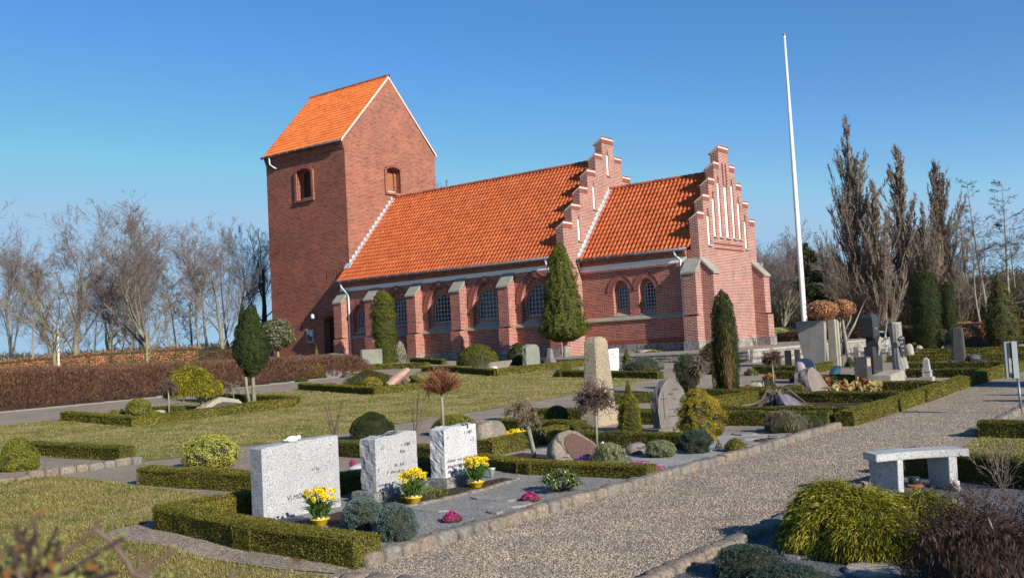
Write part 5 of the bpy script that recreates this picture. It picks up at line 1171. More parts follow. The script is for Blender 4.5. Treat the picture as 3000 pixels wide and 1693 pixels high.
# daffodil bowls
YPOT = plain('yellow_pot', (0.62, 0.42, 0.015), .45, var=.05); BULB = plain('bulb_skin', (0.55, 0.42, 0.30), .7)
def daffodils(key, label, group, pot=True, spread=1.15, H=.285, nf=60, seed=1, name='daffodil_bowl', cat='flower pot'):
    x, y, z, h, w, D = IT[key]; t = thing(name, label, cat, (x, y, z+(.018 if pot else 0)), group); rng = np.random.default_rng(seed); z0 = .075 if pot else 0
    if pot:
        m = MB(); m.lathe([(.055, 0), (.062, .004), (.088, .060), (.098, .064), (.098, .075), (.086, .076), (.082, .06), (.01, .058)], 20); m.build('bowl', YPOT, t, smooth=True)
        for k in range(6): a = k*1.05; rock('bulb', .045, .045, .045, k, BULB, t, .08, (.045*math.cos(a), .045*math.sin(a), .05), pw=2)
    n = 150; a = rng.uniform(0, 6.28, n); r0 = rng.uniform(0, .055, n)*spread*(1 if pot else 2); lean = rng.uniform(.05, .75, n); ln = rng.uniform(.14, H*.95, n)
    B = np.stack([r0*np.cos(a), r0*np.sin(a), np.full(n, z0)], 1); d = unit(np.stack([np.cos(a)*lean*spread, np.sin(a)*lean*spread, np.ones(n)], 1)); m1 = B+d*ln[:, None]*.6
    d2 = unit(d+np.stack([np.cos(a)*.5, np.sin(a)*.5, -rng.uniform(.2, .9, n)], 1)); sd_ = unit(np.cross(d, rng.normal(size=(n, 3)))); wd = .0065
    V = np.stack([B-sd_*wd, B+sd_*wd, m1+sd_*wd, m1-sd_*wd, m1+sd_*wd, m1-sd_*wd, m1+d2*ln[:, None]*.4+sd_*.002, m1+d2*ln[:, None]*.4-sd_*.002], 1).reshape(-1, 3)
    f = np.array([[0, 1, 2, 3], [5, 4, 6, 7]]); F = (np.arange(n)[:, None, None]*8+f[None]).reshape(-1, 4); link('leaves', npmesh('leaves', V, F), GRNB, t)
    m = MB(); fl = []
    for k in range(nf):
        a = rng.uniform(0, 6.28); rr = math.sqrt(rng.uniform(0, 1))*(.135 if pot else .17)*spread; hh = H*rng.uniform(.72, 1.08)*(1-.25*(rr/.2)**2)+z0
        q = np.array([rr*math.cos(a), rr*math.sin(a), hh]); 
        fd = np.array([math.cos(a)*.7+.6, math.sin(a)*.7-.5, rng.uniform(-.3, .35)])+rng.normal(0, .35, 3); fd /= np.linalg.norm(fd)
        ux = np.cross(fd, [0, 0, 1.0]); ux /= np.linalg.norm(ux); uy = np.cross(ux, fd); s_ = .023
        for j in range(6):
            b0 = j*1.047+rng.uniform(-.1, .1); e = ux*math.cos(b0)+uy*math.sin(b0); sdv = np.cross(fd, e)
            fl.append([q, q+e*s_*.6+sdv*s_*.38+fd*.003, q+e*s_*1.15+fd*rng.uniform(-.003, .006), q+e*s_*.6-sdv*s_*.38+fd*.003])
        for j in range(5):
            b0 = j*1.257; b1 = b0+1.257; e0 = ux*math.cos(b0)+uy*math.sin(b0); e1 = ux*math.cos(b1)+uy*math.sin(b1)
            fl.append([q+e0*.006, q+e1*.006, q+e1*.011+fd*.024, q+e0*.011+fd*.024])
        m.tube([(rr*.25*math.cos(a), rr*.25*math.sin(a), z0), (rr*.7*math.cos(a), rr*.7*math.sin(a), z0+hh*.5), tuple(q)], .0028, 4)
    fl = np.array(fl).reshape(-1, 3); link('flowers', npmesh('flowers', fl, np.arange(len(fl)).reshape(-1, 4)), YELF, t); m.build('stems', GRNB, t)
    return t
daffodils('pot1', 'yellow bowl of flowering daffodils in front of the largest pale headstone', 'daffodil bowls', seed=1)
daffodils('pot2', 'yellow bowl of flowering daffodils at the corner of the middle headstone plinth', 'daffodil bowls', seed=2, spread=1.12)
daffodils('pot3', 'yellow bowl of flowering daffodils in front of the whitest headstone', 'daffodil bowls', seed=3)
daffodils('daffC', 'bed of yellow daffodils growing beside the smooth rounded boulder', None, pot=False, nf=70, H=.20, seed=4, name='daffodil_clump', cat='flowers')
# figures, vase
x, y, z, h, w_, D = IT['figW']; fig('seated_figure', 'small white statue of a child seated behind the whitest headstone', 'statue', (x, y, z), [('legs', ((.12, .10, .06), 1, (.02, 0, 0))), ('body', ((.07, .08, .13), 2, (0, 0, .04))), ('head', ((.065, .065, .075), 3, (0, 0, .15))), ('arm', ((.03, .03, .09), 4, (.03, -.035, .05), (0, .6, 0))), ('arm', ((.03, .03, .09), 5, (.03, .035, .05), (0, .6, 0)))], CERW)
x, y, z, h, w_, D = IT['vase']; m = MB(); m.lathe([(.015, 0), (.022, .05), (.05, .12), (.055, .14), (.045, .14), (.01, .05)], 12); t = thing('grave_vase', 'small grey cone vase pushed into the chippings right of the whitest headstone', 'vase', (x, y, z)); m.build('cone', ZINC, t, smooth=True); m = MB(); m.tube([(0, 0, -.04), (0, 0, .03)], .008); m.build('spike', ZINC, t)

# the rounded stone with the cross
x, y, z = 35.98, -31.12, -1.205; t = thing('headstone', 'upright grey-brown headstone with an arched top, a thin cross and rough hewn edge', 'headstone', (x, y, z), rz=-.22)
o = stone_slab('plinth', rect(.95, .10, 0), .40, G4, t, .006, .05, 6); o.location = (.08, -.08, 0)
out = [(.06, .10), (.76, .10), (.80, .35), (.79, .55), (.70, .75), (.58, .86), (.42, .93), (.28, .91), (.14, .80), (.05, .62), (.02, .38)]
o = stone_slab('stone_block', out, .16, G4, t, .011, .03, 31, 7)
mb = MB(); mb.box(.001, .004, .165, .180, .26, .72); mb.box(.001, .004, .10, .245, .60, .612); mb.build('cross', INK, t)
for s_, sz, y_, z_ in (('Kærlighed', .04, .42, .74), ('Minde', .055, .30, .66), ('Mor', .05, .42, .57), ('* 2.9.  + 24. 10. 2016', .032, .28, .40), ('Kære minder og takke', .038, .27, .28)): lettering(s_, sz, (.001, y_, z_), t, INK, .2)
mb = MB()
oo = resample(out[2:], .05)
for a_, b2 in zip(oo, oo[1:]): mb.tube([(0.002, a_[0], a_[1]), (0.002, b2[0], b2[1])], .006, 4)
mb.build('polished_edge', GREYST, t)
# tall tan pillar stone
t = thing('memorial_pillar', 'tall tapering tan granite pillar stone on a square base behind the bare umbrella tree', 'gravestone', (34.02, -30.05, -1.19))
mb = MB(); mb.hexa([(-.30, -.12, .0), (.12, -.12, .0), (.12, .72, .0), (-.30, .72, .0), (-.28, -.10, .22), (.10, -.10, .22), (.10, .70, .27), (-.28, .70, .27)])
V = bmesh.new(); o = mb.build('base_block', G5, t, bevel=.015)
bm = bmesh.new()
lv = [(0.22, .0), (.6, .12), (1.0, .25), (1.35, .36), (1.62, .44), (1.70, .55), (1.735, .9)]
ring = []
for z_, k in lv:
    hx = .20-.05*min(k, .45)/.45; hy = .31-.09*min(k, .45)/.45; sq = .5 if z_ > 1.71 else (.86 if z_ > 1.66 else 1.0); hx *= sq; hy *= sq; c_ = .035
    P8 = [(-hx+c_, -hy), (hx-c_, -hy), (hx, -hy+c_), (hx, hy-c_), (hx-c_, hy), (-hx+c_, hy), (-hx, hy-c_), (-hx, -hy+c_)]
    ring.append([bm.verts.new((-.09+px_, .30+py_, z_)) for px_, py_ in P8])
for a_, b2 in zip(ring, ring[1:]):
    for i in range(8): bm.faces.new((a_[i], a_[(i+1) % 8], b2[(i+1) % 8], b2[i]))
bm.faces.new(ring[-1]); me = bpy.data.meshes.new('pillar'); bm.to_mesh(me); bm.free(); link('pillar_shaft', me, G5, t)
# boulder with polished plaque (leans back)
t = thing('boulder_headstone', 'broad leaning boulder headstone with a streaked red-brown polished face', 'headstone', (36.72, -35.22, -1.215), rz=-.38)
RB = [(.20, 0), (.78, 0), (.84, .10), (.70, .33), (.50, .50), (.36, .545), (.20, .52), (.06, .40), (-.01, .24), (.04, .08)]
o = stone_slab('boulder', RB, .30, G6, t, .008, .03, 8, 7, tilt=.45, rnd=[.93, .985, 1.0, 1.0, .98, .92, .78]); o.data.polygons.foreach_set('use_smooth', np.ones(len(o.data.polygons), bool))
o = stone_slab('polished_plaque', [(.30, .03), (.74, .035), (.78, .11), (.66, .30), (.50, .42), (.38, .475), (.26, .44), (.20, .34), (.215, .22), (.26, .14), (.285, .10)], .03, PLAQ, t, .003, .03, 4, 3); o.rotation_euler = (0, -.45, 0); o.location = (.013, 0, .003)
o = lettering('Minder\n   og\n savnet', .034, (.003, .115, .13), t, INK, .1); o.rotation_euler = (0, -.45, 0)
mb = MB()
for a_, b_ in (((.13, .40), (.22, .18)), ((.13, .40), (.09, .46)), ((.13, .40), (.14, .48)), ((.15, .36), (.10, .40)), ((.15, .34), (.19, .40))): mb.tube([(.004, *a_), (.004, *b_)], .005, 4)
o = mb.build('engraved_twig', INK, t); o.rotation_euler = (0, -.45, 0)
t = thing('name_stone', 'small low pinkish field stone with one word in gothic letters', 'gravestone', (37.0, -33.75, -1.213)); rock('field_stone', .22, .40, .19, 12, G11, t, .07, (0, .1, -.01)); lettering('Bedstefar', .062, (.118, -.03, .095), t, INK, .0, tilt=.5)
x, y, z, h, w_, D = IT['boulderC']; t = thing('boulder_headstone', 'smooth olive-grey rounded boulder behind the whitest headstone', 'gravestone', (x, y, z)); rock('boulder', .36, .72, .46, 14, G6, t, .05, (-.1, .1, -.02), (0, -.2, 0))
# other stones
t = thing('gravestone', 'light grey low field stone with three engraved lines, on the gravel near the tower', 'gravestone', (12.45, -17.45, -.50)); rock('field_stone', .20, .95, .36, 15, granite('pale_violet_granite', (0.40, 0.38, 0.38), (0.28, 0.26, 0.27), (0.52, 0.50, 0.50), 30, .8, .2), t, .04, (0, .3, -.03)); lettering('KARL ERIK\nPEDERSEN\n1901  1986', .11, (.095, -.02, .20), t, INK, tilt=.15)
t = thing('headstone', 'dark polished slate headstone with a wavy top edge near the church door', 'headstone', (5.6, -11.2, -.22)); stone_slab('stone_block', [(0, 0), (1.35, 0), (1.35, .70), (.9, .71), (.45, .76), (.2, .77), (0, .66)], .14, G7, t, .002, .06, 3)
t = thing('headstone', 'square grey-green headstone standing left of the tall columnar conifer', 'headstone', (5.9, -9.1, -.19)); stone_slab('stone_block', rect(1.50, .84, 0), .14, G8, t, .006, .06, 4)
x, y, z, h, w_, D = IT['redboulder']; t = thing('boulder_headstone', 'large rounded red granite boulder stone behind the golden shrub', 'gravestone', (x, y, z)); rock('boulder', .5, 1.15, h*1.08, 16, G9, t, .03, (0, 0, -.03), pw=2.3)
x, y, z, h, w_, D = IT['grayC']; t = thing('headstone', 'upright grey headstone with a weathered uneven top in front of the dark shrub', 'headstone', (x, y-.5, z)); stone_slab('stone_block', [(0, 0), (1.02, 0), (1.0, .80), (.8, .93), (.4, .96), (.2, .90), (.02, .84)], .22, G8, t, .02, .05, 7, 5)
x, y, z, h, w_, D = IT['obC']; t = thing('gravestone', 'short tapering reddish-grey stone pillar left of the big thuja trunk', 'gravestone', (x, y, z)); m = MB(); m.box(-.2, .2, -.25, .25, 0, .16); m.build('base_block', G11, t, bevel=.02); m = MB(); m.hexa([(-.12, -.17, .16), (.12, -.17, .16), (.12, .17, .16), (-.12, .17, .16), (-.08, -.10, .70), (.08, -.10, .66), (.08, .10, .64), (-.08, .10, .70)]); m.build('shaft', G11, t, bevel=.015)
x, y, z, h, w_, D = IT['table']; t = thing('gravestone', 'broad leaning stone slab like a low table top beside the domed bush', 'gravestone', (x, y, z)); m = MB(); m.hexa([(-.35, -.5, .02), (.1, -.45, .05), (.1, .85, .05), (-.35, .85, .02), (-.35, -.6, .34), (.35, -.62, .40), (.35, .95, .44), (-.35, .95, .36)]); m.build('slab', G13, t, bevel=.04)
x, y, z, h, w_, D = IT['tablew']; t = thing('gravestone', 'little white square stone leaning in front of the low slab stone', 'gravestone', (x, y, z)); stone_slab('stone_block', [(0, 0), (.28, 0), (.30, .24), (.05, .25)], .1, MARB, t, .006)
x, y, z, h, w_, D = IT['white']; t = thing('headstone', 'white marble headstone with engraved tree and lettering behind the tall tan pillar', 'headstone', (x, y-.35, z), rz=-.1); stone_slab('stone_block', [(.08, 0), (.72, 0), (.78, .85), (.4, .84), (0, .80)], .12, MARB, t, .004, .06); lettering('MINDE\n   SAVN\n\n   TAK', .09, (.002, .28, .60), t, INK)
m = MB(); rs = random.Random(2)
for k in range(14): a_ = rs.uniform(0, 6.28); m.tube([(.003, .22, .52), (.003, .22+.13*math.cos(a_), .56+.13*math.sin(a_))], .004, 4)
m.tube([(.003, .22, .25), (.003, .22, .55)], .006, 4); m.build('engraved_tree', INKW, t)
p0, p1 = IT['leanG0'], IT['leanG1']; t = thing('gravestone', 'long reddish stone leaning up diagonally in the hedged plot by the lawn', 'gravestone', p0[:3]); m = MB(); m.tube([(0, 0, .0), (.02, .45, .25), (.05, .98, .52)], [.13, .15, .10], 6); m.build('stone_bar', granite('pink_sandstone', (0.42, 0.26, 0.19), (0.3, 0.18, 0.13), (0.5, 0.34, 0.27), 20, .9, .5), t)
x, y, z, h, w_, D = IT['lieboulder']; t = thing('gravestone', 'low ridge-shaped grey boulder stone beside the golden umbrella cypress', 'gravestone', (x, y, z)); stone_slab('stone_block', [(-.65, 0), (.75, 0), (.78, .14), (.66, .24), (.20, .34), (.05, .35), (-.12, .30)], .38, G13, t, .02, .05, 9, 5); m = MB(); m.add([(.012, -.38, .01), (.012, .68, .01), (.012, .62, .15), (.012, .12, .22), (.012, -.1, .17)], [(0, 1, 2, 3, 4)]); m.build('dark_face', G12, t)  # dark panel over the lower front of the stone
x, y, z, h, w_, D = IT['a4s']; t = thing('gravestone', 'small low grey stone among the low shrubs in the left hedged plot', 'gravestone', (x, y, z)); rock('field_stone', .2, .5, .16, 3, G13, t)
x, y, z = -2.0, -8.4, gz(-2.0, -8.4); t = thing('gravestone', 'small white stone tablet at the foot of the holly tree by the tower', 'gravestone', (x, y, z)); stone_slab('stone_block', rect(.55, .42), .1, MARB, t, .004)
# big leaning stones further up
x, y, z, h, w_, D = IT['bigE']; t = thing('boulder_headstone', 'big grey-brown boulder slab leaning back beside the bergenia plants', 'gravestone', (x, y, z)); stone_slab('stone_block', [(-.38, 0), (.88, -.02), (.62, .30), (.40, .52), (.15, .66), (-.20, .62), (-.38, .40)], .34, G11, t, .03, .05, 17, 5, tilt=.25)
x, y, z, h, w_, D = IT['pinkE']; t = thing('boulder_headstone', 'pale pinkish rounded slab stone right behind the big leaning boulder', 'gravestone', (x, y, z)); rock('boulder', .42, .85, .74, 18, granite('pink_granite', (0.42, 0.34, 0.32), (0.3, 0.24, 0.23), (0.52, 0.45, 0.43), 30, .8, .2), t, .04, (0, 0, -.03), (0, -.15, 0))
x, y, z, h, w_, D = IT['teal']; t = thing('glazed_boulder', 'teal blue glossy stone leaning below the tall ribbed slab monument', 'gravestone', (x, y, z)); rock('boulder', .26, .62, .24, 19, granite('teal_stone', (0.020, 0.075, 0.10), (0.010, 0.04, 0.06), (0.05, 0.13, 0.16), 20, .4, .2), t, .06, (0, 0, .04), (.45, 0, 0))
x, y, z, h, w_, D = IT['logE']; t = thing('gravestone', 'pale wedge shaped stone with a dark groove beside the blue juniper', 'gravestone', (x, y, z)); m = MB(); m.hexa([(-.15, -.22, 0), (.15, -.22, 0), (.15, .32, 0), (-.15, .32, 0), (-.15, -.22, .10), (.12, -.22, .10), (.12, .32, .28), (-.15, .32, .28)]); m.build('stone_block', G13, t, bevel=.03); m = MB(); m.box(-.16, .155, .18, .20, 0.1, .262); m.build('groove', G12, t)
x, y, z, h, w_, D = IT['vstone']; t = thing('gravestone', 'purple-grey flat stone lying back among dry vines', 'gravestone', (x, y, z)); stone_slab('stone_block', [(-.45, 0), (.52, 0), (.30, .26), (.05, .45), (-.30, .46), (-.48, .2)], .14, granite('violet_slate', (0.17, 0.145, 0.175), (0.10, 0.09, 0.11), (0.25, 0.22, 0.26), 14, .5, .3), t, .02, .05, 3, 4, tilt=.75)
x, y, z, h, w_, D = IT['vine']; t = thing('dry_vine', 'mound of dry bare vines spilling over the purple-grey stone', 'plant', (x, y, z)); rng = np.random.default_rng(5); m = MB()
for k in range(170):
    a_ = rng.uniform(0, 6.28); r0 = rng.uniform(0, .12); r1 = rng.uniform(.22, .62); hh = rng.uniform(.2, .44); q = (rng.normal(0, .1), rng.normal(0, .1))
    m.tube([(q[0], q[1], .1), (r1*.4*math.cos(a_), r1*.5*math.sin(a_)+.05, hh), (r1*math.cos(a_+.2), r1*math.sin(a_+.2)+.1, .03)], .008, 3)
m.build('vines', TWIGG, t)
# black granite monument group
x, y, z = 36.25, -20.6, -1.045; t = thing('granite_monument', 'black granite monument of rough and polished blocks standing on a pale step', 'monument', (x, y, z))
m = MB(); m.hexa([(-.30, .02, 0), (.55, .02, 0), (.55, 1.25, 0), (-.30, 1.25, 0), (-.30, .02, .27), (.55, .02, .24), (.55, 1.25, .33), (-.30, 1.25, .33)]); m.build('step', G13, t, bevel=.01)
m = MB(); m.box(-.22, .10, -.38, .0, 0, .74); m.build('rough_block', G12, t, bevel=.012)
m = MB(); m.box(-.10, .12, .12, .46, .28, .98); m.build('polished_block', G10, t, bevel=.01)
m = MB(); m.box(-.16, .10, .50, .92, .30, 1.20); m.build('polished_block', G10, t, bevel=.01)
m = MB(); m.box(-.12, .12, .22, .64, 1.2, 1.26); m.hexa([(-.16, .16, 1.24), (.16, .16, 1.24), (.16, .66, 1.24), (-.16, .66, 1.24), (-.16, .12, 1.72), (.16, .12, 1.72), (.16, .66, 1.72), (-.16, .66, 1.72)]); m.hexa([(-.16, .12, 1.72), (.16, .12, 1.72), (.16, .66, 1.72), (-.16, .66, 1.72), (-.10, .2, 1.82), (.10, .2, 1.82), (.10, .58, 1.82), (-.10, .58, 1.82)]); m.build('head_block', G10, t)
m = MB(); m.box(.101, .104, -.33, -.05, .50, .70)
m.build('carved_panel', G13, t)
m = MB(); m.tube([(.14, .52, .75), (.17, .54, .95), (.15, .56, 1.05), (.17, .66, 1.22)], [.02, .05, .06, .03], 6); m.build('carved_flower', G13, t)
m = MB(); m.box(-.05, .05, -.36, .45, .0, .25); m.build('low_block', G10, t)
lettering('TAK', .06, (.162, .34, 1.42), t, INKW)
# stone tree trunk monument
x, y, z, h, w_, D = IT['trunk']; t = thing('tree_trunk_monument', 'grey stone monument carved as a broken tree trunk with a black oval name plate', 'monument', (x, y, z))
na, nz_ = 40, 40; V = []
for i in range(nz_+1):
    zz = h*1.0*i/nz_; rad = .165+.08*math.exp(-zz*3.2)+.012*math.sin(zz*5)
    for j in range(na): a_ = 2*math.pi*j/na; q = np.array([[math.cos(a_), math.sin(a_), zz*.5]]); rr = rad*(1+.03*math.sin(a_*13+2.2*math.sin(zz*3))+.02*math.sin(a_*7-zz*4)+(.10*math.exp(-zz*7)*math.sin(a_*5))); V.append((rr*math.cos(a_)-.06*zz/h, rr*math.sin(a_)-.10*zz, zz+(.04*math.sin(a_*3+1) if i == nz_ else 0)))
F = [(i*na+j, i*na+(j+1) % na, (i+1)*na+(j+1) % na, (i+1)*na+j) for i in range(nz_) for j in range(na)]+[tuple(nz_*na+j for j in range(na))]
me = bpy.data.meshes.new('trunk'); me.from_pydata(V, [], F); me.update(); link('carved_trunk', me, granite('grey_trunk_stone', (0.30, 0.285, 0.255), (0.20, 0.19, 0.17), (0.40, 0.38, 0.34), 25, .9, .8), t)
m = MB(); m.tube([(0, -.12, .82), (.02, -.24, .92), (.03, -.30, 1.0)], [.07, .06, .04], 8); m.build('branch_stub', GREYST, t)
m = MB(); o = stone_slab('name_plate', [(-.10, .04), (-.05, 0), (.05, 0), (.10, .04), (.105, .55), (.06, .60), (-.04, .60), (-.10, .55)], .05, G10, t, .001); o.location = (.145, -.13, .55); o.rotation_euler = (.09, 0, -.5)
lt = lettering('MINDE\n\nFAR\n\nMOR\n\nTAK', .055, (0, -.08, .52), t, INKW); lt.location = (.149, -.13, .55); lt.rotation_euler = (.09, 0, -.5)
# tall twin slab monument
t = thing('slab_monument', 'tall pale concrete slab monument tapering downward with a ribbed pillar beside it', 'monument', (31.9, -12.6, -.86))
m = MB(); m.hexa([(-.35, .02, 0), (.35, .02, 0), (.35, .22, 0), (-.35, .22, 0), (-.62, .0, 1.62), (.42, .0, 1.62), (.42, .24, 1.62), (-.62, .24, 1.62)]); m.build('rough_slab', granite('concrete_slab', (0.27, 0.25, 0.225), (0.2, 0.185, 0.165), (0.35, 0.33, 0.30), 50, .9, .5), t, bevel=.012)
m = MB(); m.hexa([(.36, .5, 0), (.62, .5, 0), (.62, 1.0, 0), (.36, 1.0, 0), (.36, .46, 1.62), (.62, .46, 1.62), (.62, 1.16, 1.62), (.36, 1.16, 1.62)]); m.box(.30, .66, .62, .74, 0, 1.60); m.build('ribbed_pillar', G13, t, bevel=.01)
# leaning old stones by the wall, chain posts
PST = granite('post_granite', (0.25, 0.235, 0.205), (0.14, 0.13, 0.12), (0.37, 0.35, 0.31), 30, .9, .6)
posts = []
for k, lab, mt in (('p1', 'square granite chain post between the tall slab monument and the dark wall stones', PST), ('p2', 'square granite chain post left of the black granite monument', PST), ('p3', 'rightmost dark old gravestone leaning against the terrace wall', G12), ('p4', 'dark polished flat gravestone with a rounded top against the terrace wall', G10), ('p5', 'leftmost old gravestone at the terrace wall behind the small bare umbrella tree', G12), ('p6', 'second old gravestone from the left against the terrace wall', G12)):
    x, y, z, h, w_, D = IT[k]; t = thing('chain_post' if k in ('p1', 'p2') else 'gravestone', lab, 'post' if k in ('p1', 'p2') else 'gravestone', (x, y, z)); m = MB(); q = w_*.40
    if k in ('p1', 'p2'): m.hexa([(-q, -q, 0), (q, -q, 0), (q, q, 0), (-q, q, 0), (-q*.9, -q*.9, h*1.05), (q*.9, -q*.9, h*1.05), (q*.9, q*.9, h*1.05), (-q*.9, q*.9, h*1.05)]); m.build('post', mt, t, bevel=.012); posts.append(Vector((x, y, z+h*.85)))
    else: m.hexa([(-q, -.06, 0), (q, -.06, 0), (q, .06, 0), (-q, .06, 0), (-q, -.05, h), (q, -.05, h), (q, .05, h), (-q, .05, h)]); m.build('stone_block', mt, t, bevel=.015)
def chain(a, b, sag, label):
    m = MB(); n = 26; t = thing('iron_chain', label, 'chain', tuple(a))
    for i in range(n):
        u = i/n; u2 = (i+1)/n; p = (b-a)*u+Vector((0, 0, -4*sag*u*(1-u))); q = (b-a)*u2+Vector((0, 0, -4*sag*u2*(1-u2))); s_ = .022*(1 if i % 2 else .4)
        d = (q-p).normalized(); sd_ = d.cross(Vector((0, 0, 1))).normalized()*s_+Vector((0, 0, .022*(.4 if i % 2 else 1)))
        m.tube([p+sd_, q+sd_], .007, 4); m.tube([p-sd_, q-sd_], .007, 4)
    m.build('links', G12, t)
chain(posts[0], posts[1], .17, 'sagging iron chain hung between two granite posts in front of the slab monument')
chain(Vector((29.3, -13.2, -.36)), posts[0], .12, 'iron chain running left along the old gravestones at the terrace wall')
chain(posts[1], Vector((35.1, -14.2, -.40)), .05, 'short iron chain right of the granite post, by the black monument')
x, y, z, h, w_, D = IT['whiteob']; t = thing('gravestone', 'small white marble obelisk on a square grey step on the gravel', 'gravestone', (x-.05, y+.1, z)); m = MB(); m.box(-.15, .15, -.15, .15, 0, .11); m.build('step', G13, t); m = MB(); m.box(-.10, .10, -.10, .10, .11, .25); m.box(-.115, .115, -.115, .115, .24, .265); m.hexa([(-.085, -.085, .265), (.085, -.085, .265), (.085, .085, .265), (-.085, .085, .265), (-.06, -.06, .56), (.06, -.06, .56), (.06, .06, .56), (-.06, .06, .56)]); m.hexa([(-.06, -.06, .56), (.06, -.06, .56), (.06, .06, .56), (-.06, .06, .56), (-.01, -.01, .61), (.01, -.01, .61), (.01, .01, .61), (-.01, .01, .61)]); m.build('shaft', granite('weathered_marble', (0.40, 0.385, 0.36), (0.26, 0.25, 0.23), (0.52, 0.50, 0.47), 15, .8, .3, (.6, .6, .6)), t)
x, y, z, h, w_, D = IT['dpillar']; t = thing('gravestone', 'tall dark rough basalt pillar stone in front of the brown beech ball', 'gravestone', (x, y, z)); m = MB(); m.hexa([(-.20, -.16, 0), (.18, -.16, 0), (.18, .2, 0), (-.20, .2, 0), (-.14, -.10, h), (.15, -.10, h*.97), (.15, .14, h), (-.14, .14, h*1.02)]); m.build('stone_block', G12, t, bevel=.03)
x, y, z, h, w_, D = IT['dboul']; t = thing('gravestone', 'small black boulder at the foot of the dark pillar stone', 'gravestone', (x, y-.2, z)); rock('boulder', .3, .5, .14, 4, G10, t)
x, y, z, h, w_, D = IT['dslab']; t = thing('gravestone', 'blue-black polished slab lying tilted on a dark boulder at the right', 'gravestone', (x, y, z)); rock('boulder', .4, .7, .28, 4, G12, t, .1, (-.1, .3, 0)); m = MB(); m.hexa([(-.1, -.2, .02), (.35, -.2, .02), (.35, .3, .02), (-.1, .3, .02), (-.1, -.2, .17), (.35, -.2, .05), (.35, .3, .05), (-.1, .3, .17)]); m.build('polished_slab', granite('blue_black_granite', (0.05, 0.065, 0.085), (0.03, 0.04, 0.05), (0.10, 0.12, 0.15), 30, .25, .05), t)
for k, lab in (('boulK', 'pale veined rounded boulder behind the stone tree trunk'), ('boulK2', 'brownish boulder half hidden left of the dark yew'), ('boulders2', 'small grey stone just left of the stone tree trunk')):
    x, y, z, h, w_, D = IT[k]; z = gz(x, y); t = thing('boulder', lab, 'boulder', (x, y, z)); rock('boulder', w_*1.1, w_*1.3, max(h, .35), 5, G13, t, .09)
x, y, z, h, w_, D = IT['slabK']; z = gz(x, y); t = thing('gravestone', 'pale angular stone slab leaning beside the small weeping tree', 'gravestone', (x, y, z)); stone_slab('stone_block', [(-.45, 0), (.5, 0), (.55, .32), (.1, .16), (-.15, .20)], .2, G13, t, .01)
# slate flags and stepping stones
FL = granite('flag_stone', (0.27, 0.26, 0.24), (0.18, 0.175, 0.165), (0.36, 0.35, 0.32), 20, .9, .5)
def flag(x, y, lx, ly, label, grp=None, name='stepping_stone', seed=0, h=.03):
    t = thing(name, label, 'stepping stone', (x, y, gz(x, y)), grp, rz=seed*.7); rr = random.Random(seed)
    n = 9; out = [(lx/2*math.cos(2*math.pi*i/n)*rr.uniform(.82, 1.1), ly/2*math.sin(2*math.pi*i/n)*rr.uniform(.82, 1.1)) for i in range(n)]
    m = MB(); m.add([(a_, b_, 0) for a_, b_ in out]+[(a_, b_, h) for a_, b_ in out], [tuple(range(n))[::-1], tuple(range(n, 2*n))]+[(i, (i+1) % n, n+(i+1) % n, n+i) for i in range(n)]); o = m.build('flag', FL, t, bevel=.006)
flag(37.55, -37.65, .62, .30, 'flat stepping stone nearest the right daffodil bowl', seed=0); flag(37.95, -37.95, .62, .34, 'flat stepping stone between the heathers and the kerb', seed=1); flag(37.30, -38.45, .55, .28, 'flat stepping stone in front of the middle daffodil bowl', seed=0); flag(38.05, -38.25, .4, .2, 'small stepping stone by the magenta heather', seed=3)
flag(38.25, -34.7, .34, .18, 'thin dark slate on the chippings near the pink heather', seed=2)
for i, (x, y) in enumerate(((37.45, -30.9), (37.8, -31.5), (38.15, -31.0), (37.6, -30.3), (38.1, -32.1), (37.95, -30.4))): flag(x, y, .5, .42, 'irregular mossy paving slab between the yellow bush and the kerb', 'mossy paving slabs', 'paving_slab', i+4)
x, y, z, h, w_, D = IT['mill']; t = thing('round_slab', 'round pale granite disc lying on the dark chippings at the bottom edge', 'stepping stone', (x, y, gz(x, y))); m = MB(); m.lathe([(.19, 0), (.19, .03), (.17, .045), (.005, .045)], 28); m.build('disc', G13, t)
flag(40.95, -35.45, .26, .3, 'oval stone by the path under the bench end', seed=8, h=.05); flag(41.5, -38.95, .3, .22, 'pale flat stone half under the golden cypress', seed=9)
mb = MB(); mb.lathe([(.42, 0), (.42, .10), (.38, .13), (.01, .13)], 28); t = thing('well_cover', 'round pale concrete cover on the gravel against the choir plinth', 'cover', (20.6, -4.6, -.235)); mb.build('disc', G13, t)

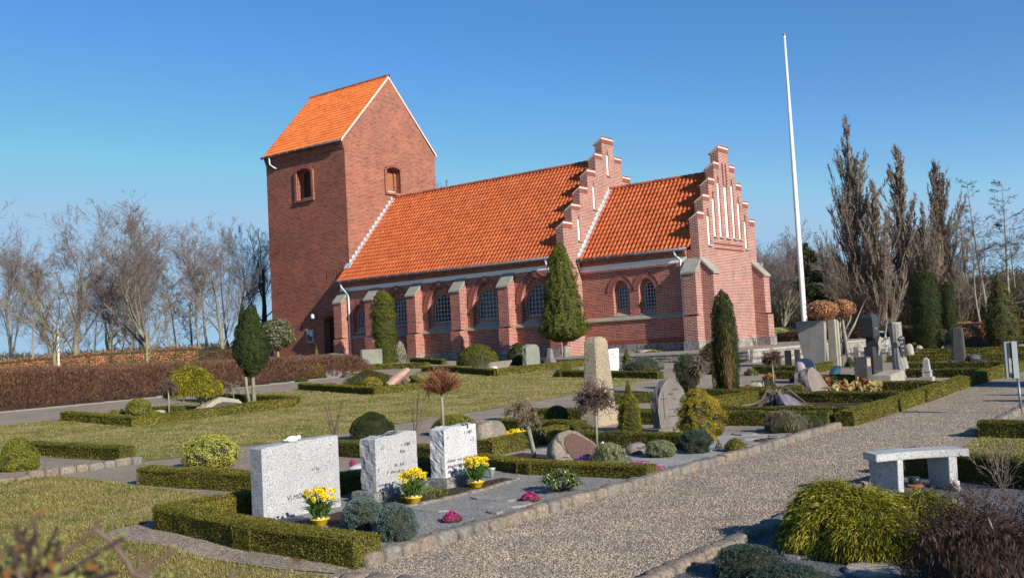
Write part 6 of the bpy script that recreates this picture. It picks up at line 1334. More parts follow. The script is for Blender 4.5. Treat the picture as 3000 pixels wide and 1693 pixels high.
# ------------------------------------------------------------------ hedges
HG = 'clipped box hedges around the grave plots'
for pts, wd, h, lab, mt in [
 ([(35.42, -40.24), (37.1, -40.51), (38.44, -40.57)], .30, .245, 'clipped box hedge in the foreground along the near end of the first grave bed', HEDGE),
 ([(35.40, -40.2), (35.5, -35.9)], .30, .245, 'clipped box hedge running in shadow behind the three pale headstones', HEDGE),
 ([(35.6, -35.45), (36.7, -35.80), (38.30, -35.74)], .30, .18, 'curved clipped box hedge between the whitest headstone and the leaning boulder headstone', HEDGE),
 ([(32.05, -38.3), (34.95, -38.12)], .34, .25, 'clipped box hedge left of the largest pale headstone, below the variegated shrub', HEDGE),
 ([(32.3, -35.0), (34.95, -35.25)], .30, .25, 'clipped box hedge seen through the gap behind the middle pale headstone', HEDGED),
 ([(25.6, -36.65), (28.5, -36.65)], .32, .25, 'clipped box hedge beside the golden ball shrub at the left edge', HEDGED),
 ([(19.1, -32.55), (22.3, -32.6), (22.75, -28.2)], .32, .25, 'V-shaped clipped box hedge around the left plot with the golden umbrella cypress', HEDGE),
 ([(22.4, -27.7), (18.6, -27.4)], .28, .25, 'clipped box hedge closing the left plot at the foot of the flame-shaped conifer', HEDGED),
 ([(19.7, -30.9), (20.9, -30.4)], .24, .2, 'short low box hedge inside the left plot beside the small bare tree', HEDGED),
 ([(17.45, -23.1), (22.65, -24.7), (23.0, -22.9)], .32, .25, 'clipped box hedge around the plot with the brown juniper and golden ball', HEDGE),
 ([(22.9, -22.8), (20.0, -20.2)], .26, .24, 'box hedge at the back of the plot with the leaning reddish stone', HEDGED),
 ([(15.6, -14.7), (17.3, -14.9), (21.6, -17.4), (21.6, -11.9)], .34, .27, 'long clipped box hedge around the plot with the domed bush and slab stone', HEDGE),
 ([(9.3, -14.5), (10.5, -12.7), (13.0, -11.9)], .32, .26, 'clipped box hedge in front of the dark slate headstone near the tower', HEDGE),
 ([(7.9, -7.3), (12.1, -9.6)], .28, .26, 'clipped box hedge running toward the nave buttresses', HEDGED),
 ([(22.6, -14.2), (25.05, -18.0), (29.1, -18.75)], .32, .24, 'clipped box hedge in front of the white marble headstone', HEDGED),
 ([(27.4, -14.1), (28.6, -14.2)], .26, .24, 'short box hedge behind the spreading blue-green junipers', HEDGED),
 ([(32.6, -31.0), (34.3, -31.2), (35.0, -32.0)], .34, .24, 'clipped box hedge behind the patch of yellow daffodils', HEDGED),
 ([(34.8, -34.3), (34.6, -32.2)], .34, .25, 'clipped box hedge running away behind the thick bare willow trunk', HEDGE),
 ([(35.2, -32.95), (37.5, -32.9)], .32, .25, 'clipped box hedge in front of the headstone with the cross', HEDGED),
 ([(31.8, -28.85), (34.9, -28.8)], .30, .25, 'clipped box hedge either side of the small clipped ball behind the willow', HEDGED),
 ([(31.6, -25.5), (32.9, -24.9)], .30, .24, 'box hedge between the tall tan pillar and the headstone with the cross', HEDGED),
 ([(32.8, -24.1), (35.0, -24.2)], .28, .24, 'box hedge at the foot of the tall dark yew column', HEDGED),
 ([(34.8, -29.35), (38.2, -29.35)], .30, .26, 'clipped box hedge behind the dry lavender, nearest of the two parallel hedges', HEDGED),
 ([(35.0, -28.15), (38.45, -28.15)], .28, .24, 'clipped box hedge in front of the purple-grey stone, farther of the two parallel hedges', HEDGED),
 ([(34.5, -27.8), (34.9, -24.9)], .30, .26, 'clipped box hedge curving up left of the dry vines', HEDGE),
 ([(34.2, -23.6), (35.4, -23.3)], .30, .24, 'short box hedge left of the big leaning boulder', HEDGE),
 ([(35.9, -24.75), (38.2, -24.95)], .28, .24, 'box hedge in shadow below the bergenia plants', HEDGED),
 ([(38.62, -29.25), (38.62, -25.0)], .32, .27, 'clipped box hedge lining the path from the bend to the bergenia plot', HEDGE),
 ([(38.66, -24.8), (38.68, -20.9)], .32, .27, 'clipped box hedge lining the path beside the black granite monument plot', HEDGE),
 ([(38.72, -20.5), (38.82, -14.0)], .32, .27, 'clipped box hedge lining the far part of the path left of the sign post', HEDGE),
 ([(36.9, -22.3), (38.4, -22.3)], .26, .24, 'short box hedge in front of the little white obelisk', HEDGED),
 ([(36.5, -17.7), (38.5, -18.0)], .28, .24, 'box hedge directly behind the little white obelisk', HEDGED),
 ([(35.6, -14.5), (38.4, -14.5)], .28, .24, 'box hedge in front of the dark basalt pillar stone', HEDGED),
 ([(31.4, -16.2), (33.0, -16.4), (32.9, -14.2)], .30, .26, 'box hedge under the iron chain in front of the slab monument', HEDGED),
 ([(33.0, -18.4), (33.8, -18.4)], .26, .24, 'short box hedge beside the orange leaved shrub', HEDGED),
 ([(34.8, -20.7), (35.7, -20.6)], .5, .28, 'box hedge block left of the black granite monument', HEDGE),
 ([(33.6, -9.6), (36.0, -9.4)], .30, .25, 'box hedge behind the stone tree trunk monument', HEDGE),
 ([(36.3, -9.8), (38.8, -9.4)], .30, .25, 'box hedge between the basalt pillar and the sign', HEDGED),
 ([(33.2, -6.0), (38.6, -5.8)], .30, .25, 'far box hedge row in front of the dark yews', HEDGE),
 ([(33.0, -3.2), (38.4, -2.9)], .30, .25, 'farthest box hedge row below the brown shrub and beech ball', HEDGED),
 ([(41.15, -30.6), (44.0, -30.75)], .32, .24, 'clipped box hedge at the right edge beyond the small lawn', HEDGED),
 ([(41.2, -34.55), (42.9, -35.35)], .28, .30, 'clipped box hedge behind the granite bench', HEDGED)]:
    hedge(pts, wd, h, lab, mat=mt)
# big enclosing hedges
hedge([(-24, -33), (-11.8, -19.8), (-8.2, -15.8), (-5.2, -12.1)], .9, 1.52, 'long clipped beech hedge with brown winter leaves behind the reddish shrub row', mat=BRLF, name='beech_hedge', group=None, real=.05, rough=.05, dens=1.3, cat='hedge')
hedge([(-5.0, -11.8), (-3.2, -9.4)], .8, 1.35, 'dark leafless end of the beech hedge next to the tower', mat=BRDK, name='beech_hedge', group=None, real=.05, rough=.05, cat='hedge')
hedge([(20.5, 13.2), (27.5, 12.6), (30.5, 9.8)], .8, .95, 'brown beech hedge behind the flagpole foot', mat=BRDK, name='beech_hedge', group=None, real=.05, rough=.04, cat='hedge')
hedge([(30.8, 9.6), (34, 9), (40, 8)], .8, 1.15, 'brown beech hedge behind the stone tree trunk monument', mat=BRLF, name='beech_hedge', group=None, real=.05, rough=.05, cat='hedge')

# row of reddish brown leafless shrubs
FSEED[0] = 500
def twig_row(name, label, xa, xb, ya, yb, hfun, n, mat, seg=2):
    rng = np.random.default_rng(91); x = rng.uniform(xa, xb, n); y = rng.uniform(ya, yb, n); z0 = gzv(x, y); h = hfun(x, y)
    ed = np.minimum(1, np.minimum((xb-x)/.45+.30, 1)); h = h*np.clip(ed, .3, 1)
    f = rng.uniform(.2, 1, n)**.6; zb = h*f; P = np.c_[x, y, z0+zb]
    P[:, 2] += .05*snoise(P, 2.2, 3)
    out = np.clip((x-(xb-.7))/.7, 0, 1); D = unit(np.c_[rng.normal(0, .5, n)+out*.8, rng.normal(0, .5, n), np.full(n, .9)]); S = unit(np.cross(D, rng.normal(size=(n, 3))))
    ln = rng.uniform(.09, .22, n); wd = rng.uniform(.009, .018, n)
    return link(name, npmesh(name, quads(P, D, S, ln, wd), np.arange(4*n).reshape(-1, 4)), mat)
t = thing('shrub_row', 'long row of dense leafless reddish brown shrubs between the path and the beech hedge', 'shrub row', (0, 0, 0))
hf = lambda x, y: np.interp(y, [-36, -30, -24, -19, -16, -15], [1.35, 1.30, 1.10, .95, .90, .55])+.08*snoise(np.stack([x, y, x*0], -1), 1.2, 9)
o = twig_row('twigs', '', 9.2, 12.95, -37.5, -15.2, hf, 240000, SHRB); o.parent = t
mb = MB()
for y in range(-37, -16): 
    hh = float(hf(np.array([11.]), np.array([float(y)]))[0])*.72; hh2 = float(hf(np.array([11.]), np.array([y+1.]))[0])*.72; z0, z1 = gz(11, y), gz(11, y+1)
    mb.hexa([(9.6, y, z0), (12.45, y, z0), (12.45, y+1, z1), (9.6, y+1, z1), (9.7, y, z0+hh), (12.2, y, z0+hh*.9), (12.2, y+1, z1+hh2*.9), (9.7, y+1, z1+hh2)])
o2 = mb.build('shade_core', plain('shrub_core', (0.045, 0.022, 0.015), .95, var=.4, scale=14), t)  # dark blocks, painted as the shade inside the shrub row

# ------------------------------------------------------------------ shrubs and plants
bush('a1', 'clipped_shrub', 'smallest yellow-green ball shrub at the left end of the umbrella cypress plot', 'shrub', BALL, YGRN)
bush('a2', 'blue_conifer', 'tiny blue-green conifer between two round shrubs in the left plot', 'shrub', CONE, BLUED)
bush('a3', 'clipped_shrub', 'yellow-green globe shrub on short stems in the left hedged plot', 'shrub', BALL, YGRN, hs=1.0)
bush('a4', 'low_shrub', 'pale green low shrub in front of the small grey stone in the left plot', 'shrub', SPRD, YGRN)
bush('ballL', 'clipped_shrub', 'large golden-green clipped ball shrub cut by the left edge of the photo', 'shrub', CAPP, YGRN, corem=HCORE, dens=1.2)
bush('euon', 'variegated_shrub', 'yellow variegated shrub behind the hedge left of the largest pale headstone', 'shrub', BALL, VARI, real=.022, amp=.14, freq=6, shell=.2, dens=1.1)
bush('ballJ', 'low_shrub', 'green round shrub between the umbrella cypress and the ridge-shaped stone', 'shrub', BALL, MGRN)
bush('gshrub', 'low_shrub', 'low dark green shrub mound behind the red boulder stone', 'shrub', DOME, MGRN)
bush('golden1', 'golden_shrub', 'orange-gold rounded shrub right of the red boulder stone', 'shrub', BALL, GOLDO, amp=.08)
bush('spire1', 'golden_conifer', 'slender light yellow-green conifer spire rising behind the orange-gold shrub', 'conifer', CONE, YGRN, amp=.2, freq=5)
bush('lowyel', 'golden_conifer', 'low yellow-green conifer mound at the foot of the golden spire', 'conifer', CONE, YGRN)
bush('column', 'columnar_conifer', 'tall ribbed olive-gold columnar conifer in front of the nave windows', 'conifer', [(0, .62), (.1, .8), (.4, .95), (.7, 1), (.85, .9), (.95, .6), (1, .3)], THUJ, amp=.16, freq=4.5, style='up', aspect=.45, dens=1.3, real=.03)
bush('silver', 'silver_conifer', 'pale silvery cone shaped shrub beside the tall columnar conifer', 'shrub', [(0, .8), (.3, 1), (.6, .8), (.85, .5), (1, .1)], SILV)
bush('smallcon', 'small_conifer', 'small narrow green conifer by the nave buttress', 'conifer', COLM, THUJ)
bush('rhodoG', 'low_shrub', 'low leafy shrub between the two dark headstones near the church door', 'shrub', DOME, HOLL, real=.05)
bush('junG', 'spreading_juniper', 'wide spreading olive-brown juniper in the hedged plot by the lawn', 'juniper', SPRD, OLIV, style='needle', aspect=.3, amp=.22, freq=3, Ry=.8, shell=.25, real=.06)
bush('goldG', 'golden_shrub', 'golden clipped ball shrub in front of the spreading juniper', 'shrub', BALL, GOLDO)
bush('heathG', 'heather', 'dull purple heather patch at the left end of the juniper plot', 'heather', SPRD, leafm('dull_heather', (.10, .03, .05), (.20, .07, .10), (.28, .12, .15), .1), style='up')
bush('lowG', 'ground_cover', 'low dark green ground cover beside the brown shrub row end', 'shrub', SPRD, MGRN)
bush('beigeG', 'dry_plant', 'pale beige dry plant behind the leaning reddish stone', 'plant', DOME, leafm('dry_beige', (.18, .13, .09), (.33, .26, .18), (.45, .38, .28), .2), style='up')
bush('dryG', 'dry_plant', 'pale dry perennial behind the engraved field stone', 'plant', DOME, leafm('dry_beige2', (.14, .10, .08), (.26, .2, .15), (.36, .3, .23), .2), style='up')
bush('dome', 'clipped_dome', 'large golden-green clipped dome shrub in front of the nave', 'shrub', DOME, leafm('dome_leaf', (0.055, 0.060, 0.008), (0.12, 0.125, 0.014), (0.21, 0.20, 0.025)), amp=.03, dens=1.2, ck=.9)
bush('rhodoC', 'dark_shrub', 'dark glossy evergreen shrub left of the upright grey headstone', 'shrub', DOME, DGRN, real=.06, amp=.2, freq=5, shell=.2)
bush('con1', 'small_conifer', 'small cone conifer right of the white marble headstone', 'conifer', CONE, THUJ, amp=.1)
bush('flatgold', 'clipped_shrub', 'flat-topped golden shrub on the terrace edge below the choir wall', 'shrub', DOME, YGRN)
bush('junC', 'spreading_juniper', 'feathery blue-green spreading juniper right of the white marble headstone', 'juniper', SPRD, leafm('sea_green', (.03, .055, .03), (.06, .10, .055), (.12, .17, .10), .1), style='needle', aspect=.3, amp=.28, freq=3, shell=.3, real=.06, hs=1.1)
bush('domeB', 'clipped_dome', 'dark green domed yew behind the middle pale headstone', 'shrub', DOME, DGRN, style='needle', aspect=.35, amp=.05)
bush('goldB', 'clipped_shrub', 'golden-green ball shrub below the rust coloured umbrella maple', 'shrub', DOME, YGRN, amp=.05)
bush('ballC', 'clipped_shrub', 'small clipped green ball box left of the tall tan pillar', 'shrub', BALL, MGRN, amp=.03, dens=1.3)
bush('lowC', 'low_shrub', 'low green shrub with broad leaves behind the bare contorted tree', 'shrub', SPRD, RHOD, real=.04)
bush('spireC', 'golden_conifer', 'yellow-green spire shaped conifer left of the headstone with the cross', 'conifer', [(0, .8), (.15, 1), (.4, .85), (.62, .7), (.75, .35), (.9, .2), (1, .03)], leafm('gold_conifer', (.10, .10, .008), (.24, .23, .018), (.38, .36, .05)), amp=.18, freq=6, style='needle', aspect=.5, dens=1.2)
bush('ybush', 'golden_shrub', 'bright yellow and orange tinged shrub right of the headstone with the cross', 'shrub', [(0, .8), (.3, 1), (.6, .95), (.8, .75), (1, .35)], GOLDO, amp=.26, freq=4, shell=.2, real=.02)
bush('ybush2', 'green_conifer', 'green lower conifer growing out of the right side of the bright yellow shrub', 'shrub', BALL, MGRN, style='needle', aspect=.4)
bush('lav', 'lavender', 'grey-green bushy lavender in front of the leaning boulder headstone', 'shrub', DOME, GRGR, style='up', aspect=.2, amp=.2, shell=.4, real=.05, corem=None, dens=2.4, hs=1.35)
bush('vdome', 'variegated_dome', 'round pale green variegated dome shrub right of the small named stone', 'shrub', BALL, GRGR, amp=.05, real=.016, dens=1.2)
bush('dblue', 'blue_juniper', 'dark blue-green bushy juniper by the kerb in the second bed', 'juniper', BALL, BLUED, style='needle', aspect=.45, amp=.2, freq=4, dens=1.2)
bush('junB1', 'blue_juniper', 'left mound of the blue-grey juniper pair in front of the middle pale headstone', 'juniper', BALL, BLUE, style='needle', aspect=.42, amp=.16, freq=5, dens=1.2, hs=1.1)
bush('junB2', 'blue_juniper', 'right mound of the blue-grey juniper pair in front of the middle pale headstone', 'juniper', BALL, BLUE, style='needle', aspect=.42, amp=.16, freq=5, dens=1.2, hs=1.0)
def flowers(key, name, label, cat, mat, under=MGRN, sz=.018, real=None, prof=SPRD, dens=1.0, Ry=None):
    x, y, z, h, w_, D = IT[key]; t = thing(name, label, cat, (x, y, gz(x, y)))
    foliage(t, 'leaves', prof, h*.85, w_/2, D, under, Ry=Ry, real=.014, aspect=.35, style='up', dens=.7)
    foliage(t, 'flowers', prof, h*1.05, w_/2, D, mat, Ry=Ry, real=sz, aspect=.7, style='leaf', dens=dens, shell=.12, corem=None, amp=.12); return t
flowers('magA', 'heather', 'magenta heather clump in the chippings nearest the rhododendron', 'heather', MAG, dens=1.1)
flowers('magB', 'heather', 'magenta heather clump right of the blue-grey junipers', 'heather', MAG, dens=1.1)
flowers('heathC', 'heather', 'broad pink heather drift behind the curved hedge', 'heather', PINK, Ry=.28)
flowers('heathD', 'heather', 'pink heather spilling round the end of the curved hedge by the kerb', 'heather', PINK)
flowers('panA', 'pansies', 'purple pansies in front of the leaning boulder headstone', 'flowers', PURP, sz=.03, dens=1.2, prof=BALL)
flowers('panB', 'pansies', 'purple pansies behind the little white angel', 'flowers', PURP, sz=.03, dens=.6)
flowers('croc1', 'crocuses', 'lilac crocuses between the slab stone and the grey headstone', 'flowers', LILA, sz=.04, dens=.6)
flowers('croc2', 'crocuses', 'lilac crocuses at the left foot of the large domed shrub', 'flowers', LILA, sz=.04, dens=.6)
flowers('purE', 'crocuses', 'purple crocuses left of the pinkish slab stone', 'flowers', PURP, sz=.04, dens=.6)
flowers('orE', 'orange_shrub', 'low orange leaved shrub by the small umbrella tree near the terrace', 'shrub', leafm('orange_leaf', (.25, .08, .01), (.45, .18, .02), (.55, .30, .04)), sz=.03)
flowers('bergs', 'bergenia', 'small clump of reddish leaves left of the big leaning boulder', 'plant', leafm('reddish', (.30, .03, .02), (.35, .10, .05), (.4, .3, .1)), sz=.04)
flowers('heathI', 'heather', 'pale dusty pink heather at the foot of the golden lantern', 'heather', leafm('dusty', (.22, .12, .10), (.33, .20, .17), (.42, .30, .26)))
bush('bjE', 'blue_juniper', 'dark blue-green juniper behind the pale wedge stone', 'juniper', SPRD, BLUED, style='needle', aspect=.4, amp=.2, hs=.8)
bush('brE', 'dry_heather', 'pink-brown dry heather in front of the pale wedge stone', 'heather', DOME, leafm('pinkbrown', (.15, .08, .07), (.25, .15, .13), (.32, .22, .2)), style='up')
bush('yucE', 'green_plant', 'light green strappy plant right of the tall dark yew column', 'plant', DOME, RHOD, style='up', aspect=.25, real=.12)
bush('clipI', 'clipped_shrub', 'small clipped box cushion by the kerb below the yellow shrub', 'shrub', CAPP, HEDGE)
bush('thinI', 'small_shrub', 'thin green sprig of a shrub left of the clipped box cushion', 'shrub', CONE, MGRN, dens=.5, corem=None)
bush('lavD', 'dry_lavender', 'dry brown-grey lavender bush at the corner of the parallel hedges', 'shrub', DOME, leafm('dry_lav', (.10, .075, .045), (.17, .14, .085), (.26, .23, .16), .1), style='up', aspect=.12, amp=.2, shell=.35, real=.07, dens=1.5)
bush('junD', 'green_juniper', 'small green juniper beside the dry lavender at the kerb bend', 'juniper', BALL, MGRN, style='needle', aspect=.4, amp=.15)
bush('conL', 'green_conifer', 'small green conifer left of the granite chain post', 'conifer', CONE, MGRN, amp=.15)
bush('goldK', 'golden_conifer', 'golden-green low conifer left of the big dark yew', 'conifer', DOME, YGRN, amp=.15)
bush('bball', 'beech_ball', 'round clipped beech ball with brown leaves right of the dark yews', 'shrub', BALL, BRLF, real=.06, amp=.05)
bush('brshrub', 'bare_shrub', 'dense brown leafless shrub below the brown beech ball', 'shrub', DOME, BRDK, style='up', aspect=.12, real=.2, shell=.3, dens=2)
bush('ygcon', 'green_conifer', 'big loose dark and yellow-green conifer at the right edge', 'conifer', [(0, .7), (.15, 1), (.4, 1), (.6, .8), (.8, .5), (1, .08)], leafm('rc', (.03, .045, .008), (.07, .08, .012), (.15, .13, .02), .1), amp=.2, freq=4, shell=.25, real=.06, hs=1.1)
x, y = 38.6, -2.5; t = thing('green_conifer', 'dark conifer standing at the very right edge behind the loose yellow-green one', 'conifer', (x, y, gz(x, y))); foliage(t, 'foliage', COLM, 3.4, .9, 42, DGRN, amp=.2, real=.06, shell=.25)
for (x, y, w_, lab) in ((36.9, -9.0, 1.0, 'left low green shrub mound between the black slab and the sign'), (38.0, -8.7, .9, 'right low green shrub mound just left of the sign')):
    t = thing('low_shrub', lab, 'shrub', (x, y, gz(x, y))); foliage(t, 'foliage', DOME, .32, w_/2, 33, HEDGE, amp=.1)
# yews
bush('yew', 'columnar_yew', 'tall dark green yew column in the middle of the graves below the choir', 'yew', COLM, DGRN, style='up', aspect=.4, amp=.12, freq=5, dens=1.4, real=.03, hs=1.0)
bush('yewbr', 'brown_branches', 'bundle of bare brown upright branches on the front of the yew column', 'branches', [(0, .3), (.3, .8), (.6, 1), (.9, .7), (1, .3)], RUSTG, style='up', aspect=.10, real=.22, shell=.4, corem=plain('brown_core', (0.09, 0.045, 0.02), .9), ck=.6, dens=2)
bush('ydark1', 'dark_yew', 'largest dark green clipped yew column on the right side', 'yew', [(0, .85), (.15, .95), (.5, 1), (.8, .97), (.93, .8), (1, .4)], DGRN, style='up', aspect=.4, amp=.09, freq=5, dens=1.3, real=.06)
bush('ydark2', 'dark_yew', 'narrower dark yew column right behind the largest one', 'yew', COLM, DGRN, style='up', aspect=.4, amp=.10, freq=5, dens=1.3, real=.06)
# thuja on a stem
def stem_tree(key, name, label, cat, mat, prof, z0f, hh, R, trunk, tm=BARK, loc=None, **k):
    x, y, z, h, w_, D = IT[key]; x, y = loc or (x, y); z = gz(x, y); t = thing(name, label, cat, (x, y, z-.02))
    m = MB()
    for pts, rad in trunk: m.tube(pts, rad, 8)
    m.build('trunk', tm, t, smooth=True); foliage(t, 'crown', prof, hh, R, D, mat, z0=z0f, **k); return t
stem_tree('thuja', 'thuja_tree', 'tall clipped thuja tree on a pale stem in front of the choir', 'conifer', THUJ, [(0, .35), (.06, .9), (.12, 1), (.3, .86), (.55, .66), (.8, .47), (.93, .30), (1, .05)], .95, 4.75, 1.14, [([(0, 0, 0), (.03, 0, .5), (0, 0, 1.1), (.02, 0, 2)], [.16, .11, .12, .06]), ([(0, 0, .8), (.3, .2, 1.25)], [.07, .03]), ([(0, 0, .85), (-.3, -.1, 1.25)], [.07, .03])], tm=BARKP, amp=.17, freq=6, dens=1.6, real=.05, shell=.12)
stem_tree('flame', 'flame_conifer', 'flame-shaped dark green conifer on two stems at the left', 'conifer', leafm('flame_leaf', (.016, .032, .010), (.040, .062, .016), (.085, .10, .022), .15), FLAM, .78, 2.15, .52, [([(-.08, -.05, 0), (-.16, -.1, .5), (-.15, -.1, 1.1)], [.06, .045, .05]), ([(.05, 0, 0), (.04, 0, .6), (.02, 0, 1.5)], [.075, .055, .05])], tm=BARK, amp=.14, freq=4.5, style='up', aspect=.4, dens=1.5, real=.04)
x, y, z, h, w_, D = IT['flame']; t = COL.objects.get('flame_conifer')
for nm_, dx, hh, r0, zz in (('crown', -.20, 1.15, .20, 1.82), ('crown', .16, 1.10, .20, 1.84)): 
    o = foliage(t, nm_, CONE, hh, r0, D, MATS['flame_leaf'], z0=zz, style='up', aspect=.4, amp=.08, real=.04); o.location = (dx*.8, dx*.6, 0)
stem_tree('holly', 'variegated_holly', 'round-headed variegated holly tree in front of the tower', 'tree', HOLL, BALL, 1.25, 1.75, 1.05, [([(0, 0, 0), (.02, 0, .7), (0, 0, 1.5)], [.10, .08, .05]), ([(0, 0, .9), (.4, .2, 1.6)], [.05, .03]), ([(0, 0, .9), (-.4, -.2, 1.6)], [.05, .03])], tm=BARKY, loc=(-2.9, -7.6), real=.10, amp=.16, freq=5, shell=.22, dens=1.3)
stem_tree('cloud', 'small_standard_conifer', 'small umbrella conifer with blue-green and bare patches left of the weeping bare tree', 'conifer', leafm('cloud_leaf', (.03, .045, .022), (.07, .09, .045), (.15, .13, .09), .1), BALL, .28, .86, .30, [([(0, 0, 0), (0, 0, .5)], [.035, .03])], tm=BARKP, amp=.2, freq=5, style='needle', aspect=.4, dens=1.1, shell=.25)
stem_tree('conI', 'brown_conifer', 'small brownish conifer tree just left of the tall dark yew column', 'conifer', leafm('brown_con', (.05, .035, .010), (.11, .08, .02), (.18, .12, .03), .1), BALL, .45, .85, .38, [([(0, 0, 0), (-.05, 0, .6), (0, 0, .9)], [.07, .05, .04])], tm=BARK, amp=.25, freq=4, style='needle', aspect=.35, shell=.3, dens=1.1)
stem_tree('weepK', 'weeping_tree', 'little weeping tree with a pale thin trunk beside the dark yews', 'tree', leafm('weep_leaf', (.05, .05, .02), (.10, .09, .035), (.17, .14, .06), .1), [(0, .9), (.4, 1), (.8, .7), (1, .1)], .45, .60, .33, [([(0, 0, 0), (0, 0, .9)], [.03, .025])], tm=BARKP, style='hang', aspect=.15, real=.15)
# golden thread cypresses
def thread_cypress(t, cx, cy, z0, rx, ry, h, D, n, seed, mat, zlow, ln=(.10, .22)):
    rng = np.random.default_rng(seed); u = rng.uniform(0, 1, n)**.7; a = rng.uniform(0, 6.28, n); e = rng.uniform(.0, 1, n)**.75*1.45
    r = np.sin(e); zt = np.cos(e); k = 1+.16*snoise(np.stack([np.cos(a)*2, np.sin(a)*2, zt*2], 1), 2.2, seed)
    P = np.stack([cx+rx*r*np.cos(a)*k, cy+ry*r*np.sin(a)*k, z0+zlow+(h-zlow)*zt*k-rng.uniform(0, .10, n)*h], 1)
    out = np.stack([np.cos(a)*r*.9+.05, np.sin(a)*r*.9, np.zeros(n)], 1); vs = []; l = rng.uniform(*ln, n); w0 = max(.0032, D/983*.33)
    p = P; d = unit(out+np.stack([0*a, 0*a, .35-.5*e], 1)+rng.normal(0, .35, (n, 3)))
    Vs = []
    for s_ in range(4):
        d2 = unit(d+np.array([0, 0, -.52])+rng.normal(0, .12, (n, 3))); q = p+d*(l/4)[:, None]; S = unit(np.cross(d, rng.normal(size=(n, 3))))*w0*(1.15-.2*s_); Vs.append(np.stack([p-S, p+S, q+S*.8, q-S*.8], 1)); p = q; d = d2
    V = np.stack(Vs, 1).reshape(-1, 3); o = link('threads', npmesh('threads', V, np.arange(len(V)).reshape(-1, 4)), mat, t); return o
THR = leafm('golden_thread', (.035, .04, .005), (.16, .155, .010), (.42, .37, .03), .1)
x, y, z = 41.85, -38.35, gz(41.85, -38.35); t = thing('golden_thread_cypress', 'big mounded golden-green thread cypress spilling over dark chippings at the lower right', 'conifer', (x, y, z))
c_ = core('shade_core', DOME, .31, .40, .48, .1, 3, 5, plain('cypress_core', (0.030, 0.030, 0.008), .95), t, .9)  # near-black body, the shade between the threads put into its colour
thread_cypress(t, -.08, -.12, 0, .48, .50, .38, 7.5, 27000, 1, THR, .08, (.08, .17)); thread_cypress(t, .30, .30, 0, .38, .36, .33, 7.5, 14000, 2, THR, .07, (.08, .17)); thread_cypress(t, -.26, -.02, 0, .30, .36, .43, 7.5, 12000, 3, THR, .18, (.07, .15)); thread_cypress(t, .12, -.42, 0, .30, .26, .27, 7.5, 8000, 5, THR, .06, (.07, .15))
x, y, z, h, w_, D = IT['mop']; t = thing('golden_umbrella_cypress', 'golden weeping cypress trained as an umbrella on a crooked trunk in the left plot', 'conifer', (x, y, z)); m = MB(); m.tube([(.02, 0, -.02), (.06, .03, .15), (-.02, 0, .33), (-.12, -.06, .46), (-.22, -.1, .62)], [.075, .06, .06, .06, .04], 8); m.tube([(-.02, 0, .33), (.10, .05, .5)], [.05, .03], 6); m.build('trunk', BARK, t, smooth=True)
o = core('shade_core', DOME, .42, .48, .48, .05, 3, 5, MATS['cypress_core'], t, .9); o.location = (-.18, -.12, .52)
thread_cypress(t, -.18, -.12, .45, .60, .60, .64, 27, 20000, 4, THR, .10, (.12, .30))
# rhododendron with long leaves
x, y, z, h, w_, D = IT['rhod']; t = thing('rhododendron', 'low rhododendron with long drooping leaves and cream buds on the chippings', 'shrub', (x, y, z-.005)); rng = np.random.default_rng(12); q = []; m = MB(); bd = MB()
for k in range(44):
    a = rng.uniform(0, 6.28); rr = math.sqrt(rng.uniform(0, 1)); c = np.array([rr*.21*math.cos(a), rr*.21*math.sin(a), .06+.19*(1-rr*rr*.8)+rng.uniform(-.02, .02)]); m.tube([(0, 0, 0), tuple(c*.6), tuple(c)], .005, 4)
    for j in range(10):
        b = j*.63+rng.uniform(-.2, .2); e = np.array([math.cos(b), math.sin(b), rng.uniform(-.15, .25)]); L0 = rng.uniform(.08, .125); s_ = np.cross(e, [0, 0, 1.0]); s_ /= np.linalg.norm(s_); s_ = s_*.011; md = c+e*L0*.5+np.array([0, 0, .006]); tp = c+e*L0+np.array([0, 0, -.022])
        q += [c, c+e*L0*.25-s_*.9, md-s_*1.1, md+s_*0, c, md+s_*0, md+s_*1.1, c+e*L0*.25+s_*.9, md, md-s_*1.1, tp, tp, md, tp, tp, md+s_*1.1]
    if k % 2 == 0: bd.lathe([(.001, 0), (.009, .008), (.008, .02), (.001, .03)], 7, tuple(c))
q = np.array(q).reshape(-1, 4, 3); V = q.reshape(-1, 3); me = bpy.data.meshes.new('leaves'); me.from_pydata([tuple(v) for v in V], [], [tuple(range(i*4, i*4+4)) for i in range(len(q))]); me.validate(); link('leaves', me, RHOD, t); m.build('stems', BARKD, t); bd.build('buds', plain('cream_bud', (.6, .55, .35), .6), t, smooth=True)
# bergenia
x, y, z, h, w_, D = IT['berg']; t = thing('bergenia', 'spread of large reddish and yellow-green bergenia leaves at the foot of the leaning boulder', 'plant', (x, y, z)); rng = np.random.default_rng(31); m = MB(); V = []; F = []
for k in range(150):
    px_, py_ = rng.uniform(-.45, .45), rng.uniform(-.75, .75); hh = rng.uniform(.08, .26)+(.16 if -.45 < py_ < -.2 else 0); R = rng.uniform(.05, .085); nn = unit(np.array([[rng.normal(.45, .5), rng.normal(-.2, .5), rng.uniform(.3, 1)]]))[0]; u = np.cross(nn, [0, 1, .2]); u /= np.linalg.norm(u); v = np.cross(nn, u); b = len(V)
    V.append((px_, py_, hh)); 
    for j in range(9): a = j*.698; rr = R*(1+.12*math.sin(3*a)); V.append(tuple(np.array([px_, py_, hh])+u*rr*math.cos(a)+v*rr*math.sin(a)+nn*R*.28*(1+.3*math.sin(4*a))))
    F += [(b, b+1+j, b+1+(j+1) % 9) for j in range(9)]; m.tube([(px_*.8, py_*.8, 0), (px_, py_, hh)], .007, 4)
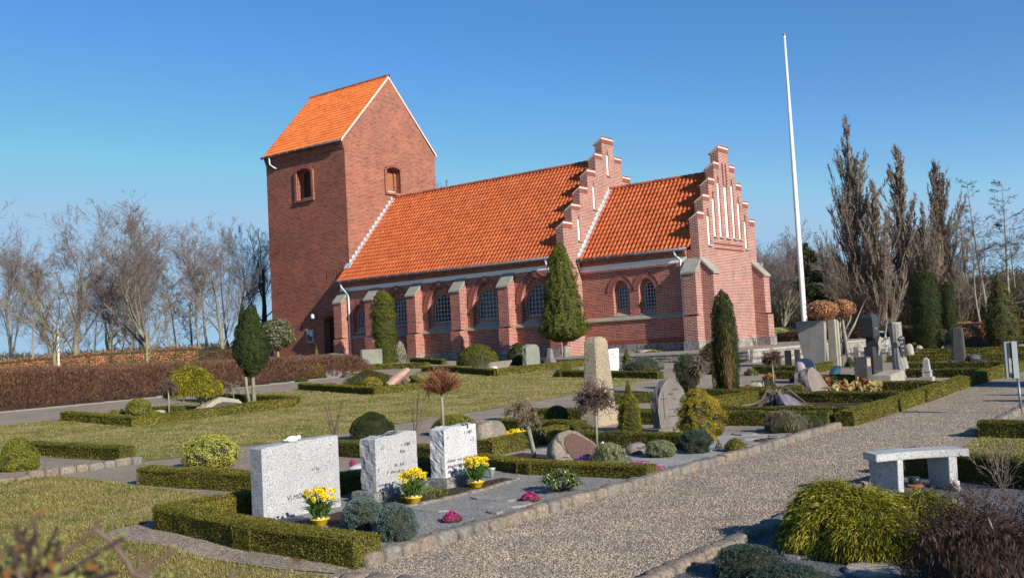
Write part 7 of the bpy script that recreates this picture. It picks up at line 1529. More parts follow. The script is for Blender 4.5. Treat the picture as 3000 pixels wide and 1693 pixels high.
me = bpy.data.meshes.new('leaves'); me.from_pydata(V, [], F); me.update(); link('leaves', me, BERG, t); m.build('stems', TWIGM, t)
# bare stems and little standard trees
def twigfan(key, name, label, n, rz, ang, mat, wig=.06, buds=True, hs=1.0, R=None, rr=.008):
    x, y, z, h, w_, D = IT[key]; z = gz(x, y); t = thing(name, label, 'shrub', (x, y, z)); rng = np.random.default_rng(rz); segs = []; bp = []
    for k in range(n):
        a = rng.uniform(0, 6.28); ln = h*hs*rng.uniform(.6, 1.05); d = np.array([math.cos(a)*math.tan(rng.uniform(.05, ang)), math.sin(a)*math.tan(rng.uniform(.05, ang)), 1.0]); d /= np.linalg.norm(d); p = np.array([0, 0, 0.0]); r = rr
        for s_ in range(9):
            d2 = d+rng.normal(0, wig, 3)+np.array([0, 0, .03]); d2 /= np.linalg.norm(d2); q = p+d2*ln/9; segs.append((0, *p, *q, r*(1-s_/10), r*(1-(s_+1)/10))); 
            if s_ > 2 and rng.uniform() < .4:
                e = d2+rng.normal(0, .4, 3); e /= np.linalg.norm(e); q2 = p+e*ln*.22; segs.append((0, *p, *q2, .005, .003)); bp.append(q2)
            p = q; d = d2; bp.append(q)
    V, F = segmesh(segs, max(.002, D/983*.22), 4); link('stems', npmesh('stems', V, F), mat, t)
    if buds: P = np.array(bp); leafmesh('buds', P, unit(rng.normal(size=P.shape)), .018, .5, leafm('bud', (.2, .12, .05), (.3, .2, .08), (.35, .3, .12)), t, rng)
    return t
twigfan('twigA', 'bare_shrub', 'bare upright twigs of a rose bush behind the largest pale headstone', 8, 3, .55, TWIGM); twigfan('twigB', 'bare_shrub', 'bare budding stems of a shrub just behind the middle pale headstone', 7, 4, .40, TWIGM)
twigfan('bareD', 'bare_shrub', 'bare reddish shrub fanning out to the right of the granite bench', 30, 6, 1.0, TWIGG, buds=False, wig=.12, hs=1.15, rr=.004)
def standard(key, name, label, hstem, R, H, n, mat, tm, style, stem=None, rs_=1, rad=.028, zc=None, hs=1.0, minr=None, lean=(0, 0)):
    x, y, z, h, w_, D = IT[key]; z = gz(x, y); t = thing(name, label, 'small tree', (x, y, z)); rng = np.random.default_rng(rs_)
    pts = stem or [(0, 0, -.02), (.008, 0, hstem*.5), (0, 0, hstem)]; m = MB(); m.tube(pts, [rad*1.15]+[rad]*(len(pts)-2)+[rad*.9], 8); top = np.array(pts[-1], float)
    segs = []
    for k in range(n):
        a = rng.uniform(0, 6.28)
        if style == 'fan': e = rng.uniform(.0, 1)**.6*1.25; ln = math.hypot(R*math.sin(e), H*math.cos(e))*rng.uniform(.75, 1.1)
        elif style == 'umbrella': e = rng.uniform(.7, 1.75); ln = R*rng.uniform(.6, 1.15)
        else: e = rng.uniform(.2, 1.5); ln = R*rng.uniform(.7, 1.2)
        d = np.array([math.cos(a)*math.sin(e), math.sin(a)*math.sin(e), math.cos(e)]); p = top.copy(); r = .008
        ns = 7
        for s_ in range(ns):
            g = {'fan': .02, 'umbrella': -.10, 'weep': -.28}[style]; wv = {'fan': .05, 'umbrella': .30, 'weep': .15}[style]
            d = d+rng.normal(0, wv, 3)+np.array([0, 0, g]); d /= np.linalg.norm(d); q = p+d*ln/ns; segs.append((0, *p, *q, r*(1-.75*s_/ns), r*(1-.75*(s_+1)/ns)))
            for _ in range(2 if style == 'umbrella' else 1):
                if s_ > 1 and rng.uniform() < .75:
                    e2 = d+rng.normal(0, .55, 3); e2 /= np.linalg.norm(e2); q2 = q+e2*ln*.22; segs.append((0, *q, *q2, .004, .0025))
            p = q
    V, F = segmesh(segs, minr or max(.003, D/983*.28), 3); m.build('stem', tm, t, smooth=True); link('crown', npmesh('crown', V, F), mat, t); return t
standard('maple', 'umbrella_maple', 'small standard maple with a fan of rust-orange twigs behind the whitest headstone', .82, .43, .42, 300, TWIGR, BARKP, 'fan', rs_=2, rad=.026, stem=[(0, 0, 0), (.01, 0, .4), (0, 0, .80)])
standard('redstd', 'umbrella_tree', 'small standard tree with a dense maroon twiggy umbrella crown in front of the tan pillar', .80, .34, .2, 190, TWIGM, BARKP, 'umbrella', rs_=3, rad=.017)
TWIGY = plain('willow_twig', (.20, .15, .085), .9, var=.35, scale=9)
x_ = standard('willow', 'contorted_tree', 'crooked bare standard tree with twisting yellowish twigs left of the leaning boulder headstone', .5, .24, .2, 60, TWIGY, BARK, 'umbrella', stem=[(0, 0, -.02), (-.0, .0, .18), (-.03, -.02, .38), (-.05, -.03, .52), (-.03, -.02, .60)], rs_=4, rad=.033)
m = MB(); m.tube([(-.05, -.03, .50), (-.14, -.09, .60), (-.16, -.10, .74)], [.028, .022, .015], 7); m.tube([(-.04, -.02, .50), (.02, .02, .58), (.05, .03, .70)], [.026, .02, .012], 7); m.tube([(-.16, -.10, .74), (-.10, -.08, .88), (-.02, 0, .92)], [.015, .01, .006], 6); m.build('stem', BARK, x_, smooth=True)
o = standard('willow', 'x', 'x', .5, .26, .2, 60, TWIGY, BARK, 'umbrella', stem=[(0, 0, .0), (0, 0, .01)], rs_=14, rad=.001); cr = [c for c in o.children if c.name.startswith('crown')][0]; cr.parent = x_; cr.location = (-.15, -.10, .76)
for c in list(o.children): bpy.data.objects.remove(c)
bpy.data.objects.remove(o)
standard('weepA', 'small_weeping_tree', 'tiny bare weeping tree with a dark crown left of the golden umbrella cypress', .78, .26, .2, 130, TWIGM, BARKP, 'weep', rs_=5, rad=.022)
standard('weepB', 'small_weeping_tree', 'thin bare weeping sapling beside the ridge-shaped stone', .60, .30, .2, 40, TWIGG, BARK, 'weep', rs_=6, rad=.014)
standard('bareJ', 'small_bare_tree', 'small bare grey standard tree behind the red boulder stone', .40, .45, .2, 120, TWIGG, BARKP, 'umbrella', rs_=7, rad=.05, minr=.010)
standard('weepI', 'small_weeping_tree', 'bare weeping sapling with fine grey twigs left of the dark yew column', .82, .26, .2, 130, TWIGG, BARKP, 'weep', rs_=8, rad=.014)
standard('barE', 'umbrella_tree', 'small umbrella tree with dark brown flat crown in front of the terrace wall', .78, .27, .2, 170, TWIGM, BARKP, 'umbrella', rs_=9, rad=.022)
# brown beech umbrella trees in front of the slab monument
x, y, z, h, w_, D = IT['btree1']; z = gz(x, y); t = thing('umbrella_beech', 'beech with bent pale trunk and flat brown-leaved crown in front of the slab monument', 'tree', (x+.1, y-1.4, z)); m = MB(); m.tube([(.05, .03, -.02), (.07, .04, .5), (.0, 0, .95), (-.03, 0, 1.35), (.0, 0, 1.75)], [.075, .06, .065, .05, .05], 9); m.build('trunk', BARKP, t, smooth=True)
foliage(t, 'crown', [(0, .55), (.2, .95), (.5, 1), (.8, .8), (1, .3)], .62, .58, D, BRLF, z0=1.68, real=.06, amp=.12, freq=4, shell=.3, dens=1.1, corem=BRDK, ck=.7)
t2_ = thing('umbrella_beech', 'second brown-leaved beech with forked pale branches, right behind the first', 'tree', (x+.55, y-.6, z)); m = MB(); m.tube([(.1, 0, 0), (.05, 0, .7), (0, 0, 1.3), (-.05, 0, 1.75)], [.07, .055, .05, .04], 8); m.tube([(.03, 0, .85), (.28, .3, 1.4), (.55, .7, 2.2)], [.05, .035, .02], 6); m.tube([(.02, 0, 1.2), (.2, .15, 1.6), (.28, .2, 2.2)], [.04, .03, .015], 6); m.build('trunk', BARKP, t2_, smooth=True)
foliage(t2_, 'crown', [(0, .55), (.2, .95), (.5, 1), (.8, .8), (1, .3)], .60, .45, D, BRLF, z0=1.70, real=.06, amp=.12, freq=4, shell=.3, dens=1.0, corem=BRDK, ck=.7)
# small garden ornaments
x, y, z, h, w_, D = IT['angA']; fig('angel_figure', 'small white kneeling angel by the thin umbrella tree stem', 'ornament', (x, y, z), [('body', ((.08, .09, .10), 1, (0, 0, 0))), ('head', ((.05, .05, .055), 2, (.01, .01, .095))), ('wing', ((.03, .07, .09), 3, (-.03, .02, .03)))], CERW)
x, y, z, h, w_, D = IT['angB']; fig('angel_figure', 'little white crouching figure right of the kneeling angel', 'ornament', (x, y, z), [('body', ((.07, .08, .06), 1, (0, 0, 0))), ('head', ((.045, .045, .045), 2, (.01, .01, .055)))], CERW)
x, y, z = 36.62, -30.75, -1.205; t = thing('grave_lantern', 'golden pyramid-roofed grave lantern beside the headstone with the cross', 'lantern', (x-.25, y+.3, z)); GM = plain('golden_metal', (.45, .35, .10), .4, .6); m = MB(); m.box(-.07, .07, -.07, .07, 0, .13); m.build('body', G12, t); m = MB(); m.hexa([(-.11, -.11, .13), (.11, -.11, .13), (.11, .11, .13), (-.11, .11, .13), (-.01, -.01, .235), (.01, -.01, .235), (.01, .01, .235), (-.01, .01, .235)]); m.build('roof', GM, t)
x, y, z, h, w_, D = IT['potw']; t = thing('flower_pot', 'white pot with pale yellow flowers in front of the headstone with the cross', 'flower pot', (x, y, z)); m = MB(); m.lathe([(.035, 0), (.05, .09), (.045, .09), (.01, .08)], 14); m.build('pot', WHITE, t, smooth=True); foliage(t, 'flowers', BALL, .08, .06, D, leafm('pale_yellow', (.15, .25, .05), (.75, .6, .2), (.8, .75, .5)), z0=.08, real=.02, corem=None)
x, y, z, h, w_, D = IT['orn']; t = thing('stone_ornament', 'pinkish carved stone ornament at the foot of the right bench leg', 'ornament', (x, y, z)); rock('base', .10, .10, .07, 4, G11, t, .1); rock('carved_flower', .06, .07, .05, 5, granite('rose_stone', (.5, .42, .4), (.35, .28, .27), (.6, .52, .5), 40, .8, .3), t, .2, (0, 0, .07)); rock('carved_flower', .04, .05, .05, 6, MATS['rose_stone'], t, .2, (.01, .035, .06))
x, y, z, h, w_, D = IT['dk2']; t = thing('dark_pot', 'dark pot with a brown stone dish half hidden under the bench', 'pot', (x, y, z)); m = MB(); m.lathe([(.05, .03), (.065, .09), (.05, .12), (.01, .11)], 12); m.build('pot', G10, t, smooth=True); rock('dish', .18, .18, .05, 5, G9, t, .05)
x, y = 43.05, -36.9; t = thing('stone_ornament', 'small grey stone bird on a dark slab at the right edge', 'ornament', (x, y, gz(x, y))); rock('slab', .3, .3, .08, 5, G12, t, .05); rock('bird', .05, .10, .06, 6, G13, t, .1, (0, 0, .08))
x, y = 34.9, -36.9; t = thing('hyacinth', 'magenta hyacinth seen between the largest and the middle pale headstone', 'flowers', (34.2, -36.6, gz(34.2, -36.6))); foliage(t, 'flowers', COLM, .16, .045, 12, MAG, z0=.04, real=.018); foliage(t, 'leaves', SPRD, .07, .07, 12, GRNB, style='up', aspect=.2, corem=None)
t = thing('gravestone', 'low grey stone edge seen in the gap between the largest and middle pale headstones', 'gravestone', (34.35, -36.35, gz(34.3, -36.4))); rock('field_stone', .3, .8, .16, 8, G2, t, .08)
x, y = 36.55, -37.85; t = thing('ground_cover', 'low green weedy plant between the plinths of the middle and whitest headstones', 'plant', (x+.1, y, gz(x, y))); foliage(t, 'foliage', SPRD, .10, .22, 11, leafm('weedy', (.05, .10, .02), (.14, .2, .04), (.2, .1, .04)), style='up', aspect=.3, real=.05, corem=None, dens=.8, Ry=.45)
x, y = 36.85, -36.65; t = thing('ground_cover', 'reddish low sedum plant right of the third daffodil bowl', 'plant', (x, y, gz(x, y))); foliage(t, 'foliage', SPRD, .05, .12, 11.5, leafm('sedum', (.10, .03, .02), (.18, .06, .04), (.12, .10, .04)), Ry=.2, real=.018, corem=None)
for i, (x, y, lab) in enumerate(((38.25, -32.4, 'dark red low ground cover beside the clipped box cushion'),)):
    t = thing('ground_cover', lab, 'plant', (x, y+.6, gz(x, y))); foliage(t, 'foliage', SPRD, .06, .25, 14, leafm('darkred', (.08, .02, .02), (.14, .04, .03), (.2, .08, .05)), real=.02, corem=None, Ry=.35)

# ------------------------------------------------------------------ bench
t = thing('stone_bench', 'curved grey granite bench on two slab legs beside the gravel path', 'bench', (41.42, -35.58, gz(41.42, -35.58)))
u = np.array([.74, .672]); n_ = np.array([.672, -.74]); z0 = .335
def B(s_, q): c = u*s_+n_*(q+.07*(s_/.47)**2); return (c[0], c[1])
m = MB(); ns = 14; V = []
for i in range(ns+1):
    s_ = -.49+.98*i/ns
    for q in (-.155, .155):
        x, y = B(s_, q)
        for z in (z0, z0+.075): V.append((x, y, z))
F = []
for i in range(ns):
    a = 4*i; b = a+4; F += [(a, b, b+1, a+1), (a+3, b+3, b+2, a+2), (a+1, b+1, b+3, a+3), (a, a+2, b+2, b)]
F += [(0, 1, 3, 2), (4*ns, 4*ns+2, 4*ns+3, 4*ns+1)]
m.add(V, F); m.build('seat', granite('bench_granite', (0.40, 0.40, 0.395), (0.20, 0.20, 0.205), (0.56, 0.56, 0.55), 60, .55, .15), t, bevel=.006)
for s_ in (-.30, .30):
    m = MB(); c = np.array(B(s_, 0)); e = np.array([.96, -.27]) if s_ < 0 else np.array([.80, -.60]); f = np.array([-e[1], e[0]]); hw, ht = .155, .05; P = []
    for z, k in ((-.05, 1.0), (z0, 1.08)):
        for a, b in ((-1, -1), (1, -1), (1, 1), (-1, 1)): q = c+e*hw*a*k+f*ht*b; P.append((q[0], q[1], z))
    m.hexa(P); m.build('leg', MATS['bench_granite'], t, bevel=.004)
# ------------------------------------------------------------------ flagpole, sign, hose stand, light pole
fx, fy, fz = 24.58, 5.91, -.235; t = thing('flagpole', 'very tall white wooden flagpole with a reddish knob on top', 'flagpole', (fx, fy, fz)); m = MB()
m.lathe([(.155, 0), (.15, 1.0), (.14, 5), (.115, 10), (.08, 14), (.055, 16.9)], 20); m.build('pole', plain('white_pole_paint', (.82, .80, .78), .45, var=.03), t, smooth=True)
m = MB(); m.lathe([(.06, 16.9), (.085, 16.93), (.085, 16.98), (.05, 17.03), (.01, 17.04)], 14); m.build('top_knob', plain('knob_paint', (.45, .15, .10), .5), t, smooth=True)
m = MB(); m.tube([(.17, -.05, 1.2), (.15, -.06, 5), (.07, -.06, 16.8)], .008, 4); m.build('halyard', WHITE, t); m = MB(); m.box(.13, .18, -.09, -.03, 1.1, 1.3); m.build('cleat', ZINC, t)
x, y, z = 41.62, -27.4, -1.19; t = thing('sign_post', 'grey metal sign box folded in two leaves on a thin post at the right edge', 'sign', (x-.75, y+.15, z)); SG = plain('sign_metal', (.20, .23, .245), .45, .5, .06)
m = MB(); m.tube([(.07, .02, -.05), (.06, .02, .62)], .022, 10); m.build('post', SG, t, smooth=True)
m = MB(); m.hexa([(-.10, -.06, .62), (.0, .0, .62), (.0, .05, .62), (-.13, -.02, .62), (-.10, -.06, 1.26), (.0, .0, 1.26), (.0, .05, 1.26), (-.13, -.02, 1.26)]); m.build('left_leaf', SG, t)
m = MB(); m.hexa([(.01, -.03, .62), (.08, .0, .62), (.08, .05, .62), (.01, .04, .62), (.01, -.03, 1.26), (.08, .0, 1.26), (.08, .05, 1.26), (.01, .04, 1.26)]); m.build('right_leaf', plain('sign_light_metal', (.36, .41, .44), .4, .3, .05), t)
m = MB(); 
m.hexa([(-.058, -.045, .64), (-.002, -.011, .64), (-.002, -.006, .64), (-.06, -.04, .64), (-.058, -.045, 1.24), (-.002, -.011, 1.24), (-.002, -.006, 1.24), (-.06, -.04, 1.24)]); m.build('notice_strip', G10, t)
m = MB()
for k in range(13): m.hexa([(-.05, -.0455, .72+k*.02), (-.012, -.0225, .72+k*.02), (-.012, -.02, .72+k*.02), (-.05, -.043, .72+k*.02), (-.05, -.0455, .726+k*.02), (-.012, -.0225, .726+k*.02), (-.012, -.02, .726+k*.02), (-.05, -.043, .726+k*.02)])
m.build('text_lines', WHITE, t)
x, y = 30.6, -1.0; z = gz(x, y); t = thing('watering_stand', 'pale blue rack with a green watering can hanging in it before the far beech hedge', 'rack', (x, y, z)); BL = plain('pale_blue_paint', (.42, .52, .58), .6); m = MB()
for a in (-.28, .28): m.box(a-.03, a+.03, -.03, .03, 0, 1.05)
m.box(-.31, .31, -.03, .03, .98, 1.05); m.box(-.31, .31, -.03, .03, .35, .40); m.build('frame', BL, t)
t = thing('watering_can', 'green plastic watering can hanging on the pale blue rack', 'watering can', (x, y, z+.45)); GP_ = plain('green_plastic', (.02, .22, .12), .4); m = MB(); m.lathe([(.10, 0), (.12, .02), (.11, .22), (.05, .25), (.01, .25)], 14, (0, -.12, 0)); m.build('body', GP_, t, smooth=True); m = MB(); m.tube([(.1, -.12, .05), (.3, -.12, .22)], [.025, .015], 6); m.build('spout', GP_, t); m = MB(); m.tube([(-.1, -.12, .2), (-.05, -.12, .33), (.05, -.12, .33), (.1, -.12, .22)], .014, 6); m.build('handle', GP_, t)
x, y = 31.4, 2.0; t = thing('espalier_tree', 'pale knotty bare pruned tree left of the black granite monument', 'tree', (33.0, -9.2, gz(33, -9.2))); m = MB(); m.tube([(0, 0, 0), (0, 0, .5), (-.1, 0, .8), (-.4, -.2, 1.15)], [.06, .05, .045, .03], 7); m.tube([(0, 0, .5), (.25, .1, .8), (.35, .2, 1.3)], [.045, .035, .025], 7); m.tube([(-.1, 0, .8), (.05, 0, 1.0), (-.05, 0, 1.3)], [.035, .03, .015], 6); m.tube([(.25, .1, .8), (.55, .2, .95)], [.03, .015], 6); m.build('branches', BARKP, t, smooth=True)
# ------------------------------------------------------------------ background trees
TL = ['bare beech whose crown is cut by the left edge of the photo', 'bare beech with a pale forked trunk, second big trunk from the left', 'bare beech with close parallel stems right of the forked pale trunk', 'thick-trunked bare beech with a long limb leaning right',
 'bare beech far back behind the leftmost crown', 'slim bare tree in the leftmost gap of the trees', 'slim bare tree far behind the two pale beeches', 'low slim bare tree between the parallel-stemmed and the thick beech', 'slim bare tree just left of the thick leaning beech', 'bare beech behind and left of the thick leaning beech',
 'slim bare tree right beside the thick leaning beech', 'slim dark-stemmed bare tree second to the right of the thick beech', 'slim bare tree with a grey trunk midway to the flame-shaped conifer', 'slim bare tree with a slanting trunk midway to the flame-shaped conifer', 'bare beech with a stout pale trunk just left of the flame-shaped conifer', 'bare beech directly behind the flame-shaped conifer',
 'dark bare tree with dense upward branches directly left of the tower', 'slim bare tree behind the stout pale beech', 'farthest slim bare tree left of the stout pale beech', 'bare beech far behind the second big trunk from the left',
 'bare tree top showing above the nave roof right beside the tower', 'bare tree top showing faintly above the middle of the nave roof',
 'bare tree with a round top directly right of the choir gable', 'broad bare tree between the choir gable and the flagpole', 'bare tree right behind the flagpole', 'low bare tree far behind the choir buttress', 'slim bare tree between the dark pine and the tallest columnar oak', 'slim bare tree behind the dark pine', 'low slim bare tree left of the flagpole',
 'tallest bare columnar oak, leftmost of the row', 'lower columnar oak leaning on the right side of the tallest', 'second tallest bare columnar oak, middle of the row', 'lower columnar oak between the middle and the right tall ones', 'right tall columnar oak behind the dark yews', 'smallest columnar oak at the right end of the row',
 'bare larch left of the tallest larch at the right', 'tallest bare larch near the right edge', 'slender bare larch nearest the columnar oaks', 'slim bare tree between the larches', 'slim bare tree cut by the right edge of the photo', 'slim bare tree in the gap between the columnar oaks', 'low wide bare tree with reddish twigs behind the brown umbrella beeches', 'tall slim bare tree just right of the flagpole',
 'young staked bare tree with lichened trunk nearest the left edge, behind the brown shrubs', 'young bare tree behind the brown shrubs in front of the thick beech']
KD = {'beech': ('beech', 'bare_beech', BARK, TWIG, 4, .011, 'bare beech trees around the churchyard'), 'beechT': ('beech', 'bare_beech', BARK, TWIG, 4, .011, 'bare beech trees around the churchyard'), 'thin': ('thin', 'slim_bare_tree', BARK, TWIG, 3, .011, 'slim bare trees in the wood'), 'dark': ('dark', 'dark_bare_tree', BARKD, TWIGD, 3, .013, None),
 'column': ('column', 'columnar_oak', BARK, TWIGC, 3, .015, 'columnar oaks on the right'), 'columnS': ('column', 'columnar_oak', BARK, TWIGC, 3, .015, 'columnar oaks on the right'), 'larch': ('larch', 'bare_larch', BARK, TWIGD, 3, .012, 'bare larches on the right'), 'redtree': ('young', 'red_twigged_tree', BARK, TWIGM, 3, .012, None), 'young': ('young', 'young_tree', BARKY, TWIGG, 3, .010, 'young trees behind the brown shrubs')}
for (k, x, y, z, h, w_, sd_), lab in zip(TR, TL):
    st_, nm_, tm_, bm_, ml_, rm_, gp_ = KD[k]
    bare_tree(st_, x, y, z, h*1.02, w_*(1.05 if st_ == 'column' else 1), sd_, lab, gp_, tm_, bm_, nm_, maxl=ml_, rmin=rm_, fl=(BRDK, 1500, .06) if st_ == 'column' else None)
k, x, y, z, h, w_, sd_ = PINE; t = thing('dark_pine', 'dark green pine behind the flagpole', 'pine', (x, y, z)); m = MB(); m.tube([(0, 0, 0), (.1, 0, h*.5), (0, 0, h*.95)], [.22, .15, .05], 8); m.build('trunk', BARKD, t)
rng = np.random.default_rng(3)
for kk in range(9):
    a = rng.uniform(0, 6.28); zz = h*(.38+.6*kk/9); rr = w_*.36*(1.1-kk/12); o = foliage(t, 'bough', BALL, .9, rr*.62, 74, DGRN, style='needle', aspect=.35, amp=.3, real=.2, shell=.5, ck=.5); o.location = (math.cos(a)*rr*.5, math.sin(a)*rr*.5, zz-.5)
x, y, z = TR[-2][1:4]; t = thing('support_post', 'thin pale grey metal pole standing beside the young tree nearest the left edge', 'pole', (x+.25, y+.2, z)); m = MB(); m.tube([(0, 0, 0), (0, 0, 2.9)], .045, 8); m.build('pole', PIPE, t, smooth=True)
# far woods along the horizon, scrub under the trees (nobody could count these)
def wood(name, label, pts, hfun, n, dep, mat, ln, wd, seed):
    rng = np.random.default_rng(seed); P = np.array(pts, float); seg = rng.integers(0, len(P)-1, n); u = rng.uniform(0, 1, n)[:, None]; b = P[seg]*(1-u)+P[seg+1]*u
    d = unit(P[seg+1]-P[seg]); nn = np.c_[-d[:, 1], d[:, 0]]; off = rng.uniform(-.5, .5, n)*dep; xy = b+nn*off[:, None]; s_ = (xy*0.09); hh = hfun*(.72+.28*snoise(np.c_[xy, xy[:, :1]*0], .22, seed)+.12*snoise(np.c_[xy, xy[:, :1]*0], .9, seed+2)); z = gzv(xy[:, 0], xy[:, 1])-.3+hh*rng.uniform(.0, 1, n)**.8
    D = unit(rng.normal(0, .55, (n, 3))+np.array([0, 0, .9])); S = unit(np.cross(D, rng.normal(size=(n, 3)))); l = ln*rng.uniform(.6, 1.4, n)
    return stuff(link(name, npmesh(name, quads(np.c_[xy, z], D, S, l, wd*rng.uniform(.6, 1.4, n)), np.arange(4*n).reshape(-1, 4)), mat), label)
FARW = leafm('far_wood_twig', (.045, .045, .03), (.09, .085, .06), (.15, .135, .10), 0)
SCR = leafm('scrub_twig', (.04, .032, .018), (.085, .068, .04), (.15, .12, .07), 0)
def ray2(ux, D): q = CAMP+(F_+(ux-1500)/FPX*R_)*D; return (q[0], q[1])
wood('far_wood', 'distant bare woodland along the horizon behind the beech hedge', [ray2(-300, 420), ray2(300, 400), ray2(900, 420), ray2(1300, 420)], 9.5, 26000, 60, FARW, 4.0, .55, 1)
wood('far_wood', 'distant bare woodland along the horizon behind the choir and flagpole', [ray2(1900, 300), ray2(2400, 280), ray2(3300, 260)], 15, 30000, 50, FARW, 4.0, .5, 2)
wood('scrub', 'tangle of bare scrub under the trees behind the beech hedge', [ray2(-300, 76), ray2(300, 82), ray2(760, 88)], 1.9, 26000, 12, SCR, .8, .04, 3)
wood('scrub', 'tangle of bare scrub and saplings under the trees on the right', [ray2(1900, 100), ray2(2300, 92), ray2(2700, 76), ray2(3200, 72)], 6.0, 60000, 14, SCR, 1.3, .05, 4)
wood('scrub', 'dense crowns of the bare wood behind the church on the right', [ray2(1940, 104), ray2(2420, 98), ray2(2480, 96)], 11.0, 34000, 12, FARW, 1.6, .045, 5)
V = []; F = []; na, nb = 24, 8
for i in range(nb+1):
    for j in range(na+1): a = math.pi*2*j/na; r = i/nb; V.append((r*math.cos(a)*9, r*math.sin(a)*3.5, 1.45*(1-r*r)**1.2 if r < 1 else -.2))
F = [(i*(na+1)+j, i*(na+1)+j+1, (i+1)*(na+1)+j+1, (i+1)*(na+1)+j) for i in range(nb) for j in range(na)]
me = bpy.data.meshes.new('grass_mound'); me.from_pydata(V, [], F); me.validate(); o = link('grass_mound', me, TURF, None, True); q = ray2(2300, 70); o.location = (q[0], q[1], gz(*q)-.1); o.rotation_euler = (0, 0, .65); struct(o)
for i, (x, y, h_, r_, lab) in enumerate(((43.4, -21.6, 3.2, .9, 'large dark conifer beyond the right edge casting its shadow over the path'), (43.0, -25.4, 1.6, .22, 'slim conifer beyond the right edge of the path'), (43.0, -24.2, 1.7, .16, 'thin conifer beyond the right edge beside the slim one'))):
    t = thing('dark_conifer', lab, 'conifer', (x, y, gz(x, y))); foliage(t, 'foliage', COLM, h_, r_, 40, DGRN, amp=.15, real=.08, shell=.2); m = MB(); m.tube([(0, 0, 0), (0, 0, h_*.5)], .08); m.build('trunk', BARKD, t)
# ------------------------------------------------------------------ foreground twigs close to the camera (out of focus)
t = None; rng = np.random.default_rng(8)
def cpt(px_, py_, D): q = CAMP+(F_+(px_-1500)/FPX*R_-(py_-846.5)/FPX*U_)*D; return q
base = cpt(180, 1750, 1.25); base[2] = gz(base[0], base[1]); t = thing('foreground_shrub', 'blurred thorny shrub with green and orange buds close to the camera at the lower left', 'shrub', tuple(base)); segs = []; lf = []
def twig(P, r):
    for a, b in zip(P, P[1:]): segs.append((0, *a, *b, r, r*.85))
def away(q): return q-base
for k in range(60):
    D = rng.uniform(1.0, 1.5); x0 = rng.uniform(-80, 300); top = 1510+120*abs(x0-60)/160+rng.uniform(0, 120); x1 = x0+rng.normal(0, 90)
    P = [away(cpt(x0+rng.normal(0, 60), 1900, D+.1)), away(cpt(x0, 1720, D)), away(cpt((x0+x1)/2+rng.normal(0, 15), (1720+top)/2, D)), away(cpt(x1, top, D-.03))]; twig(P, .0030)
    for j in range(14): u_ = rng.uniform(0, 2.99); i = int(u_); q = np.array(P[i])*(1-u_+i)+np.array(P[i+1])*(u_-i)+rng.normal(0, .008, 3); lf.append(q)
for pts, r in ((((700, 1800), (390, 1680), (370, 1640), (320, 1580), (278, 1550), (288, 1528)), .0034), (((278, 1552), (240, 1580), (215, 1600), (130, 1660), (60, 1760)), .003), (((390, 1680), (450, 1655), (500, 1620), (512, 1600)), .003), (((410, 1800), (412, 1690), (405, 1615)), .0022), (((440, 1800), (435, 1690), (432, 1625)), .0022), (((60, 1570), (95, 1530), (120, 1500)), .002), (((680, 1800), (678, 1690), (682, 1660)), .0022), (((800, 1800), (812, 1700), (870, 1640)), .0022)):
    twig([away(cpt(a, b, 1.2)) for a, b in pts], r); lf.append(away(cpt(*pts[-1], 1.2)))
V, F = segmesh(segs, .001, 6); link('twigs', npmesh('twigs', V, F), plain('foreground_twig', (.13, .085, .07), .7, var=.3, scale=30), t, True)
P = np.array(lf); leafmesh('buds', P, unit(rng.normal(size=P.shape)), .013, .6, leafm('foreground_bud', (.22, .08, .03), (.17, .17, .05), (.32, .33, .10), .2), t, rng)
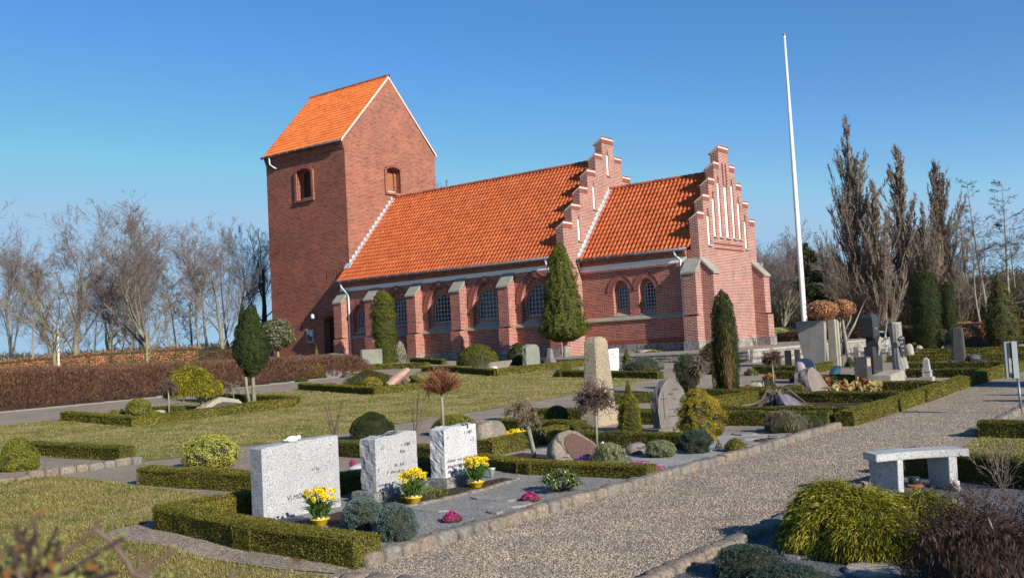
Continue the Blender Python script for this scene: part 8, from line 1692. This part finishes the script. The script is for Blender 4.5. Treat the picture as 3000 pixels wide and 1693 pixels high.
# brown thorny shrub and blue juniper at the lower right
x, y, z = 42.75, -38.75, -1.237; t = thing('brown_barberry', 'dense dark brown leafless barberry filling the lower right corner', 'shrub', (x, y, z)); rng = np.random.default_rng(9); segs = []; ends = []
for k in range(420):
    a = rng.uniform(0, 6.28); e = rng.uniform(.1, 1.35); ln = rng.uniform(.35, .68); d = np.array([math.cos(a)*math.sin(e), math.sin(a)*math.sin(e), math.cos(e)]); p = np.array([rng.normal(0, .12), rng.normal(0, .16), 0.0]); r = .005
    for s_ in range(7):
        d = d+rng.normal(0, .28, 3)+np.array([0, 0, -.03]); d /= np.linalg.norm(d); q = p+d*ln/7; q[2] = max(q[2], .01); segs.append((0, *p, *q, r, r*.85)); r *= .85; ends.append(q.copy())
        if rng.uniform() < .6: e2 = unit(rng.normal(size=(1, 3)))[0]; segs.append((0, *q, *(q+e2*.05), .0025, .0015)); ends.append(q+e2*.03)
        p = q
V, F = segmesh(segs, .0022, 4); link('twigs', npmesh('twigs', V, F), plain('barberry_twig', (.055, .026, .020), .8, var=.4, scale=25), t)
P = np.array(ends); P = np.concatenate([P+rng.normal(0, .02, P.shape) for _ in range(3)]); P[:, 2] = np.maximum(P[:, 2], .01); leafmesh('withered_leaves', P, unit(rng.normal(size=P.shape)), .014, .6, leafm('withered', (.014, .008, .006), (.035, .019, .014), (.10, .06, .04), .05), t, rng)
m = MB(); m.tube([(.12, .0, .0), (.1, -.05, .2), (.06, -.08, .36)], [.014, .011, .007], 7); m.build('stem', BARK, t, smooth=True)
for (x, y, h, r, lab) in ((41.42, -39.68, .24, .24, 'left part of the blue-green juniper at the bottom edge'), (41.78, -39.85, .17, .26, 'right part of the blue-green juniper at the bottom edge')):
    t = thing('blue_juniper', lab, 'juniper', (x, y, gz(x, y)-.01)); foliage(t, 'foliage', BALL, h, r, 6.6, BLUED, style='needle', aspect=.42, amp=.22, freq=5, shell=.25, dens=1.4, real=.016)
for (x, y, h, r, lab) in ((43.35, -38.0, .55, .5, 'farther clump of the dark brown barberry at the right edge'), (42.9, -39.6, .42, .4, 'nearer clump of the dark brown barberry in the bottom right corner')):
    t = thing('brown_barberry', lab, 'shrub', (x, y, gz(x, y))); foliage(t, 'twigs', DOME, h, r, 6.5, leafm('barberry_spray', (.012, .006, .005), (.035, .018, .013), (.12, .07, .045), 0), style='up', aspect=.18, amp=.2, shell=.4, real=.05, dens=1.6, corem=plain('barberry_core', (.02, .012, .009), .95), ck=.8)
# a few fallen leaves
P = scatter(LAWN2, 60, GP, 7, 16); z = gzv(P[:, 0], P[:, 1])+.02; P3 = np.c_[P, z]; stuff(leafmesh('fallen_leaves', P3, np.tile([0, 0, 1.0], (len(P3), 1)), .03, .7, BRLF, None, GP), 'a few dry brown leaves lying on the lawn')
SC.camera = camo
